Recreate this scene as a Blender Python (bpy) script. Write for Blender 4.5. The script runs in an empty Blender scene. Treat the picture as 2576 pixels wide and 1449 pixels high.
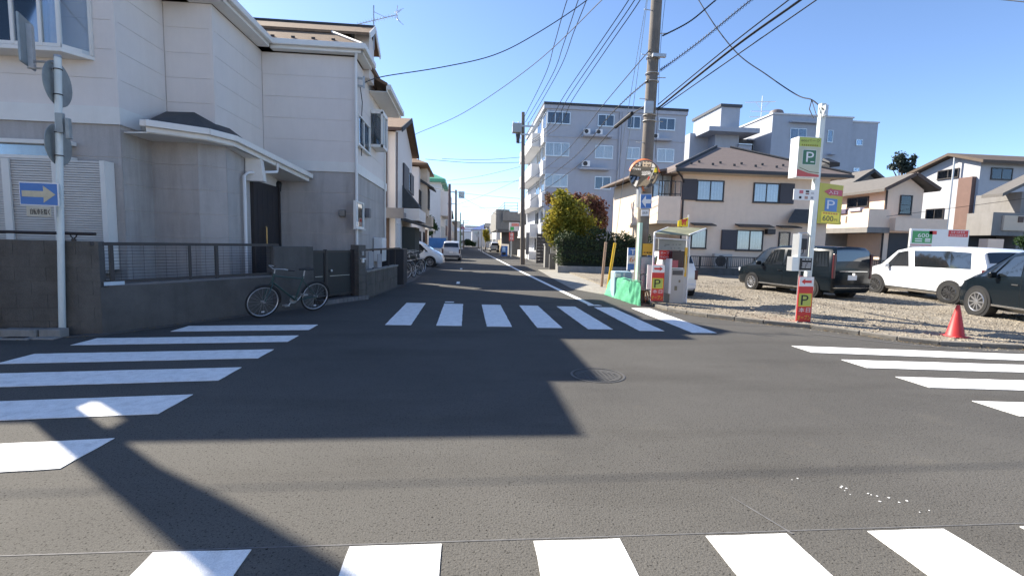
import bpy, bmesh, math, random
from mathutils import Vector, Matrix
import numpy as np
R_ = random.Random(7)
C = bpy.context.scene.collection
sc = bpy.context.scene

# ---------------------------------------------------------------- camera
FW, FH, FOC = 2576.0, 1449.0, 1200.0          # measuring frame of the survey and its focal length
CAM_Z = 1.5
def _cam_axes():
    d = Vector(((1175-FW/2)/FOC, -(608-FH/2)/FOC, 1.0)).normalized()
    a = Vector((1, -0.0245, 0))
    up = d.cross(a).normalized()
    if up.y < 0: up = -up
    rt = up.cross(d).normalized()
    if rt.x < 0: rt = -rt
    return rt, d, up
_rt, _fd, _up = _cam_axes()
cam = bpy.data.cameras.new('camera'); co = bpy.data.objects.new('camera', cam); C.objects.link(co)
cam.sensor_width = 36; cam.lens = 36*FOC/FW; cam.clip_start = .05; cam.clip_end = 3000
co.matrix_world = Matrix(((_rt.x, _rt.y, -_rt.z, 0), (_fd.x, _fd.y, -_fd.z, 0), (_up.x, _up.y, -_up.z, CAM_Z), (0, 0, 0, 1)))
sc.camera = co

# ---------------------------------------------------------------- light
SUN_DIR = Vector((-1.0, 0.84, 1.0)).normalized()    # towards the sun
SUN_EL = math.asin(SUN_DIR.z); SUN_AZ = math.atan2(SUN_DIR.x, SUN_DIR.y)
w = bpy.data.worlds.new('World'); sc.world = w; w.use_nodes = True
nt = w.node_tree
sky = nt.nodes.new('ShaderNodeTexSky'); sky.sky_type = 'NISHITA'; sky.sun_disc = False
sky.sun_elevation = SUN_EL; sky.sun_rotation = SUN_AZ
sky.air_density = 0.66; sky.dust_density = 0.25; sky.ozone_density = 3.4; sky.altitude = 20
nt.links.new(sky.outputs[0], nt.nodes['Background'].inputs[0])
nt.nodes['Background'].inputs[1].default_value = 0.088
sl = bpy.data.lights.new('sun', 'SUN'); so = bpy.data.objects.new('sun', sl); C.objects.link(so)
sl.energy = 3.5; sl.angle = math.radians(0.55); sl.color = (1.0, .92, .79)
so.rotation_euler = SUN_DIR.to_track_quat('Z', 'Y').to_euler(); so.location = (0, 0, 40)
sc.view_settings.view_transform = 'Standard'; sc.view_settings.look = 'None'
sc.view_settings.gamma = 1; sc.view_settings.use_curve_mapping = False
sc.view_settings.exposure = 1.75

# ---------------------------------------------------------------- survey helpers (sight lines met with real planes)
def ray(x, y):
    c = ((x-FW/2)/FOC, -(y-FH/2)/FOC, 1.0)
    return Vector((_rt.dot(Vector(c)), _fd.dot(Vector(c)), _up.dot(Vector(c))))
def G(x, y, z=0.0):
    r = ray(x, y); t = (z-CAM_Z)/r.z; return Vector((r.x*t, r.y*t, z))
def AY(x, y, Y):
    r = ray(x, y); t = Y/r.y; return Vector((r.x*t, Y, CAM_Z+r.z*t))
def AX(x, y, X):
    r = ray(x, y); t = X/r.x; return Vector((X, r.y*t, CAM_Z+r.z*t))
def RY(x0, y0, x1, y1, Y):
    a = AY(x0, y0, Y); b = AY(x1, y1, Y); c = AY(x1, y0, Y); d = AY(x0, y1, Y)
    return (a.x+d.x)/2, (b.x+c.x)/2, (b.z+d.z)/2, (a.z+c.z)/2
def RX(x0, y0, x1, y1, X):
    a = AX(x0, y0, X); b = AX(x1, y1, X); c = AX(x1, y0, X); d = AX(x0, y1, X)
    return (a.y+d.y)/2, (b.y+c.y)/2, (b.z+d.z)/2, (a.z+c.z)/2

# ---------------------------------------------------------------- mesh helpers
V = Vector
ZUP = V((0, 0, 1))
BASE = {}
class MB:
    def __init__(s): s.v = []; s.f = []
    def add(s, vs, fs):
        o = len(s.v); s.v += [tuple(p) for p in vs]; s.f += [tuple(i+o for i in f) for f in fs]; return s
    def quad(s, *p): return s.add(p, [tuple(range(len(p)))])
    def hexa(s, p):
        return s.add(p, [(3, 2, 1, 0), (4, 5, 6, 7), (0, 1, 5, 4), (1, 2, 6, 5), (2, 3, 7, 6), (3, 0, 4, 7)])
    def box(s, x0, x1, y0, y1, z0, z1):
        return s.hexa([(x0, y0, z0), (x1, y0, z0), (x1, y1, z0), (x0, y1, z0), (x0, y0, z1), (x1, y0, z1), (x1, y1, z1), (x0, y1, z1)])
    def ob(s, o, u, n, w0, w1, d0, d1, z0, z1, up=ZUP):
        """box in a local frame: along u from w0 to w1, along n from d0 to d1, along up from z0 to z1"""
        o, u, n, up = V(o), V(u), V(n), V(up)
        f = lambda a, b, c: o+u*a+n*b+up*c
        return s.hexa([f(w0, d0, z0), f(w1, d0, z0), f(w1, d1, z0), f(w0, d1, z0), f(w0, d0, z1), f(w1, d0, z1), f(w1, d1, z1), f(w0, d1, z1)])
    def beam(s, p, q, w, h, up=ZUP):
        p, q = V(p), V(q); d = (q-p).normalized(); up = V(up)
        sd = d.cross(up)
        if sd.length < 1e-4: sd = d.cross(V((1, 0, 0)))
        sd.normalize(); u2 = sd.cross(d).normalized()
        a, b = sd*w/2, u2*h/2
        return s.hexa([p-a-b, p+a-b, q+a-b, q-a-b, p-a+b, p+a+b, q+a+b, q-a+b])
    def cyl(s, p, q, r0, r1=None, n=10, caps=True):
        p, q = V(p), V(q); r1 = r0 if r1 is None else r1
        d = (q-p).normalized(); a = d.cross(ZUP)
        if a.length < 1e-3: a = V((1, 0, 0))
        a.normalize(); b = d.cross(a)
        vs = []
        for c, r in ((p, r0), (q, r1)):
            vs += [c+(a*math.cos(t)+b*math.sin(t))*r for t in [2*math.pi*i/n for i in range(n)]]
        fs = [(i, (i+1) % n, n+(i+1) % n, n+i) for i in range(n)]
        if caps: fs += [tuple(range(n))[::-1], tuple(range(n, 2*n))]
        return s.add(vs, fs)
    def tube(s, pts, r, n=6):
        pts = [V(p) for p in pts]; rings = []; prev = None
        for i, p in enumerate(pts):
            d = (pts[min(i+1, len(pts)-1)]-pts[max(i-1, 0)])
            if d.length < 1e-9: d = V((0, 0, 1))
            d.normalize()
            a = prev if prev is not None else d.cross(ZUP if abs(d.z) < .9 else V((1, 0, 0)))
            a = (a-d*a.dot(d))
            if a.length < 1e-6: a = d.orthogonal()
            a.normalize(); prev = a; b = d.cross(a)
            rr = r[i] if isinstance(r, (list, tuple)) else r
            rings.append([p+(a*math.cos(2*math.pi*k/n)+b*math.sin(2*math.pi*k/n))*rr for k in range(n)])
        fs = []
        for i in range(len(rings)-1):
            for k in range(n): fs.append((i*n+k, i*n+(k+1) % n, (i+1)*n+(k+1) % n, (i+1)*n+k))
        m = len(rings)-1
        fs += [tuple(range(n))[::-1], tuple(m*n+k for k in range(n))]
        return s.add([p for rg in rings for p in rg], fs)
    def prism(s, poly, vec):
        n = len(poly); vec = V(vec); a = [V(p) for p in poly]
        return s.add(a+[p+vec for p in a], [tuple(range(n))[::-1], tuple(range(n, 2*n))]+[(i, (i+1) % n, n+(i+1) % n, n+i) for i in range(n)])
    def ring(s, c, ax, r, tr, n=24, m=6, sq=1.0):
        c, ax = V(c), V(ax).normalized(); a = ax.orthogonal().normalized(); b = ax.cross(a); vs = []; fs = []
        for i in range(n):
            t = 2*math.pi*i/n; d = a*math.cos(t)+b*math.sin(t)
            for k in range(m):
                q = 2*math.pi*k/m; vs.append(c+d*(r+tr*math.cos(q))+ax*tr*sq*math.sin(q))
        for i in range(n):
            for k in range(m): fs.append((i*m+k, i*m+(k+1) % m, ((i+1) % n)*m+(k+1) % m, ((i+1) % n)*m+k))
        return s.add(vs, fs)
    def lathe(s, c, ax, prof, n=20):
        c, ax = V(c), V(ax).normalized(); a = ax.orthogonal().normalized(); b = ax.cross(a); vs = []; fs = []; m = len(prof)
        for i in range(n):
            t = 2*math.pi*i/n; d = a*math.cos(t)+b*math.sin(t)
            vs += [c+ax*h+d*r for h, r in prof]
        for i in range(n):
            for k in range(m-1): fs.append((i*m+k, i*m+k+1, ((i+1) % n)*m+k+1, ((i+1) % n)*m+k))
        fs += [tuple(i*m for i in range(n))[::-1], tuple(i*m+m-1 for i in range(n))]
        return s.add(vs, fs)
    def build(s, name, mt, parent=None, smooth=False, bevel=0.0, kind=None, label=None):
        root = parent
        while root is not None and root.parent is not None: root = root.parent
        b = BASE.get(root.name, V((0, 0, 0))) if root is not None else V((0, 0, 0))
        me = bpy.data.meshes.new(name)
        me.from_pydata([(p[0]-b.x, p[1]-b.y, p[2]-b.z) for p in s.v], [], s.f)
        if len(s.f) < 60000:
            bm = bmesh.new(); bm.from_mesh(me); bmesh.ops.recalc_face_normals(bm, faces=bm.faces); bm.to_mesh(me); bm.free()
        me.materials.append(mt)
        o = bpy.data.objects.new(name, me); C.objects.link(o)
        if parent is not None: o.parent = parent
        if smooth:
            for p in me.polygons: p.use_smooth = True
            try: me.set_sharp_from_angle(angle=math.radians(40))
            except Exception: pass
        if bevel:
            md = o.modifiers.new('edge', 'BEVEL'); md.width = bevel; md.segments = 2; md.limit_method = 'ANGLE'
        if kind: o['kind'] = kind
        if label: o['label'] = label
        return o
def thing(name, label, cat, loc=(0, 0, 0), group=None, rz=0.0):
    o = bpy.data.objects.new(name, None); C.objects.link(o); o.empty_display_size = .2
    o.location = loc; o.rotation_euler = (0, 0, rz)
    o['label'] = label; o['category'] = cat
    if group: o['group'] = group
    BASE[o.name] = V(loc) if rz == 0 else V((0, 0, 0))
    return o
def local_thing(name, label, cat, group=None):
    o = thing(name, label, cat, (0, 0, 0), group); return o
def tag(o, label, cat, group=None):
    o['label'] = label; o['category'] = cat
    if group: o['group'] = group
    return o
def dup(o, parent=None):
    c = o.copy(); C.objects.link(c)
    if parent is not None: c.parent = parent
    for ch in list(o.children): dup(ch, c)
    return c

# ---------------------------------------------------------------- materials
def M(name, col, rough=.6, metal=0.0, var=.08, scale=3.0, bump=0.0, bscale=60.0, spec=.5, dirt=0.0, dscale=(2.5, 2.5, .35), dcol=(.35, .32, .28), coat=0.0, speck=0.0, sscale=180.0, emit=None):
    m = bpy.data.materials.new(name); m.use_nodes = True; t = m.node_tree; b = t.nodes['Principled BSDF']
    N = t.nodes.new; L = t.links.new
    tc = N('ShaderNodeTexCoord')
    nz = N('ShaderNodeTexNoise'); nz.inputs['Scale'].default_value = scale; nz.inputs['Detail'].default_value = 6; nz.inputs['Roughness'].default_value = .65
    L(tc.outputs['Object'], nz.inputs['Vector'])
    cr = N('ShaderNodeMix'); cr.data_type = 'RGBA'
    lo = [c*(1-var) for c in col]; hi = [min(1, c*(1+var)) for c in col]
    mr = N('ShaderNodeMapRange'); mr.inputs['From Min'].default_value = .3; mr.inputs['From Max'].default_value = .7
    L(nz.outputs['Fac'], mr.inputs['Value']); L(mr.outputs[0], cr.inputs['Factor'])
    cr.inputs['A'].default_value = (*lo, 1); cr.inputs['B'].default_value = (*hi, 1)
    out = cr.outputs['Result']
    if dirt:
        mp = N('ShaderNodeMapping'); mp.inputs['Scale'].default_value = dscale; L(tc.outputs['Object'], mp.inputs['Vector'])
        n2 = N('ShaderNodeTexNoise'); n2.inputs['Scale'].default_value = 1.0; n2.inputs['Detail'].default_value = 8; n2.inputs['Roughness'].default_value = .7
        L(mp.outputs[0], n2.inputs['Vector'])
        r2 = N('ShaderNodeMapRange'); r2.inputs['From Min'].default_value = .46; r2.inputs['From Max'].default_value = .75; r2.inputs['To Max'].default_value = dirt
        L(n2.outputs['Fac'], r2.inputs['Value'])
        mx = N('ShaderNodeMix'); mx.data_type = 'RGBA'; mx.blend_type = 'MULTIPLY'
        L(r2.outputs[0], mx.inputs['Factor']); L(out, mx.inputs['A']); mx.inputs['B'].default_value = (*dcol, 1); out = mx.outputs['Result']
    if speck:
        n3 = N('ShaderNodeTexNoise'); n3.inputs['Scale'].default_value = sscale; n3.inputs['Detail'].default_value = 3; n3.inputs['Roughness'].default_value = .8
        L(tc.outputs['Object'], n3.inputs['Vector'])
        r3 = N('ShaderNodeMapRange'); r3.inputs['From Min'].default_value = .3; r3.inputs['From Max'].default_value = .7; r3.inputs['To Min'].default_value = 1-speck; r3.inputs['To Max'].default_value = 1+speck
        L(n3.outputs['Fac'], r3.inputs['Value'])
        mx = N('ShaderNodeMix'); mx.data_type = 'RGBA'; mx.blend_type = 'MULTIPLY'; mx.inputs['Factor'].default_value = 1
        L(out, mx.inputs['A']); L(r3.outputs[0], mx.inputs['B']); out = mx.outputs['Result']
    L(out, b.inputs['Base Color'])
    b.inputs['Roughness'].default_value = rough; b.inputs['Metallic'].default_value = metal
    b.inputs['Specular IOR Level'].default_value = spec
    if coat: b.inputs['Coat Weight'].default_value = coat; b.inputs['Coat Roughness'].default_value = .04
    if bump:
        n4 = N('ShaderNodeTexNoise'); n4.inputs['Scale'].default_value = bscale; n4.inputs['Detail'].default_value = 4
        L(tc.outputs['Object'], n4.inputs['Vector'])
        bp = N('ShaderNodeBump'); bp.inputs['Strength'].default_value = bump; bp.inputs['Distance'].default_value = .02
        L(n4.outputs['Fac'], bp.inputs['Height']); L(bp.outputs[0], b.inputs['Normal'])
    return m
def glass(name, tint=(.92, .94, .95), refl=.02):
    m = bpy.data.materials.new(name); m.use_nodes = True; t = m.node_tree; t.nodes.remove(t.nodes['Principled BSDF'])
    N = t.nodes.new; L = t.links.new; o = t.nodes['Material Output']
    tr = N('ShaderNodeBsdfTransparent'); tr.inputs[0].default_value = (*tint, 1)
    gl = N('ShaderNodeBsdfGlossy'); gl.inputs['Roughness'].default_value = .02; gl.inputs[0].default_value = (.9, .95, 1, 1)
    fr = N('ShaderNodeFresnel'); fr.inputs['IOR'].default_value = 1.5
    ad = N('ShaderNodeMath'); ad.operation = 'ADD'; ad.inputs[1].default_value = refl; ad.use_clamp = True
    L(fr.outputs[0], ad.inputs[0])
    mx = N('ShaderNodeMixShader'); L(ad.outputs[0], mx.inputs[0]); L(tr.outputs[0], mx.inputs[1]); L(gl.outputs[0], mx.inputs[2]); L(mx.outputs[0], o.inputs[0])
    return m
def leafmat(name, cols, trans=.25):
    m = bpy.data.materials.new(name); m.use_nodes = True; t = m.node_tree; b = t.nodes['Principled BSDF']
    N = t.nodes.new; L = t.links.new
    g = N('ShaderNodeNewGeometry'); cr = N('ShaderNodeValToRGB')
    el = cr.color_ramp.elements
    el[0].position = 0; el[0].color = (*cols[0], 1); el[1].position = 1; el[1].color = (*cols[-1], 1)
    for i, c in enumerate(cols[1:-1]):
        e = el.new((i+1)/(len(cols)-1)); e.color = (*c, 1)
    tc = N('ShaderNodeTexCoord'); nz = N('ShaderNodeTexNoise'); nz.inputs['Scale'].default_value = 1.1; nz.inputs['Detail'].default_value = 2
    L(tc.outputs['Object'], nz.inputs['Vector'])
    ma = N('ShaderNodeMath'); ma.operation = 'MULTIPLY_ADD'; ma.inputs[1].default_value = .45
    sb = N('ShaderNodeMapRange'); sb.inputs['From Min'].default_value = .3; sb.inputs['From Max'].default_value = .7; sb.inputs['To Max'].default_value = .55
    L(nz.outputs['Fac'], sb.inputs['Value'])
    L(g.outputs['Random Per Island'], ma.inputs[0]); L(sb.outputs[0], ma.inputs[2]); L(ma.outputs[0], cr.inputs[0])
    L(cr.outputs[0], b.inputs['Base Color']); b.inputs['Roughness'].default_value = .65; b.inputs['Specular IOR Level'].default_value = .25
    tl = N('ShaderNodeBsdfTranslucent'); L(cr.outputs[0], tl.inputs[0])
    mx = N('ShaderNodeMixShader'); mx.inputs[0].default_value = trans
    L(b.outputs[0], mx.inputs[1]); L(tl.outputs[0], mx.inputs[2]); L(mx.outputs[0], t.nodes['Material Output'].inputs[0])
    return m

WHITE = M('white paint', (.78, .78, .77), .45, var=.03)
def asphalt_mat():
    m = M('asphalt', (.086, .0825, .077), .92, var=.13, scale=.55, bump=.35, bscale=85, spec=.22, speck=.42, sscale=150)
    t = m.node_tree; N = t.nodes.new; L = t.links.new; b = t.nodes['Principled BSDF']; src = b.inputs['Base Color'].links[0].from_socket
    tc = N('ShaderNodeTexCoord')
    def layer(src, scale, lo, hi, colr, fac, detail=3, rough=.6, stretch=None):
        n = N('ShaderNodeTexNoise'); n.inputs['Scale'].default_value = scale; n.inputs['Detail'].default_value = detail; n.inputs['Roughness'].default_value = rough
        if stretch:
            mp = N('ShaderNodeMapping'); mp.inputs['Scale'].default_value = stretch; mp.inputs['Rotation'].default_value = (0, 0, .15); L(tc.outputs['Object'], mp.inputs['Vector']); L(mp.outputs[0], n.inputs['Vector'])
        else: L(tc.outputs['Object'], n.inputs['Vector'])
        r = N('ShaderNodeMapRange'); r.inputs['From Min'].default_value = lo; r.inputs['From Max'].default_value = hi; r.inputs['To Max'].default_value = fac; L(n.outputs['Fac'], r.inputs['Value'])
        x = N('ShaderNodeMix'); x.data_type = 'RGBA'; x.blend_type = 'MULTIPLY'; L(r.outputs[0], x.inputs['Factor']); L(src, x.inputs['A']); x.inputs['B'].default_value = (*colr, 1); return x.outputs['Result']
    sep = N('ShaderNodeSeparateXYZ'); L(tc.outputs['Object'], sep.inputs[0])          # base colour grows paler towards the near crossing
    nz = N('ShaderNodeTexNoise'); nz.inputs['Scale'].default_value = .9; nz.inputs['Detail'].default_value = 5; L(tc.outputs['Object'], nz.inputs['Vector'])
    ad = N('ShaderNodeMath'); ad.operation = 'MULTIPLY_ADD'; ad.inputs[1].default_value = -1.6; L(nz.outputs['Fac'], ad.inputs[0]); L(sep.outputs['Y'], ad.inputs[2])
    ax = N('ShaderNodeMath'); ax.operation = 'MULTIPLY_ADD'; ax.inputs[1].default_value = .28; L(sep.outputs['X'], ax.inputs[0]); L(ad.outputs[0], ax.inputs[2])
    mr = N('ShaderNodeMapRange'); mr.inputs['From Min'].default_value = 4.2; mr.inputs['From Max'].default_value = .4; L(ax.outputs[0], mr.inputs['Value'])
    x = N('ShaderNodeMix'); x.data_type = 'RGBA'; x.blend_type = 'MULTIPLY'; L(mr.outputs[0], x.inputs['Factor']); L(src, x.inputs['A']); x.inputs['B'].default_value = (1.36, 1.34, 1.27, 1); src = x.outputs['Result']
    src = layer(src, 75, .60, .67, (.16, .15, .14), 1.0, 2)          # open pits
    src = layer(src, 30, .64, .71, (.35, .34, .32), .7, 4)           # larger voids
    src = layer(src, 1, .50, .72, (.74, .73, .72), .8, 5, .6, (.25, 1.3, 1))   # tyre darkened lanes
    src = layer(src, 1.7, .60, .75, (1.25, 1.2, 1.12), .6, 6)       # worn paler patches
    src = layer(src, 2.3, .69, .74, (.62, .60, .60), .7, 5)         # old drips
    L(src, b.inputs['Base Color']); return m
asphalt = asphalt_mat()
paint = M('road paint', (.86, .86, .84), .75, var=.06, scale=7, bump=.3, bscale=120, dirt=.45, dscale=(9, 9, 1), dcol=(.45, .44, .42), speck=.14, sscale=110)
ground_m = M('earth', (.13, .125, .115), .95, var=.2, scale=.6)
gravel_m = M('gravel ground', (.265, .235, .19), .95, var=.28, scale=9, bump=.9, bscale=38, spec=.2, speck=.45, sscale=55, dirt=.35, dscale=(.6, .6, 1), dcol=(.62, .56, .46))
concrete = M('concrete', (.27, .265, .25), .9, var=.12, scale=3, bump=.3, bscale=45, dirt=.5, speck=.12)
conc_dark = M('weathered concrete', (.10, .098, .094), .92, var=.2, scale=2.2, bump=.35, bscale=35, dirt=.55, dcol=(.45, .43, .38), speck=.15)
block_m = M('concrete block', (.115, .108, .098), .92, var=.2, scale=3.5, bump=.5, bscale=50, dirt=.5, dcol=(.5, .52, .42), speck=.2)
apron_m = M('pale concrete paving', (.30, .285, .25), .9, var=.12, scale=2, bump=.3, bscale=50, dirt=.4, speck=.15)
siding = M('cream siding', (.76, .70, .65), .6, var=.03, scale=2, bump=.06, bscale=30, dirt=.16, dcol=(.7, .66, .6))
siding_low = M('grey siding', (.43, .405, .385), .7, var=.09, scale=1.6, bump=.15, bscale=40, dirt=.75, dscale=(2.2, 2.2, .28), dcol=(.58, .55, .52), speck=.06, sscale=60)
trim = M('white trim', (.78, .76, .71), .45, var=.04, dirt=.2, dcol=(.7, .66, .6))
gap_m = M('joint dark', (.20, .195, .19), .9)
roof_br = M('brown roof slates', (.20, .125, .075), .85, var=.2, scale=6, bump=.2, speck=.15, sscale=40)
roof_dk = M('dark roof slates', (.055, .058, .062), .8, var=.2, scale=6, bump=.2)
roof_pk = M('pinkish brown roof slates', (.165, .13, .115), .8, var=.1, scale=5, speck=.1, sscale=30)
roof_gy = M('grey roof slates', (.135, .125, .115), .8, var=.12, scale=5, speck=.1, sscale=30)
dark_metal = M('dark brown metal', (.035, .03, .03), .5, var=.1)
black = M('black plastic', (.018, .018, .019), .5, var=.1)
steel = M('galvanised steel', (.46, .47, .47), .42, .6, var=.1, scale=12)
alu = M('aluminium', (.62, .63, .63), .38, .7, var=.04)
pole_paint = M('white pole paint', (.66, .72, .70), .45, var=.05, scale=8, dirt=.3, dscale=(20, 20, 2), dcol=(.5, .45, .38))
pole_conc = M('pole concrete', (.185, .16, .135), .88, var=.12, scale=5, bump=.2, dirt=.4, dscale=(6, 6, .5), speck=.12)
glass_m = glass('window glass')
glass_dk = glass('tinted car glass', (.10, .12, .14), .06)
glass_clear = glass('clear car glass', (.5, .55, .58), .07)
curtain = M('pale curtain', (.72, .73, .72), .9, var=.08, scale=9)
room = M('dim room', (.045, .048, .055), .9)
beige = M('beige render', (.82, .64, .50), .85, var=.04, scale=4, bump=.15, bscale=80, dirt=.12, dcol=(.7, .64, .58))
beige_pale = M('pale beige render', (.62, .52, .41), .85, var=.04, scale=4, bump=.15, bscale=80)  # second beige wall colour, shared by several houses
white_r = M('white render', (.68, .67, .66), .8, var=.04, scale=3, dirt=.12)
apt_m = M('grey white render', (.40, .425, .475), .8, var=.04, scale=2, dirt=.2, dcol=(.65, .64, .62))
grey_r = M('grey render', (.24, .23, .22), .85, var=.08, scale=2, dirt=.35)
brown_w = M('brown panel', (.10, .065, .05), .7, var=.12, scale=4)
shut_m = M('charcoal shutter', (.055, .05, .06), .6, var=.06)
red = M('sign red', (.60, .035, .03), .45, var=.04)
yellow = M('sign yellow', (.75, .56, .03), .45, var=.04)
ygreen = M('sign lime', (.45, .52, .10), .45, var=.05)
green = M('sign green', (.045, .17, .09), .45, var=.04)
blue = M('sign blue', (.05, .17, .46), .4, var=.05)
black_p = M('black print', (.015, .015, .015), .5)
cream_p = M('faded reflective arrow', (.52, .47, .33), .5, var=.12, scale=14)
olive = M('shaded yellow sign face', (.50, .45, .035), .5, var=.06)  # yellow board face with its shade painted in as olive
tarp = M('green tarpaulin', (.11, .42, .24), .45, var=.22, scale=9, bump=.5, bscale=14, spec=.5)
orange = M('mirror orange', (.72, .17, .04), .45, var=.06)
conered = M('cone red', (.44, .028, .028), .5, var=.08, scale=10)
wood = M('bark', (.075, .055, .04), .9, var=.25, scale=8, bump=.5, bscale=30)
cable_m = M('cable sheath', (.012, .012, .014), .6)
tyre_m = M('tyre rubber', (.018, .018, .018), .85)
rim_m = M('alloy rim', (.52, .52, .53), .3, .85, var=.05)
rim_dk = M('dark alloy rim', (.12, .12, .125), .3, .8)
car_black = M('black car paint', (.005, .009, .013), .25, 0, var=.05, coat=.18, spec=.22)
car_white = M('white car paint', (.76, .77, .78), .3, 0, var=.01, coat=1)
lamp_red = M('tail lamp red', (.07, .012, .015), .3)
lamp_clear = M('lamp lens', (.6, .62, .65), .15, coat=1)
tarp_blue = M('blue sheet', (.05, .2, .52), .6, var=.1)
mirror_m = M('mirror', (.5, .48, .46), .06, 1.0, var=0)
FACES = {}
# ================================================================= THE GROUND
def struct(o, label=None):
    o['kind'] = 'structure'
    if label: o['label'] = label
    return o
m = MB(); m.quad((-1500, -1500, -.03), (1500, -1500, -.03), (1500, 1500, -.03), (-1500, 1500, -.03)); struct(m.build('ground', ground_m))
m = MB(); m.quad((-70, -25, 0), (70, -25, 0), (70, 14, 0), (-70, 14, 0)); m.quad((-2.95, 14, 0), (5.4, 14, 0), (5.4, 190, 0), (-2.95, 190, 0)); struct(m.build('road', asphalt))

def c6(x, y): return x*.4687, (850+y*.5176)/1.10443
def c7(x, y): return (1000+x*.5865)/1.10443, (750+y*.5865)/1.10443
def c8(x, y): return (1900+x*.5866)/1.10443, (750+y*.5866)/1.10443
def z1(x, y): return (1500+x*.31056)/1.10443, (760+y*.31056)/1.10443

def stripe(pts):
    """thin thermoplastic bar with slightly ragged edges"""
    P = []
    for i in range(4):
        a = V(pts[i]); b = V(pts[(i+1) % 4]); n = max(2, int((b-a).length/.12))
        for k in range(n):
            p = a.lerp(b, k/n)
            if k: p += V((R_.uniform(-1, 1), R_.uniform(-1, 1), 0))*.004
            P.append((p.x, p.y, .003))
    m = MB(); m.prism(P, (0, 0, .004)); o = m.build('crossing_stripe', paint); return o
def crossing(name, label, quads):
    t = bpy.data.objects.new(name, None); C.objects.link(t); t['kind'] = 'structure'; t['label'] = label; BASE[name] = V((0, 0, 0))
    for q in quads:
        o = stripe(q); o.parent = t
    return t
# left zebra: bars run along the side street, slightly skewed
Ls = [(8.45, 7.96, -4.55), (7.49, 7.03, -5.22), (6.54, 6.05, -5.25), (5.62, 5.10, -5.3), (4.64, 4.13, -5.3), (3.63, 3.16, -5.3), (2.68, 2.2, -5.35)]
q = []
for yt, yb, xl in Ls:
    k = .105
    xr = -2.55 if yt > 3 else -3.3
    q.append([(xl, yb-k*(xr-xl), 0), (xr, yb, 0), (xr, yt, 0), (xl, yt-k*(xr-xl), 0)])
crossing('zebra_crossing', 'white zebra bars across the left side street beside the one-way sign', q)
# far zebra across the street mouth
q = []
for k in range(7):
    x0 = -1.42+.897*k; yb = 8.49-.02*k-(.012*k*k); yt = 11.55-.08*k
    q.append([(x0, yb, 0), (x0+.45, yb-.01, 0), (x0+.45, yt-.02, 0), (x0, yt, 0)])
crossing('zebra_crossing', 'white zebra bars across the mouth of the narrow street', q)
# right zebra
q = []
for yt, yb, k in ((6.89, 6.44, -.16), (6.01, 5.58, -.115), (5.17, 4.74, -.115), (4.29, 3.86, -.115)):
    xl = 5.07 if yt > 6.5 else 5.17
    q.append([(xl, yb, 0), (9.4, yb+k*(9.4-xl), 0), (9.4, yt+k*(9.4-xl), 0), (xl, yt, 0)])
crossing('zebra_crossing', 'white zebra bars across the right side street before the gravel lot', q)
# near zebra at the viewer's feet
q = []
for k in range(-1, 6):
    x0 = -.548+.905*k; yt = 2.262-.008*k
    q.append([(x0, -.9, 0), (x0+.445, -.9, 0), (x0+.445, yt-.004, 0), (x0, yt, 0)])
crossing('zebra_crossing', 'white zebra bars nearest the viewer along the bottom edge', q)
# scribed guide lines and the street's edge line
def flat(name, poly, mt, z0, z1, kind='structure'):
    m = MB(); m.prism([(p[0], p[1], z0) for p in poly], (0, 0, z1-z0)); o = m.build(name, mt); o['kind'] = kind; return o
faint = M('worn guide line', (.135, .132, .13), .8, var=.35, scale=14)
flat('guide_line', [(-2.2, 2.287), (9, 2.232), (9, 2.240), (-2.2, 2.295)], faint, .001, .0022)
flat('guide_line', [(1.735, 2.24), (1.75, 2.24), (1.62, 2.62), (1.614, 2.62)], faint, .0023, .0035)
def line_strip(pts, wd):
    a = [V(p) for p in pts]; L = []; Rr = []
    for i, p in enumerate(a):
        d = (a[min(i+1, len(a)-1)]-a[max(i-1, 0)]).normalized(); n = V((-d.y, d.x, 0))
        L.append(p+n*wd/2); Rr.append(p-n*wd/2)
    return L+Rr[::-1]
flat('edge_line', line_strip([(3.12, 11.6, 0), (3.03, 15, 0), (2.85, 25, 0), (2.7, 40, 0), (2.45, 60, 0), (2.3, 100, 0)], .15), paint, .001, .005)
flat('edge_line', [(3.0, 11.45), (3.35, 11.45), (3.3, 11.62), (3.02, 11.62)], paint, .001, .005)
flat('centre_mark', [(-.52, 11.72), (-.3, 11.72), (-.3, 11.9), (-.52, 11.9)], paint, .001, .005)
for yy in (17.0, 26.0): flat('centre_mark', [(-.36, yy), (-.24, yy), (-.24, yy+.9), (-.36, yy+.9)], paint, .001, .005)
flat('edge_line', line_strip([(6.2, 7.9, 0), (7.2, 7.02, 0), (7.95, 6.62, 0), (8.9, 6.42, 0), (9.6, 6.36, 0)], .045), faint, .0045, .006)
# paint specks dropped on the asphalt at right
m = MB()
for _ in range(17):
    u = R_.random(); x, y = 2.15+.62*u+R_.gauss(0, .035), 2.83-.42*u+R_.gauss(0, .035); r = R_.uniform(.003, .008)
    m.prism([(x+r*math.cos(a)*R_.uniform(.6, 1.3), y+r*math.sin(a)*R_.uniform(.6, 1.3), .001) for a in [k*1.05 for k in range(6)]], (0, 0, .0015))
o = m.build('paint_specks', paint); o['kind'] = 'stuff'
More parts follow.
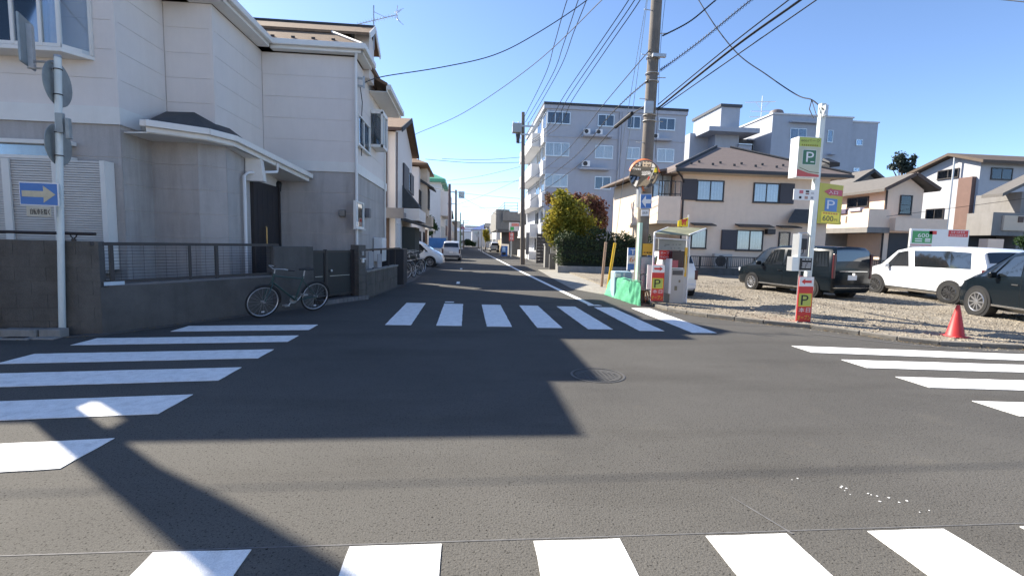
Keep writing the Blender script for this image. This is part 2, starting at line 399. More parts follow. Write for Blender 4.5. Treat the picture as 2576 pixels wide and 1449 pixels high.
# manhole
t = thing('manhole_cover', 'round cast iron manhole cover set in the asphalt at the shadow edge', 'manhole cover', (1.53, 5.28, 0))
m = MB(); m.lathe((1.53, 5.28, 0), (0, 0, 1), [(-.02, .265), (.004, .265), (.004, .25), (.002, .245)], 40); m.build('cover', M('cast iron', (.062, .061, .06), .8, .1, var=.2, scale=20, bump=.3, bscale=60), t)
m = MB(); m.ring((1.53, 5.28, .003), (0, 0, 1), .30, .014, 48, 5, .35); m.build('rim', M('worn iron rim', (.10, .098, .095), .6, .3), t)
m = MB()
for k in range(-4, 5):
    for j in range(-4, 5):
        if k*k+j*j < 18: m.box(1.53+k*.05-.014, 1.53+k*.05+.014, 5.28+j*.05-.014, 5.28+j*.05+.014, .003, .0065)
o = m.build('tread_pattern', FACES.setdefault('iron', M('iron studs', (.08, .079, .077), .7, .1)), t); o['kind'] = 'stuff'

# ---- gravel lot, its kerb, pale apron and the strip before the walls
kp = [G(*z1(1020, 300)), G(*z1(1140, 335)), G(*z1(1500, 392)), G(*z1(2000, 452)), G(*z1(2420, 492)), G(*c8(830, 308)), G(*c8(1010, 335)), G(*c8(1210, 358)), G(*c8(1611, 376)), V((14, 6.2, 0)), V((30, 5.6, 0))]
lot = [(p.x+.06, p.y+.12) for p in kp]+[(36, 24.4), (5.3, 24.4), (5.0, 17.5), (4.95, 13.2)]
flat('gravel_lot', lot, gravel_m, -.02, .055)
kb = bpy.data.objects.new('kerb', None); C.objects.link(kb); kb['kind'] = 'structure'; BASE['kerb'] = V((0, 0, 0))
kerb_m = M('kerb stone', (.20, .185, .16), .9, var=.2, scale=6, bump=.4, bscale=50, dirt=.5, speck=.2)
for i in range(len(kp)-1):
    a, b = kp[i], kp[i+1]; L = (b-a).length; n = max(1, round(L/.6))
    for k in range(n):
        p = a.lerp(b, (k+.012)/n); q2 = a.lerp(b, (k+.988)/n); dz = R_.uniform(-.006, .006)
        d = (q2-p).normalized(); nn = V((-d.y, d.x, 0))
        m = MB(); m.ob(p, d, nn, 0, (q2-p).length, 0, .11, -.02, .075+dz); m.build('kerb_stone', kerb_m, kb, bevel=.012)
flat('apron', [(4.05, 27), (3.7, 20), (3.55, 15.8), (4.1, 14.2), (4.85, 13.4), (5.02, 17.5), (5.3, 24.3), (5.3, 27)], apron_m, .001, .010)
# fine loose stones
rng = np.random.default_rng(5)
def point_in(poly, x, y):
    ins = False; n = len(poly); j = n-1
    for i in range(n):
        xi, yi = poly[i][0], poly[i][1]; xj, yj = poly[j][0], poly[j][1]
        if (yi > y) != (yj > y) and x < (xj-xi)*(y-yi)/(yj-yi)+xi: ins = not ins
        j = i
    return ins
def stones(name, poly, n, ybias, size, mt, z=.055):
    vs = []; fs = []; cnt = 0
    xs = [p[0] for p in poly]; ys = [p[1] for p in poly]
    while cnt < n:
        x = rng.uniform(min(xs), min(max(xs), 17)); y = min(ys)+(min(max(ys), 20)-min(ys))*rng.random()**ybias
        if not point_in(poly, x, y): continue
        s = size*(.45+.5*rng.random()+1.1*rng.random()**6); a = rng.uniform(0, 6.28); o = len(vs)
        ca, sa = math.cos(a), math.sin(a); ex, ey, ez = s*rng.uniform(.7, 1.4), s*rng.uniform(.6, 1), s*rng.uniform(.35, .75)
        for px, py, pz in ((ex, 0, 0), (0, ey, rng.uniform(-.2, .2)*ez), (-ex*rng.uniform(.6, 1), 0, 0), (0, -ey, 0), (rng.uniform(-.3, .3)*ex, rng.uniform(-.3, .3)*ey, ez)):
            vs.append((x+px*ca-py*sa, y+px*sa+py*ca, z+pz))
        fs += [(o, o+1, o+4), (o+1, o+2, o+4), (o+2, o+3, o+4), (o+3, o, o+4)]; cnt += 1
    me = bpy.data.meshes.new(name); me.from_pydata(vs, [], fs); me.materials.append(mt)
    ob = bpy.data.objects.new(name, me); C.objects.link(ob); ob['kind'] = 'stuff'; return ob
stone_m = leafmat('loose stones', [(.09, .078, .06), (.20, .17, .13), (.30, .26, .20), (.42, .38, .31)], 0.0)
stones('gravel', lot, 36000, 1.25, .026, stone_m)
spill = [(p.x, p.y-.03) for p in kp[:-1]]+[(p.x, p.y-.28) for p in kp[:-1]][::-1]
stones('spilled_gravel', spill, 420, 1.0, .014, stone_m, 0)
# ---- left gutter blocks with a drain slot, strip under the walls
gt = bpy.data.objects.new('gutter', None); C.objects.link(gt); gt['kind'] = 'structure'; BASE['gutter'] = V((0, 0, 0))
for (x0, x1) in ((-9.2, -8.3), (-8.28, -7.4), (-7.38, -6.5), (-6.48, -6.02), (-6.0, -5.72)):
    y0 = 7.13+.06*(x0+5.7)
    m = MB(); m.box(x0, x1, y0, y0+.12, -.02, .02); m.box(x0, x1, y0+.12, y0+.28, -.02, .12); m.build('gutter_block', concrete, gt, bevel=.01)
m = MB(); m.box(-6.36, -6.1, 7.105, 7.21, .019, .026); m.build('drain_slot', black, gt)
strip = M('gutter cement', (.10, .098, .095), .9, var=.2, scale=2.5, bump=.3, dirt=.4)
flat('roadside_strip', [(-5.7, 7.25), (-5.3, 7.4), (-3.35, 10.6), (-2.55, 11.9), (-2.15, 15.5), (-1.95, 18), (-1.95, 60), (-3.2, 60), (-3.2, 12), (-5.5, 7.6)], strip, .001, .012)
# ================================================================= PART BUILDERS FOR BUILDINGS
def boards(parent, o, u, n, w, z0, z1, pitch, mt, t=.010, gap=.0045, name='siding_board'):
    """horizontal cladding boards laid on a wall, one object each"""
    k = max(1, round((z1-z0)/pitch)); h = (z1-z0)/k
    for i in range(k):
        m = MB(); m.ob(o, u, n, 0, w, .002, t, z0+i*h+gap/2-V(o).z*0, z0+(i+1)*h-gap/2)
        m.build(name, mt, parent, bevel=.004)
def window(parent, o, u, n, w, h, frame_m, panes=2, cur=True, fr=.05, dep=.07, gm=None, mull=None, transom=None, back=None):
    """sliding window: o is the lower left corner on the wall face; frame is a part, panes and curtain sub-parts"""
    gm = gm or glass_m
    m = MB()
    m.ob(o, u, n, 0, w, 0, dep, 0, fr); m.ob(o, u, n, 0, w, 0, dep, h-fr, h)
    m.ob(o, u, n, 0, fr, 0, dep, fr, h-fr); m.ob(o, u, n, w-fr, w, 0, dep, fr, h-fr)
    pw = (w-2*fr)/panes
    for i in range(1, panes): m.ob(o, u, n, fr+i*pw-fr*.45, fr+i*pw+fr*.45, .003, dep-.012, fr, h-fr)
    if transom: m.ob(o, u, n, fr, w-fr, .003, dep-.02, h*transom-.015, h*transom+.015)
    m.ob(o, u, n, -.02, w+.02, 0, dep+.03, -.03, -.002)
    f = m.build('window', frame_m, parent)
    for i in range(panes):
        m = MB(); m.ob(o, u, n, fr+i*pw, fr+(i+1)*pw, dep*.55, dep*.55+.005, fr, h-fr); m.build('pane', gm, f)
    m = MB(); m.ob(o, u, n, fr*.5, w-fr*.5, .002, .008, fr*.5, h-fr*.5); m.build('backing', back or room, f)
    if cur:
        m = MB(); nn = max(8, int(w/.05)); pts = []
        O, U, N_ = V(o), V(u), V(n)
        x0 = fr if cur is not 2 else fr+pw
        for i in range(nn+1):
            a = x0+(w-fr-x0)*i/nn; d = .018+.008*math.sin(i*1.9)
            pts.append((a, d))
        for i in range(nn):
            (a, d), (b, e) = pts[i], pts[i+1]
            m.quad(O+U*a+N_*d+ZUP*fr, O+U*b+N_*e+ZUP*fr, O+U*b+N_*e+ZUP*(h-fr), O+U*a+N_*d+ZUP*(h-fr))
        m.build('curtain', curtain, f)
    return f
def win_y(parent, x0, y0, x1, y1, Y, fm, **k):
    a, b, c, d = RY(x0, y0, x1, y1, Y); return window(parent, (a, Y, c), (1, 0, 0), (0, -1, 0), b-a, d-c, fm, **k)
def win_x(parent, x0, y0, x1, y1, X, nx, fm, **k):
    a, b, c, d = RX(x0, y0, x1, y1, X)
    if a > b: a, b = b, a
    return window(parent, (X, a, c), (0, 1, 0), (nx, 0, 0), b-a, d-c, fm, **k)
def hip(m, x0, x1, y0, y1, z, pitch, th=.12):
    """closed hip roof block over an eaves rectangle"""
    wx, wy = x1-x0, y1-y0; r = min(wx, wy)/2; zr = z+r*pitch
    if wx >= wy: A, B = (x0+r, (y0+y1)/2, zr), (x1-r, (y0+y1)/2, zr)
    else: A, B = ((x0+x1)/2, y0+r, zr), ((x0+x1)/2, y1-r, zr)
    v = [(x0, y0, z), (x1, y0, z), (x1, y1, z), (x0, y1, z), A, B, (x0, y0, z-th), (x1, y0, z-th), (x1, y1, z-th), (x0, y1, z-th)]
    if wx >= wy: f = [(0, 1, 5, 4), (1, 2, 5), (2, 3, 4, 5), (3, 0, 4)]
    else: f = [(0, 1, 4), (1, 2, 5, 4), (2, 3, 5), (3, 0, 4, 5)]
    m.add(v, f+[(0, 6, 7, 1), (1, 7, 8, 2), (2, 8, 9, 3), (3, 9, 6, 0), (6, 9, 8, 7)]); return v
def ac_unit(parent, x, Y, z, mt=None, n=(0, -1, 0), u=(1, 0, 0), w=.8, h=.6, d=.3):
    o = (x, Y, z); m = MB(); m.ob(o, u, n, 0, w, .02, d, 0, h); a = m.build('air_conditioner', mt or WHITE, parent, bevel=.02)
    m = MB(); c = V(o)+V(u)*w*.36+ZUP*h*.5+V(n)*(d+.004); m.lathe(c, n, [(-.002, .24*h/.6), (.008, .24*h/.6), (.006, .05)], 18); m.build('fan_grille', dark_metal, a); return a
def text(s, o, u, up, n, height, mt, parent, width=None, name='lettering', ext=.0015):
    cu = bpy.data.curves.new(name, 'FONT'); cu.body = s; cu.size = 1; cu.extrude = 0; cu.resolution_u = 3
    ob = bpy.data.objects.new(name, cu); C.objects.link(ob)
    dg = bpy.context.evaluated_depsgraph_get(); dg.update()
    me = bpy.data.meshes.new_from_object(ob.evaluated_get(dg)); bpy.data.objects.remove(ob)
    xs = [v.co.x for v in me.vertices]; ys = [v.co.y for v in me.vertices]
    if not xs: return None
    x0, x1, y0, y1 = min(xs), max(xs), min(ys), max(ys); sy = height/(y1-y0); sx = (width/(x1-x0)) if width else sy
    m = MB(); O, U, P, Nn = V(o), V(u), V(up), V(n)
    m.add([O+U*(v.co.x-x0)*sx+P*(v.co.y-y0)*sy+Nn*ext for v in me.vertices], [tuple(p.vertices) for p in me.polygons])
    return m.build(name, mt, parent)
def arrow(o, u, up, n, L, hw, mt, parent, shaft=.33, head=.38, name='arrow', t=.002):
    O, U, P, Nn = V(o), V(u), V(up), V(n); m = MB(); s = hw*shaft
    pts = [(0, -s), (L*(1-head), -s), (L*(1-head), -hw), (L, 0), (L*(1-head), hw), (L*(1-head), s), (0, s)]
    m.prism([O+U*a+P*b for a, b in pts], Nn*t); return m.build(name, mt, parent)
def plate(o, u, up, n, w, h, t, mt, parent, name='plate', bevel=0):
    m = MB(); m.ob(o, u, n, 0, w, -t, 0, 0, h, up=up); return m.build(name, mt, parent, bevel=bevel)

# ================================================================= LEFT CORNER HOUSE
lh = thing('corner_house', 'large two storey cream sided house with stepped corner, black front door and brown roof', 'house', (-6.2, 9.4, 0))
ZB0, ZB1 = 3.42, 3.72
core = M('wall core', (.66, .61, .56), .9)
Yw0, Yw1, Yw2 = 9.4, 10.8, 13.2
Xa, Xb, Xc, XL = -6.23, -5.29, -2.97, -9.0
ZE = 6.2
def blk(x0, x1, y0, y1, z0, z1): m = MB(); m.box(x0, x1, y0, y1, z0-.25, z1); return m.build('wall', core, lh)
blk(XL, Xa, Yw0, 17.6, 0, ZE); blk(Xa, Xb, Yw1, 17.6, 3.3, ZE); blk(Xb, Xc, Yw2, 17.9, 0, ZE-.02)
m = MB(); m.prism([(-6.23, 9.42, 0), (-6.2, 10.2, 0), (-5.34, 10.2, 0), (-4.95, 10.5, 0), (-4.9, 11.4, 0), (-4.9, 13.19, 0), (-6.23, 13.19, 0)], (0, 0, 3.55)); m.build('ground_floor_bay', core, lh)
U1 = (1, 0, 0); NY = (0, -1, 0); UY = (0, 1, 0); NX = (1, 0, 0)
# upper cladding
boards(lh, (XL, Yw0, 0), U1, NY, Xa-XL+.016, ZB1, ZE-.0, .54, siding)
boards(lh, (Xa, Yw0-.016, 0), UY, NX, Yw1-Yw0, ZB1, ZE, .54, siding)
boards(lh, (Xa+.02, Yw1, 0), U1, NY, Xb-Xa-.004, ZB1, ZE, .54, siding)
boards(lh, (Xb, Yw1-.016, 0), UY, NX, Yw2-Yw1, ZB1, ZE, .54, siding)
boards(lh, (Xb+.02, Yw2, 0), U1, NY, Xc-Xb-.004, 3.5, ZE-.03, .53, siding)
boards(lh, (Xc, Yw2-.016, 0), UY, NX, 4.7, 3.5, ZE-.03, .53, siding)
# lower cladding
boards(lh, (XL, Yw0, 0), U1, NY, Xa-XL+.016, 0, ZB0, .57, siding_low)
boards(lh, (Xb+.02, Yw2, 0), U1, NY, Xc-Xb-.004, 0, 3.24, .57, siding_low)
boards(lh, (Xc, Yw2-.016, 0), UY, NX, 4.7, 0, 3.24, .57, siding_low)
bay = [(-6.23, 9.42), (-6.2, 10.2), (-5.34, 10.2), (-4.95, 10.5), (-4.9, 11.4)]
for (a, b) in zip(bay[:-1], bay[1:]):
    A, B = V((*a, 0)), V((*b, 0)); d = (B-A).normalized(); nn = V((d.y, -d.x, 0))
    boards(lh, A, d, nn, (B-A).length, 0, 3.35, .48, siding_low)
boards(lh, (-4.9, 12.99, 0), UY, NX, .2, 0, 3.3, .48, siding_low)
# white belt course
m = MB()
m.ob((XL, Yw0, 0), U1, NY, 0, Xa-XL+.05, .002, .05, ZB0, ZB1)
m.ob((Xa, Yw0+.0, 0), UY, NX, 0, .9, .002, .05, ZB0, ZB1)
m.build('belt_course', trim, lh)
m = MB(); m.ob((Xb+.05, Yw2, 0), U1, NY, 0, Xc-Xb+.0, .002, .05, 3.24, 3.5); m.build('belt_course', trim, lh)
m = MB(); m.ob((Xc, Yw2-.05, 0), UY, NX, 0, 4.74, .002, .05, 3.24, 3.5); m.build('belt_course', trim, lh)
# corner boards
for (x, y) in ((Xa, Yw0), (Xb, Yw1), (Xc, Yw2)):
    m = MB(); m.box(x-.05, x+.022, y-.022, y+.05, ZB1, ZE-.05); m.build('corner_trim', siding, lh)
# ---- roofs
m = MB(); hip(m, XL, -5.56, 9.1, 17.2, 6.4, .50); m.build('roof', roof_br, lh)
m = MB(); hip(m, -8.0, -4.97, 10.6, 15.5, 6.4, .50); m.build('roof', roof_br, lh)
m = MB(); hip(m, -19, -9.74, 9.41, 17, 6.4, .5); m.build('roof', roof_br, lh)  # unseen left wing, shaped for the shade it casts on the road
m = MB(); m.box(-18.5, XL-.02, 10.3, 16.5, 0, 6.6); m.build('wall', core, lh)
m = MB(); m.add([(-9.75, 10.3, 6.4), (-8, 9.3, 6.4), (-8, 17, 6.4), (-9.75, 17, 6.4), (-9.75, 13.5, 8.0), (-8, 13.5, 8.0)], [(0, 1, 5, 4), (2, 3, 4, 5), (1, 2, 5), (3, 0, 4), (3, 2, 1, 0)]); m.build('roof', roof_br, lh)  # unseen linking roof; its notch shapes the sun patch on the road
def fascia(pts, z, h=.2, name='fascia'):
    m = MB()
    for a, b in zip(pts[:-1], pts[1:]):
        A, B = V((*a, 0)), V((*b, 0)); d = (B-A).normalized(); nn = V((d.y, -d.x, 0))
        m.ob(A, d, nn, -.0, (B-A).length, -.03, .0, z-h, z-.03)
    m.build(name, trim, lh)
    m = MB()
    for a, b in zip(pts[:-1], pts[1:]):
        A, B = V((*a, 0)), V((*b, 0)); d = (B-A).normalized(); nn = V((d.y, -d.x, 0))
        m.ob(A, d, nn, -.0, (B-A).length+.1, .002, .10, z-.13, z+.01)
    m.build('gutter', trim, lh, bevel=.02)
fascia([(XL, 9.1), (-5.56, 9.1), (-5.56, 10.6)], 6.4)
fascia([(-5.56, 10.6), (-4.97, 10.6), (-4.97, 12.9)], 6.4)
fascia([(-4.97, 12.95), (-2.72, 12.95), (-2.72, 14.15)], 6.4)
def soffit(x0, x1, y0, y1, z): m = MB(); m.box(x0, x1, y0, y1, z, z+.02); m.build('soffit', trim, lh)
soffit(XL, -5.6, 9.13, 9.39, 6.2); soffit(-6.2, -5.6, 9.4, 10.59, 6.202); soffit(-5.7, -5.0, 10.63, 10.79, 6.204); soffit(-5.27, -5.0, 10.8, 12.94, 6.206); soffit(-4.99, -2.75, 12.98, 13.19, 6.208); soffit(-2.95, -2.75, 13.2, 14.15, 6.21)
# street-end roof: hip skirt below, small gable on top
zc, yc, xc_ = 7.02, 13.9, -3.75
m = MB()
m.add([(-5.9, 12.95, 6.4), (-2.72, 12.95, 6.4), (xc_, yc, zc), (-5.9, yc, zc), (-2.72, 16.3, 6.4), (xc_, 15.35, zc), (-5.9, 15.35, zc), (-5.9, 16.3, 6.4), (-5.9, 12.95, 6.28), (-2.72, 12.95, 6.28), (-2.72, 16.3, 6.28), (-5.9, 16.3, 6.28)],
      [(0, 1, 2, 3), (1, 4, 5, 2), (4, 7, 6, 5), (2, 5, 6, 3), (0, 3, 6, 7), (0, 8, 9, 1), (1, 9, 10, 4), (4, 10, 11, 7), (7, 11, 8, 0), (8, 11, 10, 9)]); m.build('roof', roof_br, lh)
zr, yr = 7.46, 14.62
m = MB(); x1 = -2.72
for (ya, za, yb, zb) in ((yc-.06, zc-.02, yr, zr), (yr, zr, 2*yr-yc+.06, zc-.02)):
    m.prism([(-6.2, ya, za), (x1, ya, za), (x1, yb, zb), (-6.2, yb, zb)], (0, 0, .07))
m.build('roof', roof_br, lh)
m = MB()
for s in (-1, 1): m.beam((x1+.012, yr+s*(yr-yc+.06), zc-.03), (x1+.012, yr, zr+.02), .03, .16)
m.build('bargeboard', trim, lh)
m = MB(); m.prism([(xc_+.5, yc, zc), (xc_+.5, 2*yr-yc, zc), (xc_+.5, yr, zr)], (.05, 0, 0)); m.build('gable', roof_dk, lh)
m = MB(); m.tube([(-2.74, 12.97, 6.44), (xc_, yc, zc+.035)], .035, 6); m.build('hip_cap', trim, lh)
m = MB(); m.tube([(-6.2, yr, zr+.08), (x1, yr, zr+.08)], .045, 6); m.build('ridge_cap', roof_dk, lh)
for k in range(4):
    x = -5.05+.5*k; y = 13.2; z = 6.4+.25*.65
    m = MB(); m.box(x, x+.09, y, y+.02, z, z+.05); m.build('snow_guard', dark_metal, lh)
# lower roof further along the street side, wall bump between
m = MB(); m.box(-3.2, -2.8, 14.2, 14.88, 6.0, 7.2); m.build('wall', siding, lh)
m = MB(); m.prism([(-2.42, 14.9, 6.02), (-2.42, 17.95, 6.02), (-4.2, 17.95, 6.92), (-4.2, 14.9, 6.92)], (0, 0, .09)); m.build('roof', roof_br, lh)
m = MB(); m.ob((-2.42, 14.9, 0), UY, NX, 0, 3.05, -.03, .0, 5.84, 6.02); m.ob((-2.42, 14.9, 0), UY, NX, 0, 3.05, .002, .1, 5.92, 6.06); m.build('gutter', trim, lh)
m = MB(); m.box(-2.95, -2.46, 14.9, 17.9, 5.84, 5.86); m.build('soffit', trim, lh)
# ---- porch skirt roof
ex, ey, ze = -4.12, 9.33, 3.5
PA, PB, PC, PE = V((-5.74, 9.33, ze)), V((-4.97, 9.85, ze)), V((-4.74, 10.4, ze)), V((-4.12, 13.12, 3.14)); P0_ = V((-6.15, 10.1, ze))
m = MB(); T1, T2, T3, T4 = V((-6.22, 10.78, 4.02)), V((-5.68, 10.78, 4.03)), V((-5.27, 11.4, 3.86)), V((-5.27, 13.16, 3.62))
m.add([P0_, PA, PB, PC, PE, T4, T3, T2, T1], [(0, 1, 2, 7, 8), (2, 3, 7), (3, 6, 7), (3, 4, 5, 6)])
m.add([p-V((0, 0, .06)) for p in (P0_, PA, PB, PC, PE, T4, T3, T2, T1)], [(8, 7, 2, 1, 0), (7, 3, 2), (7, 6, 3), (6, 5, 4, 3)])
m.build('porch_roof', roof_dk, lh)
m = MB()
for A, B in ((P0_, PA), (PA, PB), (PB, PC), (PC, PE)):
    d = (B-A).normalized(); dh_ = V((d.x, d.y, 0)).normalized(); nn = V((dh_.y, -dh_.x, 0)); up_ = nn.cross(d) if nn.cross(d).z > 0 else d.cross(nn)
    L_ = (B-A).length
    m.ob(A, d, nn, 0, L_, -.025, .0, -.19, -.01, up=up_); m.ob(A, d, nn, -.01, L_+.03, .002, .09, -.1, .015, up=up_)
m.build('porch_gutter', trim, lh, bevel=.01)
m = MB(); m.prism([(-6.2, 9.46, ze-.2), (-5.75, 9.37, ze-.2), (-5.0, 9.88, ze-.2), (-4.77, 10.42, ze-.2), (-4.95, 10.5, ze-.2), (-5.34, 10.2, ze-.2), (-6.2, 10.2, ze-.2)], (0, 0, .02)); m.add([(-4.77, 10.42, ze-.2), (-4.15, 13.11, 2.95), (-4.9, 13.11, 2.95), (-4.93, 10.5, ze-.2)], [(0, 1, 2, 3)]); m.build('porch_soffit', trim, lh)
m = MB(); m.prism([(-4.88, 11.2, 2.72), (-4.5, 11.2, 2.72), (-4.56, 11.2, 3.2), (-4.88, 11.2, 3.2)], (0, .16, 0)); m.build('porch_beam', trim, lh)
# downpipes
def pipe(pts, r, mt=pole_paint, par=lh, name='downpipe'): m = MB(); m.tube(pts, r, 8); return m.build(name, mt, par, smooth=True)
pipe([(-4.4, 11.75, 3.2), (-4.42, 11.75, 3.0), (-4.78, 11.1, 2.88), (-4.83, 11.02, 2.8), (-4.83, 11.02, .45)], .034, WHITE)
pipe([(-2.88, 12.98, 6.2), (-2.92, 13.08, 6.08), (-2.93, 13.13, 5.95), (-2.93, 13.13, .6)], .036, WHITE)
# ---- front door in the side of the bay
dy0, dy1 = 11.5, 12.95
m = MB(); m.ob((-4.9, dy0, .42), UY, NX, 0, dy1-dy0, .004, .05, 0, 2.35); dr = m.build('front_door', M('black door', (.018, .018, .022), .35, var=.15), lh)
for k in range(4):
    m = MB(); m.ob((-4.9, dy0+.2+.29*k, .5), UY, NX, 0, .02, .051, .056, 0, 2.1); m.build('groove', M('door moulding', (.05, .05, .06), .4) if k == 0 else bpy.data.materials['door moulding'], dr)
m = MB(); m.tube([(-4.82, 12.05, 1.1), (-4.80, 12.05, 1.12), (-4.80, 12.05, 1.72), (-4.82, 12.05, 1.74)], .018, 8); m.build('door_handle', M('brass', (.45, .33, .15), .35, .8), dr)
for yy in (dy1, dy0-.06): m = MB(); m.ob((-4.9, yy, .42), UY, NX, 0, .06, .0, .08, 0, 2.4); m.build('door_jamb', dark_metal, lh)
m = MB(); m.box(-4.9, -3.5, 11.2, 13.1, 0, .32); m.box(-4.9, -3.9, 11.3, 13.1, .32, .42); m.build('door_step', conc_dark, lh)
# lantern, meter box, wall fittings
p = AY(712, 470, 13.05)
m = MB(); m.beam((p.x-.1, 13.19, p.z+.12), (p.x-.1, 13.0, p.z+.12), .03, .03); m.cyl((p.x-.1, 13.02, p.z-.13), (p.x-.1, 13.02, p.z+.06), .06, .085, 6); m.cyl((p.x-.1, 13.02, p.z+.06), (p.x-.1, 13.02, p.z+.14), .1, .02, 6); m.build('porch_lantern', black, lh)
p = AY(862, 537, 13.18); m = MB(); m.box(p.x-.08, p.x+.08, 13.08, 13.185, p.z-.09, p.z+.09); m.build('vent_hood', M('vent cap', (.2, .2, .19), .5, .4), lh, bevel=.02)
# ---- windows
bx0, bx1, bz0, bz1 = RY(-60, -60, 182, 122, 8.95)
wb = MB(); wb.prism([(XL+.3, 9.39, bz0), (XL+.35, 9.0, bz0), (bx1-.25, 9.0, bz0), (bx1, 9.39, bz0)], (0, 0, .07)); bw = wb.build('bay_window', trim, lh, bevel=.008)
wb = MB(); wb.prism([(XL+.3, 9.39, bz0+1.62), (XL+.35, 9.0, bz0+1.62), (bx1-.25, 9.0, bz0+1.62), (bx1, 9.39, bz0+1.62)], (0, 0, .08)); wb.build('bay_head', trim, bw)
cb = bx1-.25; ca = XL+.35
m = MB()
for fx in (ca, ca+.8, ca+1.5, cb-.76, cb-.05): m.box(fx, fx+.05, 8.997, 9.05, bz0+.074, bz0+1.615)
m.box(bx1-.05, bx1-.005, 9.335, 9.385, bz0+.07, bz0+1.62); m.prism([(cb, 9.02, bz0+.07), (bx1-.03, 9.36, bz0+.07), (bx1-.06, 9.38, bz0+.07), (cb-.03, 9.04, bz0+.07)], (0, 0, .06)); m.box(ca, cb, 9.004, 9.046, bz0+.072, bz0+.13); m.build('sash', trim, bw)
m = MB(); m.box(ca+.05, cb-.05, 9.02, 9.026, bz0+.13, bz0+1.6); m.prism([(cb, 9.03, bz0+.07), (bx1-.02, 9.37, bz0+.07), (bx1-.025, 9.376, bz0+.07), (cb-.005, 9.036, bz0+.07)], (0, 0, 1.55)); m.build('pane', glass_m, bw)
m = MB()
for i in range(60):
    a = ca+.08+(cb-ca-.16)*i/60; b_ = ca+.08+(cb-ca-.16)*(i+1)/60
    m.quad((a, 9.12+.012*math.sin(i*1.7), bz0+.1), (b_, 9.12+.012*math.sin((i+1)*1.7), bz0+.1), (b_, 9.12+.012*math.sin((i+1)*1.7), bz0+1.6), (a, 9.12+.012*math.sin(i*1.7), bz0+1.6))
m.build('curtain', M('net curtain', (.55, .55, .56), .9, var=.1, scale=6), bw)
# ground floor window behind roller shutters
gx0, gx1, gz0, gz1 = RY(-60, 355, 278, 604, 9.33)
m = MB(); m.box(XL+.02, gx1-.55, 9.2, 9.38, gz1-.07, gz1); m.box(XL+.02, gx1-.55, 9.2, 9.38, gz1-.33, gz1-.27)
sh = m.build('shutter_frame', trim, lh, bevel=.006)
m = MB(); m.box(XL+.05, gx1-.6, 9.3, 9.305, gz1-.27, gz1-.07); m.build('pane', glass_m, sh)
m = MB(); m.box(gx1-.03, gx1+.05, 9.14, 9.38, gz0-.5, gz1-.33); m.build('shutter_box', trim, sh)
m = MB()
zt = gz1-.33; k = 0
while zt > gz0-.55:
    m.box(XL+.02, gx1-.035, 9.2+.008*(k % 2), 9.3, zt-.037, zt-.004); zt -= .042; k += 1
m.build('shutter_slats', M('shutter slats', (.60, .58, .55), .5, .1), sh, kind='stuff')
for D0 in (20, 145):
    p = AY(D0, 500, 9.18); m = MB(); m.box(p.x-.06, p.x+.06, 9.165, 9.199, gz0-.5, zt+1.75 if False else gz1-.34); m.build('shutter_rail', trim, sh)
# street side windows (upper pair and projecting bay), boxes and cables
win_x(lh, 896, 303, 926, 378, Xc+.016, 1, trim, panes=2, cur=False, gm=glass_m)
a, b, c, d = 15.2, 16.1, 4.3, 5.35
m = MB(); m.box(-2.95, -2.6, a, b, c, c+.08); bw2 = m.build('bay_window', trim, lh); m = MB(); m.box(-2.95, -2.6, a, b, d-.06, d+.06); m.build('bay_head', trim, bw2); m = MB(); m.box(-2.66, -2.6, a, a+.06, c, d); m.box(-2.66, -2.6, b-.06, b, c, d); m.box(-2.66, -2.61, (a+b)/2-.03, (a+b)/2+.03, c, d); m.build('sash', trim, bw2)
m = MB(); m.box(-2.64, -2.635, a+.03, b-.03, c+.06, d-.06); m.box(-2.94, -2.66, a+.02, a+.025, c+.06, d-.06); m.build('pane', glass_m, bw2)
m = MB(); m.box(-2.9, -2.8, a+.06, b-.06, c+.06, d-.06); m.build('backing', room, bw2)
win_x(lh, 889, 508, 910, 575, Xc+.016, 1, trim, panes=1, cur=True)
m = MB(); q = AX(925, 535, -2.9); m.box(-2.95, -2.82, q.y-.12, q.y+.12, q.z-.15, q.z+.12); m.build('meter_box', M('meter grey', (.16, .16, .17), .5), lh, bevel=.015)
for (D, e) in (((942, 535), .45), ((965, 620), .6)):
    q = AX(*D, -2.9)
m = MB(); q = AX(955, 630, -2.8); m.box(-2.94, -2.66, q.y-.3, q.y+.45, .8, 1.55); m.build('heater_unit', WHITE, lh, bevel=.02)
pipe([(-2.9, 17.4, 5.8), (-2.9, 17.4, 1.0)], .03, trim)
m = MB(); m.tube([(-2.92, 13.55, 5.6), (-2.9, 13.6, 5.4), (-2.9, 13.75, 5.2), (-2.9, 13.62, 4.6), (-2.9, 13.62, 3.75)], .012, 5); m.build('service_cable', cable_m, lh)
m = MB(); m.box(-2.95, -2.8, 13.45, 13.5, 5.72, 5.77); m.box(-2.95, -2.8, 13.45, 13.5, 5.52, 5.57); m.box(-2.82, -2.78, 13.44, 13.51, 5.5, 5.8); m.build('wire_bracket', steel, lh)
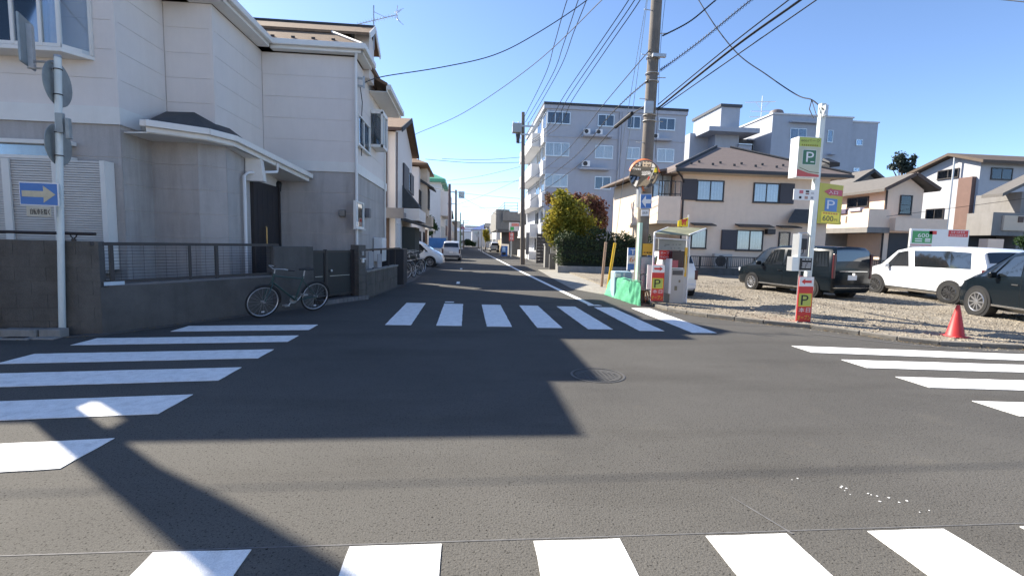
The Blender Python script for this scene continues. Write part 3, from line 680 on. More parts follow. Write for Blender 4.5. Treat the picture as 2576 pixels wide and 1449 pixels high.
# TV antenna on the ridge end
an = thing('tv_antenna', 'slanted yagi television antenna on a mast at the corner house gable', 'antenna', (-2.75, 14.6, 7.5))
m = MB(); m.tube([(-2.75, 14.6, 6.9), (-2.75, 14.6, 8.12)], .018, 6); m.build('mast', steel, an)
a0, a1 = AY(901, 62, 14.6), AY(1000, 38, 14.6)
m = MB(); m.tube([a0, a1], .012, 5)
d = (a1-a0)
for k in range(13):
    p = a0+d*(k/14); m.tube([p+V((0, -.13, 0)), p+V((0, .13, 0))], .006, 4)
m.build('boom', alu, an)
m = MB()
for s in (-1, 1):
    for k in range(4): m.tube([a1+V((.0-.03*k, 0, .02*k*s)), a1+V((-.02+.06*k, .1, s*(.08+.05*k)))], .006, 4)
    m.tube([a1+V((.02, -.12, s*.2)), a1+V((-.05, .12, s*.05))], .008, 4)
m.build('reflector', alu, an)
m = MB(); m.tube([(-2.75, 14.6, 7.95), a0.lerp(a1, .7)], .007, 4); m.build('stay', alu, an)

for o_ in (lh, an):                      # the house sits a little nearer and smaller than first laid out
    k_ = .985; l_ = o_.location.copy(); o_.location = (l_.x*k_, l_.y*k_, CAM_Z+(l_.z-CAM_Z)*k_); o_.scale = (k_, k_, k_)
# ================================================================= LEFT BOUNDARY WALLS, GATE, RAILS
C0 = V((-5.36, 7.52, 0)); DW = (V((-3.35, 10.8, 0))-C0).normalized(); NW_ = V((DW.y, -DW.x, 0)); LW = (V((-3.35, 10.8, 0))-C0).length
bw_ = thing('block_wall', 'brown stained concrete block wall behind the one-way sign post', 'wall', (-6.5, 7.4, 0))
DF = V((1, .05, 0)).normalized(); NF = V((DF.y, -DF.x, 0)); OF = C0-DF*3.9
m = MB(); m.ob(OF, DF, NF, 0, 3.9, -.13, -.015, 0, 1.37); m.build('wall_core', conc_dark, bw_)
for r in range(7):
    x = -.2*(r % 2); 
    while x < 3.9:
        a, b = max(0, x+.002), min(3.9, x+.398)
        if b-a > .05:
            m = MB(); m.ob(OF, DF, NF, a, b, -.015, R_.uniform(-.007, -.004), .196*r+.002, .196*(r+1)-.002); m.build('concrete_block', block_m, bw_)
        x += .4
m = MB(); m.tube([OF+NF*-.06+ZUP*1.48, C0-DF*.06+NF*-.06+ZUP*1.48], .022, 8); m.build('top_rail', dark_metal, bw_, smooth=True)
for x in (1.2, 2.4, 3.55):
    p = OF+DF*x-NF*.06; m = MB(); m.tube([p+ZUP*1.36, p+ZUP*1.40], .03, 8)
    for s in (-1, 1): m.tube([p+ZUP*1.39, p+ZUP*1.43+DF*.03*s, p+ZUP*1.47+DF*.05*s], .009, 6)
    m.build('rail_bracket', dark_metal, bw_)
# diagonal low wall carrying the mesh fence
lw = thing('low_wall', 'low dark stained concrete wall carrying the brown mesh fence', 'wall', (-4.6, 8.7, 0))
LF = 3.05
m = MB(); m.ob(C0, DW, NW_, .0, LW-.98, -.14, 0, 0, .70); m.build('wall', conc_dark, lw)
m = MB(); m.ob(C0, DW, NW_, .12, LW-1.0, -.12, -.02, .70, .735); m.build('coping', M('coping cement', (.16, .16, .165), .85, var=.15), lw)
fn = thing('mesh_fence', 'dark brown wire mesh fence panel standing on the low diagonal wall', 'fence', (-4.6, 8.7, .72))
m = MB(); m.ob(C0, DW, NW_, -.06, LF, -.09, -.05, 1.31, 1.36); m.build('top_rail', dark_metal, fn)
m = MB(); m.ob(C0, DW, NW_, .1, LF, -.085, -.055, .745, .79); m.build('bottom_rail', dark_metal, fn)
for x in (.0, .16, 1.3, 1.75, LF-.04):
    m = MB(); m.ob(C0, DW, NW_, x, x+(.05 if x != 1.3 else .03), -.092, -.048, .70, 1.31); m.build('post', dark_metal, fn)
m = MB(); z = .83
while z < 1.30: m.tube([C0+DW*.05-NW_*.07+ZUP*z, C0+DW*LF-NW_*.07+ZUP*z], .0028, 4); z += .05
x = .3
while x < LF: m.tube([C0+DW*x-NW_*.066+ZUP*.78, C0+DW*x-NW_*.066+ZUP*1.32], .0025, 4); x += .16
m.build('wire_mesh', dark_metal, fn, kind='stuff')
p = C0+DW*.06+NW_*.01; m = MB(); m.ob(p, DW, NW_, -.02, .24, 0, .012, .72, .775); tag(m.build('name_plate', M('number plate', (.45, .55, .62), .5)), 'small pale blue plate fixed at the corner of the low wall', 'plate')
# taller wall block beside the gate
gb = thing('gate_wall', 'tall dark concrete wall block standing between fence and gate', 'wall', (-3.6, 10.4, 0))
m = MB(); m.ob(C0, DW, NW_, LW-.98, LW, -.2, .02, 0, 1.31); m.build('wall', conc_dark, gb, bevel=.01)
for r in range(6):
    m = MB(); m.ob(C0, DW, NW_, LW-.96, LW-.02, .02, .026, .21*r+.01, .21*(r+1)-.01); m.build('block_course', conc_dark, gb)
GA, GB = V((-3.38, 10.95, 0)), V((-2.72, 12.05, 0)); DG = (GB-GA).normalized(); NG = V((DG.y, -DG.x, 0)); LG = (GB-GA).length
gt_ = thing('house_gate', 'dark metal double leaf gate before the black front door', 'gate', (-3.05, 11.5, 0))
gm_ = M('gate metal', (.03, .032, .036), .5, .3)
for i, (a, b) in enumerate(((0.0, LG*.3), (LG*.33, LG*.95))):
    m = MB(); m.ob(GA, DG, NG, a+.02, b-.02, -.10, -.07, .2, 1.18); g = m.build('gate_leaf', gm_, gt_)
    m = MB(); m.ob(GA, DG, NG, a, b, -.11, -.05, 1.17, 1.22); m.ob(GA, DG, NG, a, b, -.11, -.05, .16, .2); m.ob(GA, DG, NG, a, a+.03, -.11, -.05, .2, 1.17); m.ob(GA, DG, NG, b-.03, b, -.11, -.05, .2, 1.17); m.build('gate_frame', dark_metal, g)
    m = MB(); m.ob(GA, DG, NG, a+.1, b-.08, -.069, -.062, .62, .632); m.build('gate_bar', steel, g)
m = MB(); m.ob(GA, DG, NG, LG*.3, LG*.33, -.12, -.04, 0, 1.24); m.ob(GA, DG, NG, LG*.95, LG, -.12, -.04, 0, 1.24); m.build('gate_post', dark_metal, gt_)
m = MB(); c = GA+DG*LG*.42-NG*.05+ZUP*.75; m.lathe(c, NG, [(0, .03), (.03, .03), (.035, .015)], 12); m.build('gate_knob', steel, gt_)
gp_ = thing('gate_pillar', 'grey brick coursed gate pillar with white mailbox and lamp', 'pillar', (-2.62, 12.15, 0))
for r in range(7):
    m = MB(); m.ob(GB, DG, NG, 0.0, .24, -.16, .1+.002*(r % 2), .185*r+.003+.06, .185*(r+1)-.003+.06); m.build('pillar_block', block_m, gp_)
m = MB(); m.ob(GB, DG, NG, .08, .15, .101, .15, .92, 1.0); m.ob(GB, DG, NG, .05, .18, .101, .18, 1.0, 1.03); m.build('pillar_lamp', WHITE, gp_, bevel=.01)
m = MB(); m.ob(GB, DG, NG, .09, .16, .101, .125, 1.1, 1.2); m.build('intercom', M('intercom grey', (.3, .3, .3), .5), gp_)
# tiled step edge in front of the gate
st = thing('gate_step', 'low step with small upright tiles in front of the gate', 'step', (-3.0, 11.4, 0))
m = MB(); m.ob(GA, DG, NG, .1, LG+.25, -.12, .16, 0, .10); m.build('step', conc_dark, st)
for k in range(12):
    m = MB(); m.ob(GA, DG, NG, .1+.12*k+.006, .1+.12*(k+1)-.006, .161, .178, .0, .105); m.build('tile', M('edge tile', (.15, .15, .155), .7, var=.2) if k == 0 else bpy.data.materials['edge tile'], st)
# street side block wall
SA, SB = V((-2.52, 12.3, 0)), V((-2.22, 15.6, 0)); DS = (SB-SA).normalized(); NS = V((DS.y, -DS.x, 0)); LS_ = (SB-SA).length
sw = thing('street_wall', 'low block wall with dark rail along the narrow street beside the pillar', 'wall', (-2.4, 14, 0))
m = MB(); m.ob(SA, DS, NS, 0, LS_, -.12, -.015, 0, .66); m.build('wall_core', conc_dark, sw)
for r in range(2):
    for k in range(8):
        m = MB(); m.ob(SA, DS, NS, k*.414+.005, (k+1)*.414-.005, -.015, R_.uniform(0, .006), .33*r+.005, .33*(r+1)-.005); m.build('concrete_block', block_m, sw)
m = MB(); m.ob(SA, DS, NS, -.02, LS_+.02, -.14, .03, .66, .71); m.build('coping', concrete, sw, bevel=.01)
m = MB(); m.ob(SA, DS, NS, 0, LS_+.6, -.08, -.04, 1.2, 1.25)
for x in (.0, .8, 1.6, 2.4, 3.2): m.ob(SA, DS, NS, x, x+.035, -.08, -.04, .71, 1.2)
m.build('railing', dark_metal, sw)
m = MB(); m.ob(SA, DS, NS, .25, .7, -.03, -.01, .75, 1.18); m.ob(SA, DS, NS, 1.1, 1.5, -.03, -.01, .72, 1.1); m.build('hung_panel', M('grey board', (.33, .34, .36), .6), sw)
m = MB(); m.box(-2.95, -2.1, 16.2, 17.2, 0, 1.2); dh = m.build('dark_shed', M('dark sheet', (.03, .03, .035), .7)); tag(dh, 'dark covered heap beside the parked bicycles by the wall', 'storage')

# ================================================================= ONE-WAY SIGN POST, LEFT
sp = thing('sign_post', 'white street sign post seen from behind with two round sign backs', 'sign post', (-5.85, 7.45, 0))
pb, pt_ = V((-5.86, 7.45, 0)), V((-5.69, 7.45, 3.9))
def onp(z): return pb.lerp(pt_, z/3.9)
m = MB(); m.tube([pb, pt_], .042, 14); m.build('post', pole_paint, sp, smooth=True)
m = MB(); m.cyl(pt_, pt_+V((0, 0, .03)), .048, .04, 14); m.build('post_cap', steel, sp)
back_m = M('sign back aluminium', (.30, .33, .33), .5, .5, var=.15, scale=5)
for (px, py, r) in ((141, 212, .31), (143, 366, .29)):
    c = AY(px, py, 7.55); nn = V((-.989, -.148, 0)).normalized(); tq = V((nn.y, -nn.x, 0))
    m = MB(); m.lathe(c-nn*.02, nn, [(-.006, r*.96), (-.004, r), (.004, r), (.006, r*.96)], 36)
    f = m.build('round_sign', back_m, sp)
    m = MB(); m.lathe(c-nn*.013, nn, [(0, r*.97), (.002, r*.97)], 36); m.build('sign_face', WHITE, f)
    for dz in (-r*.55, r*.55):
        q = onp(c.z+dz); m = MB(); m.ring(q, (0, 0, 1), .046, .008, 14, 5); m.build('band', dark_metal, sp)
    for dz in (-r*.5, r*.5):
        q = V((c.x, c.y, c.z+dz)); m = MB(); m.beam(q-tq*r*.6, q+tq*r*.6, .02, .03); m.build('stiffener', back_m, f)
for (x0, y0, x1, y1) in ((141, 285, 160, 335), (166, 298, 176, 350)):
    a = RY(x0, y0, x1, y1, 7.42); m = MB(); m.box(a[0], a[1], 7.40, 7.46, a[2], a[3]); m.build('clamp_box', back_m, sp, bevel=.008)
m = MB()
pc = AY(68, 152, 7.45); m.tube([onp(3.83), V((pc.x, 7.45, onp(3.83).z))], .016, 8); m.tube([onp(3.74), V((pc.x, 7.45, onp(3.74).z))], .013, 8); m.build('side_arm', steel, sp)
c = AY(62, 103, 7.45); nn = V((-.93, -.37, 0)).normalized(); tt = V((-.37, .93, 0))
m = MB(); m.ob(c, tt, nn, -.24, .24, -.03, 0, -.34, .30); hs = m.build('side_sign', back_m, sp, bevel=.02)
m = MB(); m.ob(c, tt, nn, -.05, .05, -.09, -.031, -.36, .22); m.build('side_sign_bracket', steel, sp)
# blue one-way plate facing the viewer
x0, x1, z0, z1_ = RY(48, 459, 147, 517, 7.30)
ow = thing('one_way_sign', 'blue one-way sign with faded right arrow on the white post', 'sign', ((x0+x1)/2, 7.3, z0))
O = V((x0, 7.3, z0)); U = V((1, -.01, -.012)).normalized(); P = V((.012, 0, 1)).normalized(); N = V((0, -1, 0))
W_, H_ = x1-x0, z1_-z0
plate(O, U, P, N, W_, H_, .02, WHITE, ow, 'border_plate', .004)
m = MB(); m.ob(O, U, N, .012, W_-.012, .0005, .002, .012, H_-.012, up=P); m.build('blue_face', blue, ow)
arrow(O+U*.035+P*H_*.5+N*.0022, U, P, N, W_*.86, H_*.37, cream_p, ow, .36, .36)
m = MB(); m.beam(O+U*W_*.9+P*H_*.5-N*.02, V((onp(z0+H_*.5).x, 7.45, z0+H_*.5)), .03, .06); m.build('bracket', steel, ow)
x0, x1, z0, z1_ = RY(66, 520, 128, 545, 7.30)
ex_ = thing('supplementary_sign', 'small cream plate lettered for bicycles below the one-way sign', 'sign', ((x0+x1)/2, 7.3, z0))
O = V((x0, 7.3, z0)); W_, H_ = x1-x0, z1_-z0
plate(O, U, P, N, W_, H_, .012, M('faded cream plate', (.50, .47, .38), .5, var=.08), ex_, 'plate', .003)
for dx in (0, .004): text('自転車を除く', O+U*(.05+dx)+P*H_*.2, U, P, N, H_*.6, black_p, ex_, W_*.8, ext=.0015+dx*.1)

# ================================================================= UTILITY POLE OUT AT THE LEFT (its shade and cables fall into view)
def sweep_pole(name, label, base, top, r0, r1, mt, group=None):
    t = thing(name, label, 'utility pole', base, group)
    m = MB(); m.tube([V(base).lerp(V(top), k/6) for k in range(7)], [r0+(r1-r0)*k/6 for k in range(7)], 16); m.build('pole', mt, t, smooth=True); return t
pl = sweep_pole('utility_pole', 'concrete utility pole rising beyond the left edge, casting the slanting shade', (-7.05, 7.25, 0), (-7.05, 7.25, 10.5), .165, .14, pole_conc)
m = MB(); m.tube([(-6.97, 7.33, 4.9), (-6.94, 7.36, 5.6), (-6.93, 7.37, 6.3), (-6.93, 7.37, 8.6)], [.03, .07, .1, .1], 12); m.build('cable_box', black, pl)
m = MB(); m.box(-7.24, -7.12, 7.08, 7.18, 6.1, 6.35); m.build('closure', black, pl)

# ================================================================= BICYCLES
def bicycle(name, label, group, frame_m, rimm, basket=False, hb=1.0):
    t = local_thing(name, label, 'bicycle', group); r = .325; wb = 1.08
    def wheel(x):
        m = MB(); m.ring((x, 0, r), (0, 1, 0), r-.016, .017, 40, 6); wo = m.build('wheel', tyre_m, t, smooth=True)
        m = MB(); m.ring((x, 0, r), (0, 1, 0), r-.041, .011, 40, 4, 1.1); m.build('rim', rimm, wo, smooth=True)
        m = MB()
        for k in range(18):
            a = 2*math.pi*k/18+.1; s = .02 if k % 2 else -.02
            m.tube([(x, s, r), (x+(r-.05)*math.cos(a), 0, r+(r-.05)*math.sin(a))], .0013, 3)
        m.build('spokes', steel, wo)
        m = MB(); m.cyl((x, -.045, r), (x, .045, r), .022, n=10); m.build('hub', steel, wo)
        m = MB(); m.box(x-.03, x+.02, -.008, .008, r-.22, r-.19); m.build('reflector', lamp_clear, wo)
    wheel(0); wheel(wb)
    bb = V((.44, 0, .29)); st = V((.30, 0, .80)); hd = V((.90, 0, .86)); hd2 = V((.93, 0, .72)); ra = V((0, 0, r)); fa = V((wb, 0, r))
    m = MB(); m.tube([bb, st], .016, 8); m.tube([bb, hd2], .018, 8); m.tube([st-V((0, 0, .06)), hd-V((0, 0, .02))], .014, 8) if not basket else m.tube([bb+V((.08, 0, .12)), hd], .014, 8)
    m.tube([hd+V((0, 0, .03)), hd2], .02, 8)
    for s in (-.05, .05): m.tube([bb+V((0, s*.4, 0)), ra+V((0, s, 0))], .010, 6); m.tube([st-V((0, 0, .1)), ra+V((0, s, 0))], .008, 6)
    m.build('frame', frame_m, t, smooth=True)
    m = MB()
    for s in (-.045, .045): m.tube([hd2, hd2+V((.02, s, -.06)), fa+V((0, s, 0))], .010, 6)
    m.build('fork', frame_m, t, smooth=True)
    m = MB(); m.tube([st-V((0, 0, .05)), st+V((-.02, 0, .12))], .013, 8); m.build('seat_post', steel, t)
    m = MB(); s0 = st+V((-.02, 0, .13)); m.hexa([s0+V(p) for p in ((-.15, -.09, 0), (.13, -.02, 0), (.13, .02, 0), (-.15, .09, 0), (-.16, -.08, .05), (.13, -.015, .035), (.13, .015, .035), (-.16, .08, .05))]); m.build('saddle', black, t, bevel=.018)
    m = MB(); h0 = hd+V((-.01, 0, .12)); m.tube([hd, h0], .012, 8)
    m.tube([h0+V((-.18*hb, -.27, .0)), h0+V((-.03, -.22, .03)), h0+V((.03, 0, 0)), h0+V((-.03, .22, .03)), h0+V((-.18*hb, .27, .0))], .011, 8); m.build('handlebar', steel, t, smooth=True)
    m = MB()
    for s in (-.27, .27): m.tube([h0+V((-.19*hb, s, 0)), h0+V((-.08*hb, s*.95, .015))], .016, 8)
    m.build('grips', black, t)
    m = MB(); m.lathe(bb+V((0, -.045, 0)), (0, 1, 0), [(-.003, .085), (.003, .085)], 22); m.tube([bb+V((0, -.06, 0)), bb+V((.1, -.06, -.13))], .010, 6); m.tube([bb+V((0, .06, 0)), bb+V((-.1, .06, .13))], .010, 6)
    m.box(.50, .59, -.16, -.065, .145, .17); m.box(.29, .38, .065, .16, .41, .435); m.build('crankset', steel, t)
    m = MB(); m.tube([bb+V((0, -.045, .08)), ra+V((0, -.045, .03))], .004, 4); m.tube([bb+V((0, -.045, -.08)), ra+V((0, -.045, -.03))], .004, 4); m.build('chain', black, t)
    for c, a0, a1_ in ((0, 20, 190), (wb, 60, 200)):
        m = MB(); m.tube([(c+(r+.018)*math.cos(math.radians(a)), 0, r+(r+.018)*math.sin(math.radians(a))) for a in range(a0, a1_, 10)], .012, 6); m.build('mudguard', frame_m if basket else black, t)
    if basket:
        m = MB(); b0 = V((1.02, 0, .82))
        for k in range(9):
            a = -.17+.34*k/8
            m.tube([b0+V((-.1, a, .25)), b0+V((-.07, a*.8, 0)), b0+V((.13, a*.8, 0)), b0+V((.17, a, .25))], .003, 4)
        for z, e in ((0, .8), (.08, .86), (.16, .94), (.25, 1)): m.tube([b0+V((-.07-.03*z/.25, -.17*e, z)), b0+V((.13+.04*z/.25, -.17*e, z)), b0+V((.13+.04*z/.25, .17*e, z)), b0+V((-.07-.03*z/.25, .17*e, z)), b0+V((-.07-.03*z/.25, -.17*e, z))], .004, 4)
        m.build('basket', steel, t)
        m = MB(); m.box(-.2, .2, -.06, .06, r*2+.05, r*2+.07); m.build('carrier', steel, t)
    return t
rim_w = M('pale rim', (.55, .56, .57), .35, .5)
bk = bicycle('bicycle', 'dark green bicycle with pale wheel rims leaning against the low wall', None, M('bike green', (.02, .06, .055), .4), rim_w)
P0, P1 = V((-3.77, 9.17, .012)), V((-3.14, 10.16, .0)); d = P1-P0; s_ = d.length/1.08
bk.location = P1; bk.scale = (s_*1.0, 1, .93); bk.rotation_euler = (math.radians(-7), 0, math.atan2(-d.y, -d.x))
proto = bicycle('bicycle', 'black city bicycle with a wire basket, nearest of the bicycles parked by the street', 'bicycles parked along the narrow street', black, rim_w, True, .7)
spots = [(-2.30, 18.6, 62, -6, None), (-2.12, 19.5, 75, 5, 'black city bicycle standing in the middle of the parked bicycle row'), (-2.05, 21.0, 58, -5, 'black city bicycle farthest along the parked bicycle row'), (-2.0, 22.4, 70, 4, 'black city bicycle next to the nose of the white parked minivan')]
for i, (x, y, a, tilt, lab) in enumerate(spots):
    o = proto if i == 0 else dup(proto)
    o.location = (x, y, .012); o.rotation_euler = (math.radians(tilt), 0, math.radians(a-180)); 
    if lab: o['label'] = lab
# ================================================================= HOUSES ALONG THE STREET, LEFT
def gable_roof(m, x0, x1, y0, y1, z, h, axis='x', th=.14):
    """closed gable roof over a rectangle, ridge along axis"""
    if axis == 'x':
        ym = (y0+y1)/2; prof = [(y0, z), (ym, z+h), (y1, z), (y1, z+th), (ym, z+h+th), (y0, z+th)]
        m.prism([(x0, a, b) for a, b in prof], (x1-x0, 0, 0))
    else:
        xm = (x0+x1)/2; prof = [(x0, z), (xm, z+h), (x1, z), (x1, z+th), (xm, z+h+th), (x0, z+th)]
        m.prism([(a, y0, b) for a, b in prof], (0, y1-y0, 0))
h2 = thing('street_house', 'beige two storey house with brown entrance and dark shutters beyond the corner house', 'house', (-5, 24, 0))
XS = -3.0
e2z = AY(1000, 328, 20.2).z; r2z = AY(1016, 302, 23.4).z
m = MB(); m.prism([(-5.4, 20.5, 0), (-5.4, 20.5, e2z), (-5.4, 23.5, r2z-.1), (-5.4, 26.5, e2z), (-5.4, 26.5, 0)], (2.4, 0, 0)); m.build('wall', siding, h2)
m = MB(); gable_roof(m, -5.6, XS+.3, 20.1, 26.9, e2z, r2z-e2z, 'x', .1); m.build('roof', roof_br, h2)
m = MB()
for yy in (20.1, 26.9): m.beam((XS+.32, yy, e2z+.02), (XS+.32, 23.5, r2z+.02), .04, .2)
m.build('bargeboard', roof_dk, h2)
m = MB(); m.box(-5.6, XS+.3, 20.0, 20.09, e2z-.04, e2z+.08); m.build('gutter', brown_w, h2)
m = MB(); m.tube([(XS-.35, 20.42, e2z), (XS-.35, 20.42, 2.6)], .04, 6); m.tube([(XS+.05, 20.6, e2z), (XS+.05, 20.6, 2.6)], .03, 6); m.build('downpipe', brown_w, h2)
for (x0, y0, x1, y1) in ((1013, 418, 1026, 478), (1030, 440, 1038, 490)):
    a, b, c, d = RX(x0, y0, x1, y1, XS)
    m = MB(); m.box(XS, XS+.08, a, b, c, d); m.build('shutter', shut_m, h2)
a, b, c, d = RX(1017, 440, 1033, 490, XS); win_x(h2, 1019, 432, 1031, 480, XS, 1, dark_metal, panes=2, cur=False, fr=.05)
m = MB(); m.box(-5.0, XS+.45, 19.4, 20.49, 2.45, 2.6); m.box(-5.0, XS+.5, 19.3, 19.395, 2.35, 2.75); m.build('porch_roof', M('porch sheet', (.17, .17, .18), .6), h2)
m = MB(); m.box(-4.2, XS-.25, 20.42, 20.49, 0, 2.4); m.build('entrance_door', brown_w, h2)
m = MB(); m.box(XS+.001, XS+.05, 20.9, 21.7, .3, 2.2); m.build('side_panel', white_r, h2)
m = MB(); m.prism([(XS, 22.6, 4.0), (XS+.75, 22.6, 3.1), (XS+.75, 22.6, 3.0), (XS, 22.6, 3.0)], (0, 1.5, 0)); m.build('awning_box', roof_dk, h2)
m = MB(); m.box(XS, XS+.8, 22.4, 25.8, 2.4, 2.95); m.build('balcony', siding, h2); 
m = MB(); m.prism([(XS, 22.2, 2.4), (XS+1.1, 22.2, 2.1), (XS+1.1, 22.2, 2.2), (XS, 22.2, 2.55)], (0, 3.8, 0)); m.build('lower_roof', roof_dk, h2)
m = MB(); m.box(XS+.01, XS+.6, 22.5, 24.5, 0, 2.1); m.build('dark_porch', M('mossy screen', (.05, .055, .05), .9), h2)
h3 = thing('street_house', 'cream house with projecting upper bay and dark frames, third along the left side', 'house', (-5, 31, 0))
m = MB(); m.box(-9, XS-.1, 31, 36, 0, 6.1); m.build('wall', siding, h3)
m = MB(); m.box(XS-.1, XS+.35, 32.2, 34, 3.1, 6.3); m.build('bay', beige_pale, h3)
m = MB(); hip(m, -9.4, XS+.5, 30.6, 36.4, 6.3, .45); m.build('roof', roof_br, h3)
m = MB(); m.prism([(XS-.1, 32, 5.3), (XS+.8, 32, 4.85), (XS+.8, 32, 4.95), (XS-.1, 32, 5.5)], (0, 2.2, 0)); m.build('bay_roof', roof_dk, h3)
for yy, zz in ((31.1, 3.4), (32.5, 3.6), (34.4, 3.4), (31.2, .8), (34.2, .8)):
    window(h3, (XS+(.35 if 32 < yy < 33 else -.1), yy, zz), (0, 1, 0), (1, 0, 0), 1.1, 1.3, dark_metal, cur=False)
m = MB(); m.box(XS-.1, XS+.5, 34.2, 35.8, 2.5, 3.2); m.build('balcony', beige_pale, h3)
h4 = thing('street_house', 'tall pale grey house with bright green metal roof on the left side', 'house', (-6, 54, 0))
x0, x1, z0, z1_ = RY(1058, 452, 1108, 610, 50)
m = MB(); m.box(x0-6, x1, 50, 62, 0, z1_); m.build('wall', white_r, h4)
m = MB(); hip(m, x0-6.5, x1+.5, 49.5, 62.5, z1_+.05, .5, .3); m.build('roof', M('green metal roof', (.10, .36, .22), .5, var=.1), h4)
m = MB(); m.box(x1, x1+.9, 50.3, 58, 4.1, 6.6); m.build('balcony', siding, h4)
for yy in (51, 54, 57): window(h4, (x1, yy, 1.5), (0, 1, 0), (1, 0, 0), 1.4, 1.6, alu, cur=False)
window(h4, (x1, 52, 7.0), (0, 1, 0), (1, 0, 0), 1.2, 1.0, alu, cur=False)
def plain_house(label, x0, x1, y0, y1, z, mt, rm, roof='hip', wins=(), nx=1, dz=.9):
    t = thing('distant_house', label, 'house', ((x0+x1)/2, y0, 0))
    m = MB(); m.box(x0, x1, y0, y1, 0, z); m.build('wall', mt, t)
    m = MB()
    if roof == 'hip': hip(m, x0-.4, x1+.4, y0-.4, y1+.4, z+.1, .45)
    elif roof == 'gable': gable_roof(m, x0-.4, x1+.4, y0-.4, y1+.4, z, dz*1.4, 'x')
    else: m.box(x0-.15, x1+.15, y0-.15, y1+.15, z, z+.25)
    m.build('roof', rm, t)
    xs = x1 if nx > 0 else x0
    for (yy, zz, w_, h_) in wins: window(t, (xs, yy, zz), (0, 1, 0), (nx, 0, 0), w_, h_, alu, cur=False)
    k = 0
    for zz in (.9, 3.6):
        for xx in (x0+.8, (x0+x1)/2+.3):
            if zz+1.2 < z and x1-x0 > 3: window(t, (xx, y0, zz), (1, 0, 0), (0, -1, 0), 1.5, 1.1, alu, cur=(k % 2 == 0)); k += 1
    return t
W2_ = ((1.2, 1.2), )
def ws(y0, y1): return [(y0+1+i*2.6, zz, 1.4, 1.2) for i in range(int((y1-y0-1)/2.6)) for zz in (1.0, 3.7)]
plain_house('brown brick toned house behind the tall brown pole on the left', -9, -3.0, 64, 74, 7.0, M('brick render', (.20, .13, .105), .85, var=.15), roof_br, 'flat', ws(64, 74))
plain_house('pinkish grey house halfway down the left side', -10, -3.1, 75.5, 86, 5.6, beige, roof_gy, 'hip', ws(75.5, 86))
plain_house('white walled house farther down the left side', -10, -3.2, 88, 100, 6.0, white_r, roof_dk, 'gable', ws(88, 100))
plain_house('tan house near the far left end of the street', -10, -3.2, 103, 118, 5.5, beige_pale, roof_gy, 'hip', ws(103, 118))
plain_house('grey house at the far left end of the street', -10, -3.0, 121, 140, 6.4, grey_r, roof_dk, 'flat', ws(121, 140))
# low carport shed and plant corner between the houses
t = thing('carport', 'low carport roof with brick screen behind the white minivan', 'carport', (-4, 40, 0))
m = MB(); m.box(-7, -2.9, 37, 44, 2.35, 2.5); m.build('carport_roof', alu, t)
m = MB(); m.box(-3.4, -3.1, 37.5, 38.6, 0, 2.3); m.build('screen', brown_w, t)
for y in (37.2, 43.5): 
    m = MB(); m.box(-3.02, -2.94, y, y+.08, 0, 2.35); m.build('post', alu, t)
m = MB(); m.box(-3.4, -1.75, 40.2, 40.5, .9, 1.75); m.box(-3.3, -3.2, 40.2, 40.5, 0, .9); m.box(-1.95, -1.85, 40.2, 40.5, 0, .9); tag(m.build('blue_sheet', tarp_blue), 'bright blue sheet hung behind the white minivan', 'tarpaulin')

# ================================================================= STREET, RIGHT SIDE
# grey flat roofed building with roof railing
g5 = thing('flat_building', 'grey flat roofed two storey building with rooftop railing behind the street pole', 'building', (9, 60, 0))
x0, x1, zz0, zz1 = RY(1281, 535, 1365, 640, 60)
m = MB(); m.box(x0, x1+8, 60, 74, 0, zz1-.9); m.build('wall', grey_r, g5)
m = MB(); m.box(x0-.9, x1+8, 59.6, 75, zz1-1.1, zz1+.05); m.build('parapet', grey_r, g5)
m = MB()
for z in (zz1+.4, zz1+.75, zz1+1.1): m.box(x0-.7, x1+8, 59.75, 59.8, z, z+.05); m.box(x0-.72, x0-.67, 59.8, 75, z, z+.05)
for k in range(9): m.box(x0-.7+k*1.6, x0-.64+k*1.6, 59.73, 59.79, zz1, zz1+1.15)
m.build('railing', M('rail green grey', (.22, .32, .32), .5), g5)
m = MB(); m.box(x0-1.6, x0+3, 57.8, 60, 2.75, 3.1); m.build('shop_canopy', M('canopy dark', (.10, .10, .105), .7), g5)
m = MB(); m.box(x0-1.7, x0, 60, 74, 3.0, 5.6); m.build('balcony', concrete, g5)
for k in range(2): window(g5, (x0+2.4+2.1*k, 60, 3.6), (1, 0, 0), (0, -1, 0), 1.2, 1.2, alu, cur=True)
def signboard(label, x0, y0, x1, y1, Y, mt, extra=None, legs=True, nm='shop_sign'):
    a, b, c, d = RY(x0, y0, x1, y1, Y); t = thing(nm, label, 'sign', ((a+b)/2, Y, c))
    m = MB(); m.box(a, b, Y, Y+.12, c, d); m.build('board', mt, t)
    return t, a, b, c, d
t, a, b, c, d = signboard('white sign with red lettering and a green square behind the street pole', 1281, 560, 1307, 581, 52, white_r)
m = MB(); m.box(a+.12, a+.52, 51.98, 51.999, c+.06, c+.42); m.build('green_square', M('bright green print', (.05, .42, .10), .5), t)
m = MB(); m.box(a+.25, b-.1, 51.98, 51.999, c+.5, d-.08); m.build('red_panel', M('soft red print', (.62, .10, .06), .5), t)
text('ロロヨ', (a+.3, 51.975, c+.53), (1, 0, 0), (0, 0, 1), (0, -1, 0), .26, white_r, t, (b-a)*.55)
m = MB(); m.tube([(a+.3, 52.06, 0), (a+.3, 52.06, c)], .05, 6); m.build('leg', steel, t)
t, a, b, c, d = signboard('upright red sign with pale lettering below the white and red sign', 1281, 585, 1293, 606, 50, M('pale red board', (.55, .10, .08), .5))
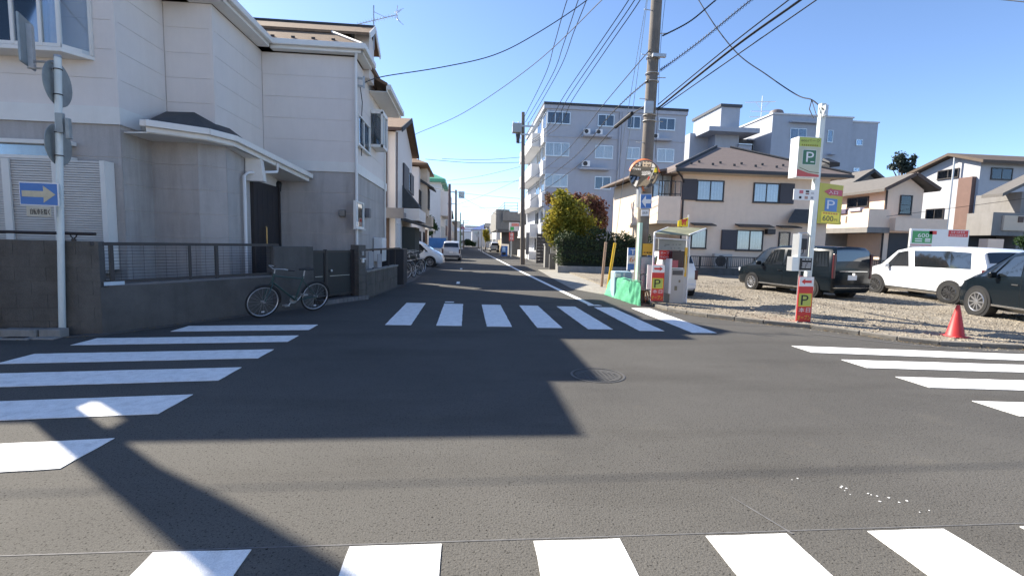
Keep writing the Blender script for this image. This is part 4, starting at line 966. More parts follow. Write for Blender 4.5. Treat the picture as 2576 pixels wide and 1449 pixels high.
text('8', (a+.1, 49.99, c+.1), (1, 0, 0), (0, 0, 1), (0, -1, 0), .3, white_r, t, .3); text('8', (a+.1, 49.99, c+.48), (1, 0, 0), (0, 0, 1), (0, -1, 0), .3, white_r, t, .3)
m = MB(); m.tube([(a+.2, 50.06, 0), (a+.2, 50.06, c)], .05, 6); m.build('leg', steel, t)
vm = thing('vending_machine', 'blue drinks vending machine under the shop canopy', 'vending machine', (5.2, 55, 0))
x0, x1, zz0, zz1 = RY(1262, 619, 1277, 643, 52); m = MB(); m.box(x0, x1, 52, 52.7, 0, zz1); m.build('cabinet', M('machine blue', (.03, .13, .42), .4), vm, bevel=.02)
m = MB(); m.box(x0+.06, x0+(x1-x0)*.62, 51.97, 51.998, zz1*.45, zz1-.12); m.build('display', M('pale display', (.35, .55, .75), .3), vm)
m = MB(); m.box(x0+.06, x1-.2, 51.97, 51.998, .15, .42); m.build('chute', black, vm)
plain_house('small cream house past the flat grey building on the right', 6.2, 12, 78, 90, 5.2, beige_pale, roof_gy, 'flat', ws(78, 90), -1)
plain_house('low pale house far down the right side with tan wall', 5.8, 12, 96, 112, 4.6, white_r, roof_gy, 'hip', ws(96, 112), -1)
plain_house('far house with blue roof at the end of the street', 1.5, 9, 150, 165, 5.2, white_r, M('blue roof', (.10, .15, .33), .6), 'hip')
plain_house('far white house closing the view at the street end', -8, 2, 172, 184, 5.0, white_r, M('slate blue roof', (.16, .20, .30), .6), 'gable')
plain_house('far grey block beside the blue roofed house', 9.5, 18, 140, 150, 7.0, grey_r, roof_gy, 'flat')
plain_house('grey rendered house between the cream houses far along the right side', 5.9, 12, 114, 128, 6.0, grey_r, roof_dk, 'flat', ws(114, 128), -1)
plain_house('white house with dark gable near the far right end', 5.2, 11, 131, 139, 5.4, white_r, roof_dk, 'gable', ws(131, 139), -1)
plain_house('tall far cream block rising behind the white end house', -14, -3, 200, 212, 9.5, beige_pale, roof_gy, 'flat')
plain_house('far white block at the centre of the street end', -1, 9, 205, 216, 8.0, white_r, roof_gy, 'flat')
plain_house('far blue roofed long hall at the right of the street end', 10, 34, 190, 205, 8.2, white_r, bpy.data.materials['blue roof'], 'hip')
plain_house('far pale house in the row of low roofs left of the street end', -26, -15, 195, 206, 8.5, beige_pale, roof_br, 'hip')
t = thing('garden_wall', 'tan garden wall with dark door opening along the right roadside far down', 'wall', (5.6, 80, 0))
for k in range(4): m = MB(); m.box(5.3, 5.6, 66+k*4.4, 69.8+k*4.4, 0, 1.9); m.build('wall_panel', M('tan wall', (.40, .33, .22), .85) if k == 0 else bpy.data.materials['tan wall'], t)
# dark block wall and gate piers before the hedge
rw = thing('pier_wall', 'short grey concrete garden wall with two piers at the hedge end', 'wall', (5.0, 26.5, 0))
a = G(1378, 672); 
for (x0, y0, x1, y1, Y) in ((1371, 617, 1382, 675, 29.5), (1402, 618, 1424, 688, 26)):
    p0, p1, q0, q1 = RY(x0, y0, x1, y1, Y); m = MB(); m.box(p0, p1, Y, Y+.5, 0, q1); m.build('pier', concrete, rw, bevel=.01)
    m = MB(); m.box(p0-.04, p1+.04, Y-.04, Y+.54, q1, q1+.08); m.build('pier_cap', concrete, rw)
p0, p1, q0, q1 = RY(1382, 640, 1402, 680, 28); m = MB(); m.box(p0, p1, 28, 28.12, 0, q1); m.build('low_wall', concrete, rw)
m = MB(); m.box(p0+.05, p1-.05, 28.0, 28.06, q1+.05, q1+.5); m.build('grille', alu, rw)
dw = thing('block_wall', 'dark grey block wall behind the street pole on the right', 'wall', (5.2, 36, 0))
for r in range(9):
    for k in range(4): m = MB(); m.box(5.25+k*.9, 5.25+k*.9+.88, 36, 36.2+.01*(k % 2), r*.25, r*.25+.235); m.build('concrete_block', conc_dark, dw)
m = MB(); m.box(8.9, 9.0, 36, 36.2, 0, 2.2); m.build('end_post', conc_dark, dw)
wp = thing('wall_sign', 'pale weathered notice board and post beside the street pole', 'notice board', (4.6, 40, 0))
p0, p1, q0, q1 = RY(1323, 585, 1331, 640, 40); m = MB(); m.box(p0, p1, 40, 40.1, q0, q1); m.build('board', concrete, wp); m = MB(); m.box((p0+p1)/2-.04, (p0+p1)/2+.04, 40.02, 40.09, 0, q0); m.build('post', steel, wp)

# ================================================================= GREY WHITE APARTMENT BLOCK
Z6 = lambda x, y: ((1460+x*.32432)/1.10443, (230+y*.32432)/1.10443)
ap = thing('apartment_block', 'five storey grey white apartment block with stacked corner balconies', 'apartment building', (13, 43, 0))
YA = 43.0
x0 = AY(1376, 300, YA).x; x1 = AY(1727, 285, YA).x; zt = AY(1550, 268, YA).z
m = MB(); m.box(x0, x1, YA, YA+13, 0, zt-.5); m.build('wall', apt_m, ap)
m = MB(); m.box(x0-.3, x1+.1, YA-.12, YA+13.2, zt-.5, zt-.18); m.build('roof_edge', apt_m, ap)
m = MB(); m.box(x0-.32, x1+.12, YA-.16, YA+13.25, zt-.18, zt+.05); m.build('roof_trim', M('roof trim dark', (.05, .055, .06), .7), ap)
m = MB(); p = AY(1481, 245, YA+4); m.tube([(p.x, YA+4, zt), (p.x, YA+4, zt+.9)], .14, 8); m.tube([(p.x+.35, YA+4, zt), (p.x+.35, YA+4, zt+.7)], .12, 8); m.build('roof_vent', white_r, ap)
rows = {  # windows measured per storey
 3: [((185, 250), (385, 355), 3), ((618, 275), (760, 378), 2), ((868, 290), (985, 395), 2), ((1140, 305), (1280, 410), 2)],
 2: [((170, 515), (375, 630), 3), ((595, 540), (748, 652), 2), ((845, 555), (975, 658), 2), ((1125, 568), (1270, 682), 2)],
 1: [((165, 785), (362, 893), 3), ((590, 805), (730, 915), 2), ((828, 808), (880, 905), 1)],
}
for fl, ws_ in rows.items():
    for (a, b, n_) in ws_:
        win_y(ap, *Z6(*a), *Z6(*b), YA, alu, panes=n_, cur=(fl == 2 or n_ == 3 and fl != 3), fr=.07)
# storey joints, ducts, drain pipe
for yy in (470, 735, 1005):
    p = AY(*Z6(500, yy), YA); m = MB(); m.box(x0, x1, YA-.05, YA-.002, p.z-.05, p.z+.05); m.build('storey_band', apt_m, ap)
for (a, b) in (((480, 452), (725, 470)), ((1085, 488), (1230, 500)), ((458, 733), (705, 748))):
    q0, q1 = AY(*Z6(*a), YA), AY(*Z6(*b), YA); m = MB(); m.box(q0.x, q1.x, YA-.75, YA-.06, q1.z-.12, q1.z+.05); m.build('ledge', apt_m, ap)
for (a, b) in (((498, 400), (550, 445)), ((600, 405), (655, 450)), ((1088, 440), (1135, 485)), ((483, 672), (548, 722))):
    q = RY(*Z6(*a), *Z6(*b), YA-.4); ac_unit(ap, q[0], YA-.25, q[2], w=q[1]-q[0], h=q[3]-q[2], d=.4)
p = AY(*Z6(812, 300), YA); m = MB(); m.tube([(p.x, YA-.1, zt-.5), (p.x, YA-.1, .3)], .1, 8); m.build('drainpipe', apt_m, ap)
p = AY(*Z6(820, 300), YA); m = MB(); m.box(p.x+.05, p.x+.6, YA-.1, YA-.003, 0, zt-.5); m.build('pilaster', apt_m, ap)
# corner window returns and balconies on the sunlit street side
for k, zc_ in enumerate((zt-1.2, zt-4.0, zt-6.8, zt-9.6, zt-12.2)):
    m = MB(); m.box(x0-1.0, x0-.001, YA+2.2, YA+12.5, zc_-2.05, zc_-.95); m.box(x0-1.05, x0-.001, YA+2.1, YA+12.6, zc_-2.2, zc_-2.06); m.build('balcony', white_r, ap)
    m = MB(); m.box(x0-.25, x0+.001, YA-.02, YA+2.0, zc_-2.2, zc_-1.0); m.build('spandrel', white_r, ap)
    window(ap, (x0, YA+.2, zc_-.9), (0, 1, 0), (-1, 0, 0), 1.6, 1.4, alu, cur=True)
    window(ap, (x0, YA+3, zc_-1.0), (0, 1, 0), (-1, 0, 0), 2.4, 1.6, alu, cur=True)
m = MB(); p = RY(1497, 590, 1540, 640, 42.9); m.box(p[0], p[1], 42.4, 43, 0, 2.3); m.build('entrance_canopy', apt_m, ap)

# ================================================================= APARTMENTS BEHIND, RIGHT
Z2 = lambda x, y: ((1880+x*.23292)/1.10443, (260+y*.23292)/1.10443)
b2 = thing('apartment_block', 'blue shaded apartment block with sunlit stair tower rising behind the beige house', 'apartment building', (25, 50, 0))
def bx(x0, y0, x1, Y, dep, mt, parent, z=0, name='wall', top=None):
    a = AY(x0, y0, Y); b = AY(x1, y0, Y); m = MB(); m.box(a.x, b.x, Y, Y+dep, z, (a.z+b.z)/2 if top is None else top); return m.build(name, mt, parent)
bx(1727, 345, 1775, 52, 8, apt_m, b2)
a = AY(*Z2(535, 160), 48); b = AY(*Z2(760, 160), 48); c = AY(*Z2(640, 425), 48)
m = MB(); m.box(a.x, b.x, 48, 54, c.z, a.z); m.build('tower_top', apt_m, b2)
m = MB(); m.box(a.x-.15, b.x+.15, 47.85, 54.2, a.z, a.z+.28); m.build('tower_cap', M('tower cap', (.07, .075, .085), .7), b2)
a2 = AY(*Z2(330, 440), 48); b2x = AY(*Z2(925, 440), 48)
m = MB(); m.box(a2.x, b2x.x, 47.0, 56, c.z-.5, c.z-.05); m.build('landing_slab', apt_m, b2)
m = MB(); m.box(AY(*Z2(455, 600), 48.5).x, AY(*Z2(740, 600), 48.5).x, 48.5, 56, 0, c.z-.5); m.build('tower_wall', apt_m, b2)
m = MB(); m.box(AY(*Z2(740, 600), 48.3).x, AY(*Z2(900, 600), 48.3).x, 48.3, 56, 0, AY(*Z2(800, 620), 48.3).z); m.build('stair_wall', apt_m, b2)
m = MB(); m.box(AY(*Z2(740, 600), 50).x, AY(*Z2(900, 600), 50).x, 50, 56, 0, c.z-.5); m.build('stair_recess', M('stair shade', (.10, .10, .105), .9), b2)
q = AY(*Z2(740, 605), 48.2); q1 = AY(*Z2(900, 605), 48.2); m = MB(); m.box(q.x, q1.x, 48.15, 48.25, q.z-.03, q.z+.06); m.build('handrail', alu, b2)
m = MB(); w0 = AY(1727, 500, 50).x; w1 = AY(*Z2(455, 600), 50).x; m.box(w0, w1, 50, 58, 0, AY(*Z2(300, 480), 50).z); m.build('link_wall', apt_m, b2)
b3 = thing('apartment_block', 'large plain grey block with sunlit side wall and roof tank behind the light box', 'apartment building', (38, 48, 0))
YB = 47.0
x0 = AY(*Z2(1140, 400), YB).x; xm = AY(*Z2(2095, 400), YB).x; x1 = AY(*Z2(2430, 400), YB).x
zl = AY(*Z2(1400, 262), YB).z; zr_ = AY(*Z2(2250, 340), YB).z
m = MB(); m.box(x0, xm, YB, YB+16, 0, zl); m.build('wall', apt_m, b3)
m = MB(); m.box(xm, x1, YB+.3, YB+16, 0, zr_); m.build('wall', apt_m, b3)
m = MB(); m.box(x0-.1, xm+.1, YB-.1, YB+16.1, zl, zl+.14); m.box(xm+.12, x1+.1, YB+.2, YB+16.1, zr_, zr_+.14); m.build('coping', white_r, b3)
for (a, b, n_) in (((1350, 420), (1545, 560), 2), ((1795, 440), (1860, 585), 1), ((2135, 550), (2215, 622), 1), ((2105, 890), (2180, 930), 1)):
    win_y(b3, *Z2(*a), *Z2(*b), YB+(.3 if a[0] > 2095 else 0), alu, panes=n_, cur=False)
for (a, b) in (((1340, 345), (1700, 362)), ((1790, 725), (1860, 740))):
    q = RY(*Z2(*a), *Z2(*b), YB); m = MB(); m.box(q[0], q[1], YB-.5, YB-.002, q[2], q[3]); m.build('canopy', apt_m, b3)
for yy in (50, 55): 
    window(b3, (x0, yy, zl-4.6), (0, 1, 0), (-1, 0, 0), 1.0, 2.2, alu, cur=True); m = MB(); m.box(x0-.8, x0-.003, yy-.2, yy+1.3, zl-2.0, zl-1.85); m.build('canopy', apt_m, b3)
p = AY(*Z2(1190, 210), YB+2); m = MB(); m.lathe((p.x, YB+2, zl-.1), (0, 0, 1), [(0, .75), (.7, .75), (1.0, .62), (1.15, .3)], 16); m.build('roof_tank', M('tank brown', (.14, .12, .12), .6), b3, smooth=True)
an = thing('roof_antenna', 'spindly television antenna on the roof of the middle apartment block', 'antenna', (33, 56, 14))
p = AY(*Z2(1025, 30), 55); zb = AY(*Z2(1010, 290), 55).z
m = MB(); m.tube([(p.x, 55, zb-2.5), (p.x, 55, p.z)], .05, 5); m.build('mast', steel, an)
m = MB()
for (a, b) in (((820, 108), (1180, 98)), ((885, 214), (1115, 214)), ((870, 282), (1000, 282))):
    m.tube([AY(*Z2(*a), 55), AY(*Z2(*b), 55)], .04, 4)
m.tube([AY(*Z2(945, 110), 55), AY(*Z2(1010, 190), 55)], .025, 4); m.tube([AY(*Z2(1110, 105), 55), AY(*Z2(1040, 170), 55)], .025, 4); m.build('elements', steel, an)

# ================================================================= HOUSES ACROSS THE SIDE STREET, BEHIND THE VIEWER (seen in the traffic mirror)
def behind(label, x0, x1, y, z, mt, rm):
    t = thing('street_house', label, 'house', ((x0+x1)/2, y, 0))
    m = MB(); m.box(x0, x1, y-8, y, 0, z); m.build('wall', mt, t)
    m = MB(); hip(m, x0-.5, x1+.5, y-8.5, y+.5, z+.1, .45); m.build('roof', rm, t)
    for zz in (1.0, 3.8):
        for xx in (x0+1.2, (x0+x1)/2-.2, x1-2.6): window(t, (xx, y, zz), (1, 0, 0), (0, 1, 0), 1.5, 1.2, dark_metal, cur=True)
    m = MB(); m.box((x0+x1)/2+1.6, (x0+x1)/2+2.5, y, y+.06, 0, 2.1); m.build('front_door', brown_w, t)
behind('beige sunlit house across the side street mirrored in the traffic mirror', -17, -7.5, -9, 6.2, beige_pale, roof_br)
behind('cream sunlit house across the side street behind the viewer', -5.5, 4, -9.5, 6.3, white_r, roof_gy)
behind('pale sunlit house across the side street mirrored beside the beige one', 6.5, 16, -9, 6.1, beige_pale, roof_dk)
# ================================================================= BEIGE HOUSE BEHIND THE LOT
ZB = lambda x, y: ((1700+x*.24839)/1.10443, (400+y*.24839)/1.10443)
YH = 25.0
bh = thing('beige_house', 'beige two storey house with pinkish brown hip roof and charcoal shutters', 'house', (15, 25, 0))
x0 = AY(*ZB(790, 500), YH).x; x1 = AY(2080, 560, YH).x; ze = AY(1850, 442, YH).z
m = MB(); m.box(x0, x1, YH, YH+7, 0, ze); m.build('wall', beige, bh)
m = MB(); m.box(x0-1.6, x0-.002, YH+1.2, YH+7, 0, ze-.05); m.build('wing', beige_pale, bh)
m = MB(); hip(m, x0-.75, x1+.65, YH-.75, YH+8.2, ze+.18, .46, .16); m.build('roof', roof_pk, bh)
m = MB(); m.prism([(x0-2.4, YH+.5, ze-.1), (x0-.7, YH+.5, ze+.2), (x0-.7, YH+7.5, ze+.2), (x0-2.4, YH+7.5, ze-.1)], (0, 0, .12)); m.build('roof', roof_pk, bh)
m = MB(); m.box(x0-.78, x1+.68, YH-.86, YH-.755, ze-.02, ze+.12); m.build('gutter', dark_metal, bh)
m = MB(); m.box(x0-.7, x1+.6, YH-.74, YH-.003, ze-.02, ze+.015); m.build('soffit', beige_pale, bh)
hx = AY(1834, 377, YH+3.7); 
m = MB(); m.tube([(x0-.72, YH-.72, ze+.24), (x0-.75+4.47, YH+3.72, ze+.24+2.06)], .07, 6); m.tube([(x1+.62, YH-.72, ze+.24), (x1+.65-4.47, YH+3.72, ze+.24+2.06)], .07, 6); m.build('hip_cap', roof_dk, bh)
for k in range(14):
    x = x0+.3+k*(x1-x0)/14; y = YH-.1+.35*(k % 2); m = MB(); m.box(x, x+.13, y, y+.03, ze+.18+.46*(y-YH+.75), ze+.30+.46*(y-YH+.75)); m.build('snow_guard', dark_metal, bh)
for (a, b, sh) in (((945, 410), (1250, 640), (780, 395, 945, 630)), ((1578, 440), (1868, 660), (1868, 445, 2030, 672)), ((1385, 965), (1685, 1195), (1218, 962, 1385, 1185))):
    win_y(bh, *ZB(*a), *ZB(*b), YH, dark_metal, panes=2, fr=.06)
    q = RY(*ZB(sh[0], sh[1]), *ZB(sh[2], sh[3]), YH); m = MB(); m.box(q[0], q[1]-.01, YH-.11, YH-.003, q[2], q[3]); s_ = m.build('shutter_box', shut_m, bh, bevel=.02)
win_y(bh, *ZB(880, 950), *ZB(1055, 1170), YH, dark_metal, panes=1, fr=.06)
win_y(bh, *ZB(1860, 985), *ZB(1985, 1165), YH, dark_metal, panes=1, fr=.06, cur=False, back=brown_w)
for (a, b) in (((875, 905), (1120, 920)), ((1375, 920), (1760, 938)), ((1835, 935), (2060, 945))):
    q = RY(*ZB(*a), *ZB(*b), YH); m = MB(); m.prism([(q[0], YH-.003, q[3]+.05), (q[0], YH-.5, q[2]), (q[0], YH-.5, q[2]+.05), (q[0], YH-.003, q[3]+.1)], (q[1]-q[0], 0, 0)); m.build('window_hood', dark_metal, bh)
q = RY(*ZB(1705, 955), *ZB(1795, 1012), YH); m = MB(); m.box(q[0], q[1], YH-.3, YH-.003, q[2], q[3]); m.build('vent_box', dark_metal, bh, bevel=.02)
# balcony at its left end, lower roof, drainpipe
q = RY(*ZB(515, 585), *ZB(765, 860), YH-.9)
m = MB(); m.box(q[0], q[1], YH-.9, YH-.78, q[2], q[3]); m.box(q[0], q[0]+.12, YH-.78, YH+3.5, q[2], q[3]); m.build('balcony', beige, bh)
m = MB(); m.box(q[0]-.05, q[1], YH-.95, YH+3.5, q[2]-.15, q[2]-.002); m.build('balcony_floor', beige_pale, bh)
m = MB()
for zz in (.1, .75): m.box(q[0], q[1], YH-.87, YH-.82, q[3]+zz, q[3]+zz+.04)
for k in range(5): m.box(q[0]+k*(q[1]-q[0])/4.1, q[0]+k*(q[1]-q[0])/4.1+.04, YH-.87, YH-.82, q[3], q[3]+.75)
m.build('balcony_rail', dark_metal, bh)
window(bh, (x0-1.2, YH+1.2, q[3]-.2), (1, 0, 0), (0, -1, 0), 1.1, 1.7, dark_metal)
p = AY(*ZB(775, 500), YH-.05); m = MB(); m.tube([(x0-.7, YH-.8, ze), (x0-.3, YH-.5, ze-.25), (x0+.04, YH-.06, ze-.5), (x0+.04, YH-.06, .3)], .05, 6); m.build('downpipe', dark_metal, bh)
# side annex roof at right end
q0, q1 = AY(2160, 470, YH+1), AY(2000, 500, YH+1)
m = MB(); q = RY(*ZB(1945, 810), *ZB(2300, 880), YH-.4); m.prism([(q[0], YH-.6, q[2]-.05), (q[0]+.7, YH-.1, q[3]+.3), (x1+.35, YH-.1, q[3]+.3), (x1+.35, YH-.6, q[2]-.05)], (0, 0, .1)); m.build('annex_roof', roof_dk, bh)
ac_unit(bh, AY(*ZB(1140, 1400), YH-.6).x, YH-.3, .42, M('unit ivory', (.48, .45, .42), .6), w=1.0, h=.75)
lf = thing('railing_fence', 'low dark railing on a dim block base in front of the beige house', 'fence', (15, 24, 0))
m = MB(); m.box(8.6, 26, 24.0, 24.2, 0, .42); m.build('fence_base', conc_dark, lf)
m = MB(); m.box(9.2, 26, 24.08, 24.13, 1.0, 1.05); m.box(9.2, 26, 24.08, 24.13, .5, .54)
for k in range(12): m.box(9.2+k*1.5, 9.25+k*1.5, 24.07, 24.14, .42, 1.05)
m.build('rails', dark_metal, lf)
m = MB()
for k in range(150): m.box(9.3+k*.11, 9.318+k*.11, 24.095, 24.115, .54, 1.0)
m.build('bars', dark_metal, lf, kind='stuff')

# ================================================================= HOUSES AT THE RIGHT END
ZR = lambda x, y: ((2400+x*.40018)/1.10443, (400+y*.40018)/1.10443)
ZQ = lambda x, y: ((2060+x*.24839)/1.10443, (420+y*.24839)/1.10443)
e1 = thing('tan_house', 'tan two storey house with front gable, sunlit side balcony and shuttered garage', 'house', (24, 27, 0))
YE = 27.0
gx0, gx1 = AY(2226, 500, YE).x, AY(2322, 500, YE).x
pk = AY(*ZQ(1880, 255), YE); el = AY(*ZQ(1600, 405), YE); er = AY(*ZR(470, 310), YE)
pky = (pk.x+(gx0+gx1)/2)/2
m = MB(); m.prism([(gx0, YE, 0), (gx1, YE, 0), (gx1, YE, er.z-.1), (pk.x, YE, pk.z-.22), (gx0, YE, el.z-.12)], (0, 6.5, 0)); m.build('wall', beige, e1)
m = MB(); t_ = .16
m.prism([(pk.x, YE-.45, pk.z), (er.x+.1, YE-.45, er.z-.05), (er.x+.1, YE-.45, er.z-.05-t_), (pk.x, YE-.45, pk.z-t_)], (0, 7.4, 0)); m.prism([(pk.x, YE-.45, pk.z), (el.x-.4, YE-.45, el.z-.14), (el.x-.4, YE-.45, el.z-.14-t_), (pk.x, YE-.45, pk.z-t_)], (0, 7.4, 0)); m.build('roof', roof_gy, e1)
m = MB(); m.beam((el.x-.4, YE-.5, el.z-.2), (pk.x, YE-.5, pk.z-.06), .05, .2); m.beam((er.x+.1, YE-.5, er.z-.11), (pk.x, YE-.5, pk.z-.06), .05, .2); m.build('bargeboard', brown_w, e1)
win_y(e1, *ZQ(1765, 495), *ZQ(1900, 710), YE, dark_metal, panes=1, transom=.48, fr=.06)
win_x(e1, *ZQ(1190, 520), *ZQ(1425, 630), gx0, -1, dark_metal, panes=2, fr=.06)
bc = AY(*ZQ(1425, 700), YE-.5); bzt, bzb = AY(*ZQ(1425, 645), YE-.5).z, AY(*ZQ(1425, 850), YE-.5).z
m = MB(); m.box(bc.x, gx0-.002, YE-.5, YE-.38, bzb, bzt); m.box(bc.x, bc.x+.12, YE-.379, YE+3.0, bzb, bzt); m.build('balcony', beige, e1)
m = MB(); m.box(bc.x-.06, gx0-.002, YE-.55, YE+3.0, bzb-.32, bzb-.002); m.build('balcony_beam', grey_r, e1)
m = MB(); m.box(bc.x-.012, bc.x-.002, YE+1.1, YE+1.22, bzb+.3, bzt-.35); m.build('slot', M('slot shade', (.2, .15, .12), .9), e1)
m = MB(); m.tube([(gx0+.06, YE-.06, el.z-.2), (gx0+.06, YE-.06, .3)], .05, 6); m.build('downpipe', dark_metal, e1)
q2 = RY(*ZQ(1720, 755), *ZQ(2300, 900), YE-.9); m = MB(); m.box(q2[0], q2[1], YE-.9, YE-.78, q2[2], q2[3]); m.box(q2[0], q2[0]+.1, YE-.779, YE-.002, q2[2], q2[3]); m.build('front_balcony', beige, e1)
q3 = RY(*ZQ(960, 905), *ZQ(1530, 1150), YE+2.4); m = MB(); m.box(q3[0], gx0-.003, YE+2.6, YE+2.7, 0, bzb-.33); m.build('garage_shutter', M('garage shutter', (.22, .20, .18), .6), e1)
q3 = RY(*ZQ(1640, 915), *ZQ(1890, 1150), YE); m = MB(); m.box(q3[0], q3[1], YE-.03, YE-.003, 0, q3[3]); m.build('entry_door', M('dark entry', (.03, .03, .035), .6), e1)
for k, (ya, yb, lab) in enumerate(((2.0, 2.85, 'pale bedding airing at the left of the tan house balcony'), (1.15, 1.85, 'dim folded bedding in the middle of the tan house balcony'), (.05, .95, 'long pale bedding at the right of the tan house balcony'))):
    m = MB(); m.box(bc.x-.09, bc.x+.2, YE+ya, YE+yb, bzt+.003, bzt+.1); m.box(bc.x-.1, bc.x-.016, YE+ya, YE+yb, bzt-.3+.1*k, bzt+.09)
    lo = m.build('futon', M('bedding', (.55, .52, .60), .9, var=.25, scale=6) if k == 0 else (M('dim bedding', (.12, .10, .16), .9, var=.3, scale=6) if k == 1 else bpy.data.materials['bedding']), None, bevel=.03); tag(lo, lab, 'bedding')
e4 = thing('grey_roof_house', 'house with broad grey roof peeping between the light box and the tan house', 'house', (27, 33, 0))
Y4 = 33.0; ap_ = AY(*ZQ(1490, 198), Y4); le = AY(*ZQ(1160, 408), Y4)
m = MB(); m.prism([(ap_.x, Y4, ap_.z), (le.x, Y4, le.z), (le.x, Y4, le.z-.2), (ap_.x, Y4, ap_.z-.2)], (0, 8, 0)); m.prism([(ap_.x, Y4, ap_.z), (2*ap_.x-le.x, Y4, le.z), (2*ap_.x-le.x, Y4, le.z-.2), (ap_.x, Y4, ap_.z-.2)], (0, 8, 0)); m.build('roof', roof_gy, e4)
m = MB(); m.prism([(le.x+.4, Y4+.5, 0), (2*ap_.x-le.x-.4, Y4+.5, 0), (2*ap_.x-le.x-.4, Y4+.5, le.z-.1), (ap_.x, Y4+.5, ap_.z-.3), (le.x+.4, Y4+.5, le.z-.1)], (0, 7, 0)); m.build('wall', grey_r, e4)
m = MB(); m.beam((le.x, Y4-.04, le.z-.1), (ap_.x, Y4-.04, ap_.z-.1), .07, .24); m.build('bargeboard', roof_dk, e4)
e2 = thing('white_house', 'tall white three storey house with brown bay column at right', 'house', (38, 33, 0))
YW = 33.0
wx0 = AY(*ZR(795, 300), YW).x; wx1 = wx0+9
rtop = AX(2300, 437, wx0); ptop = AX(2400, 390, wx0); ftop = AY(*ZR(800, 115), YW)
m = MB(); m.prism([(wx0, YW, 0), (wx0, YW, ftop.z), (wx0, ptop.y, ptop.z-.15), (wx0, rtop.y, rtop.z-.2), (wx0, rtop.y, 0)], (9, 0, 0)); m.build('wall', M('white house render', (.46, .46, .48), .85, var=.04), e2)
roof_w = M('dull brown roof edge', (.11, .08, .06), .8, var=.15)
m = MB(); fz = ftop.z+.16
m.prism([(wx0-.55, YW-.6, fz-.2), (wx0-.55, ptop.y, ptop.z+.12), (wx0-.55, ptop.y, ptop.z-.1), (wx0-.55, YW-.6, fz-.42)], (10, 0, 0)); m.prism([(wx0-.55, ptop.y, ptop.z+.12), (wx0-.55, rtop.y+.6, rtop.z-.1), (wx0-.55, rtop.y+.6, rtop.z-.32), (wx0-.55, ptop.y, ptop.z-.1)], (10, 0, 0)); m.build('roof', roof_w, e2)
ya, yb = AX(*ZR(735, 400), wx0-.35).y, AX(*ZR(640, 400), wx0-.35).y; zc_ = AX(*ZR(690, 235), wx0-.35).z
m = MB(); m.box(wx0-.35, wx0-.002, ya, yb, 0, zc_); m.build('bay_column', M('brown cladding', (.17, .10, .08), .75, var=.1), e2)
for (a, b, n_) in (((880, 168), (1028, 250), 2), ((770, 440), (920, 522), 2)): win_y(e2, *ZR(*a), *ZR(*b), YW, dark_metal, panes=n_, cur=(a[0] == 880), fr=.07)
for (a, b, n_) in (((515, 178), (662, 242), 2), ((432, 450), (556, 525), 2)): win_x(e2, *ZR(*a), *ZR(*b), wx0, -1, dark_metal, panes=n_, fr=.07)
p, p2 = AX(*ZR(632, 90), wx0-.4), AX(*ZR(618, 585), wx0-.4); m = MB(); m.tube([(wx0-.4, p.y, p.z), (wx0-.4, p.y, .3)], .07, 6); m.build('conduit', alu, e2)
e3 = thing('grey_house', 'grey house corner with pale balcony cut by the right edge', 'house', (36, 26, 0))
YG = 26.0
q = RY(*ZR(890, 480), *ZR(1250, 640), YG); m = MB(); m.box(q[0], q[1], YG, YG+1.5, q[2], q[3]); m.build('balcony', grey_r, e3)
qq = RY(*ZR(970, 500), *ZR(1250, 605), YG-.1); m = MB(); m.box(qq[0], qq[1], YG-.12, YG-.003, qq[2], qq[3]); m.build('balcony_panel', beige_pale, e3)
m = MB(); m.box(q[0]+2.2, q[1], YG+.35, YG+3, 0, AY(*ZR(1050, 350), YG+1.6).z); m.build('wall', grey_r, e3)
r0, r1 = AY(*ZR(940, 345), YG+.5), AY(*ZR(1250, 195), YG+.5); m = MB(); m.prism([(r0.x, YG+.3, r0.z), (r1.x, YG+.3, r1.z), (r1.x, YG+.3, r1.z-.2), (r0.x, YG+.3, r0.z-.2)], (0, 1.2, 0)); m.build('roof', roof_gy, e3)
m = MB(); m.box(qq[0]+.9, qq[0]+1.25, YG-.16, YG-.122, qq[2]+.5, qq[2]+.85); m.build('vent', brown_w, e3)
m = MB(); q4 = RY(*ZR(860, 660), *ZR(970, 740), YG-1); m.box(q4[0], q4[1], YG-1, YG-.5, 0, q4[3]); m.build('gate_pillar', beige, e3)
m = MB(); m.box(q4[1]+.05, q[1], YG+1.5, YG+1.58, 0, q[2]); m.build('dark_entry', bpy.data.materials['dark entry'], e3)

# ================================================================= STREET-SIDE FURNITURE AROUND THE POLE
up = sweep_pole('utility_pole', 'tall brownish concrete utility pole carrying cables and a round mirror', (4.66, 12.5, 0), (4.66+.12, 12.5, 10.6), .165, .13, pole_conc)
def upx(z): return 4.66+.12*z/10.6
for k, z in enumerate((4.2, 4.75, 5.3, 5.85, 6.4, 6.95, 7.5)):
    s = 1 if k % 2 else -1; m = MB(); m.tube([(upx(z)+s*.13, 12.45, z), (upx(z)+s*.34, 12.42, z)], .012, 5); m.build('step_bolt', steel, up)
for z in (4.75, 4.9, 5.75, 5.95, 6.35): m = MB(); m.ring((upx(z), 12.5, z), (0, 0, 1), .17, .014, 20, 5); m.build('band', steel, up)
m = MB(); m.box(upx(5)-.22, upx(5)+.0, 12.25, 12.34, 4.9, 5.2); m.build('cable_bracket', steel, up); m = MB(); m.box(upx(6.2)-.1, upx(6.2)+.25, 12.24, 12.33, 6.3, 6.38); m.build('cable_bracket', steel, up)
m = MB(); m.box(4.50, 4.58, 12.24, 12.40, 0.3, 2.1); m.build('earth_cover', M('pale green cover', (.42, .62, .50), .5), up)
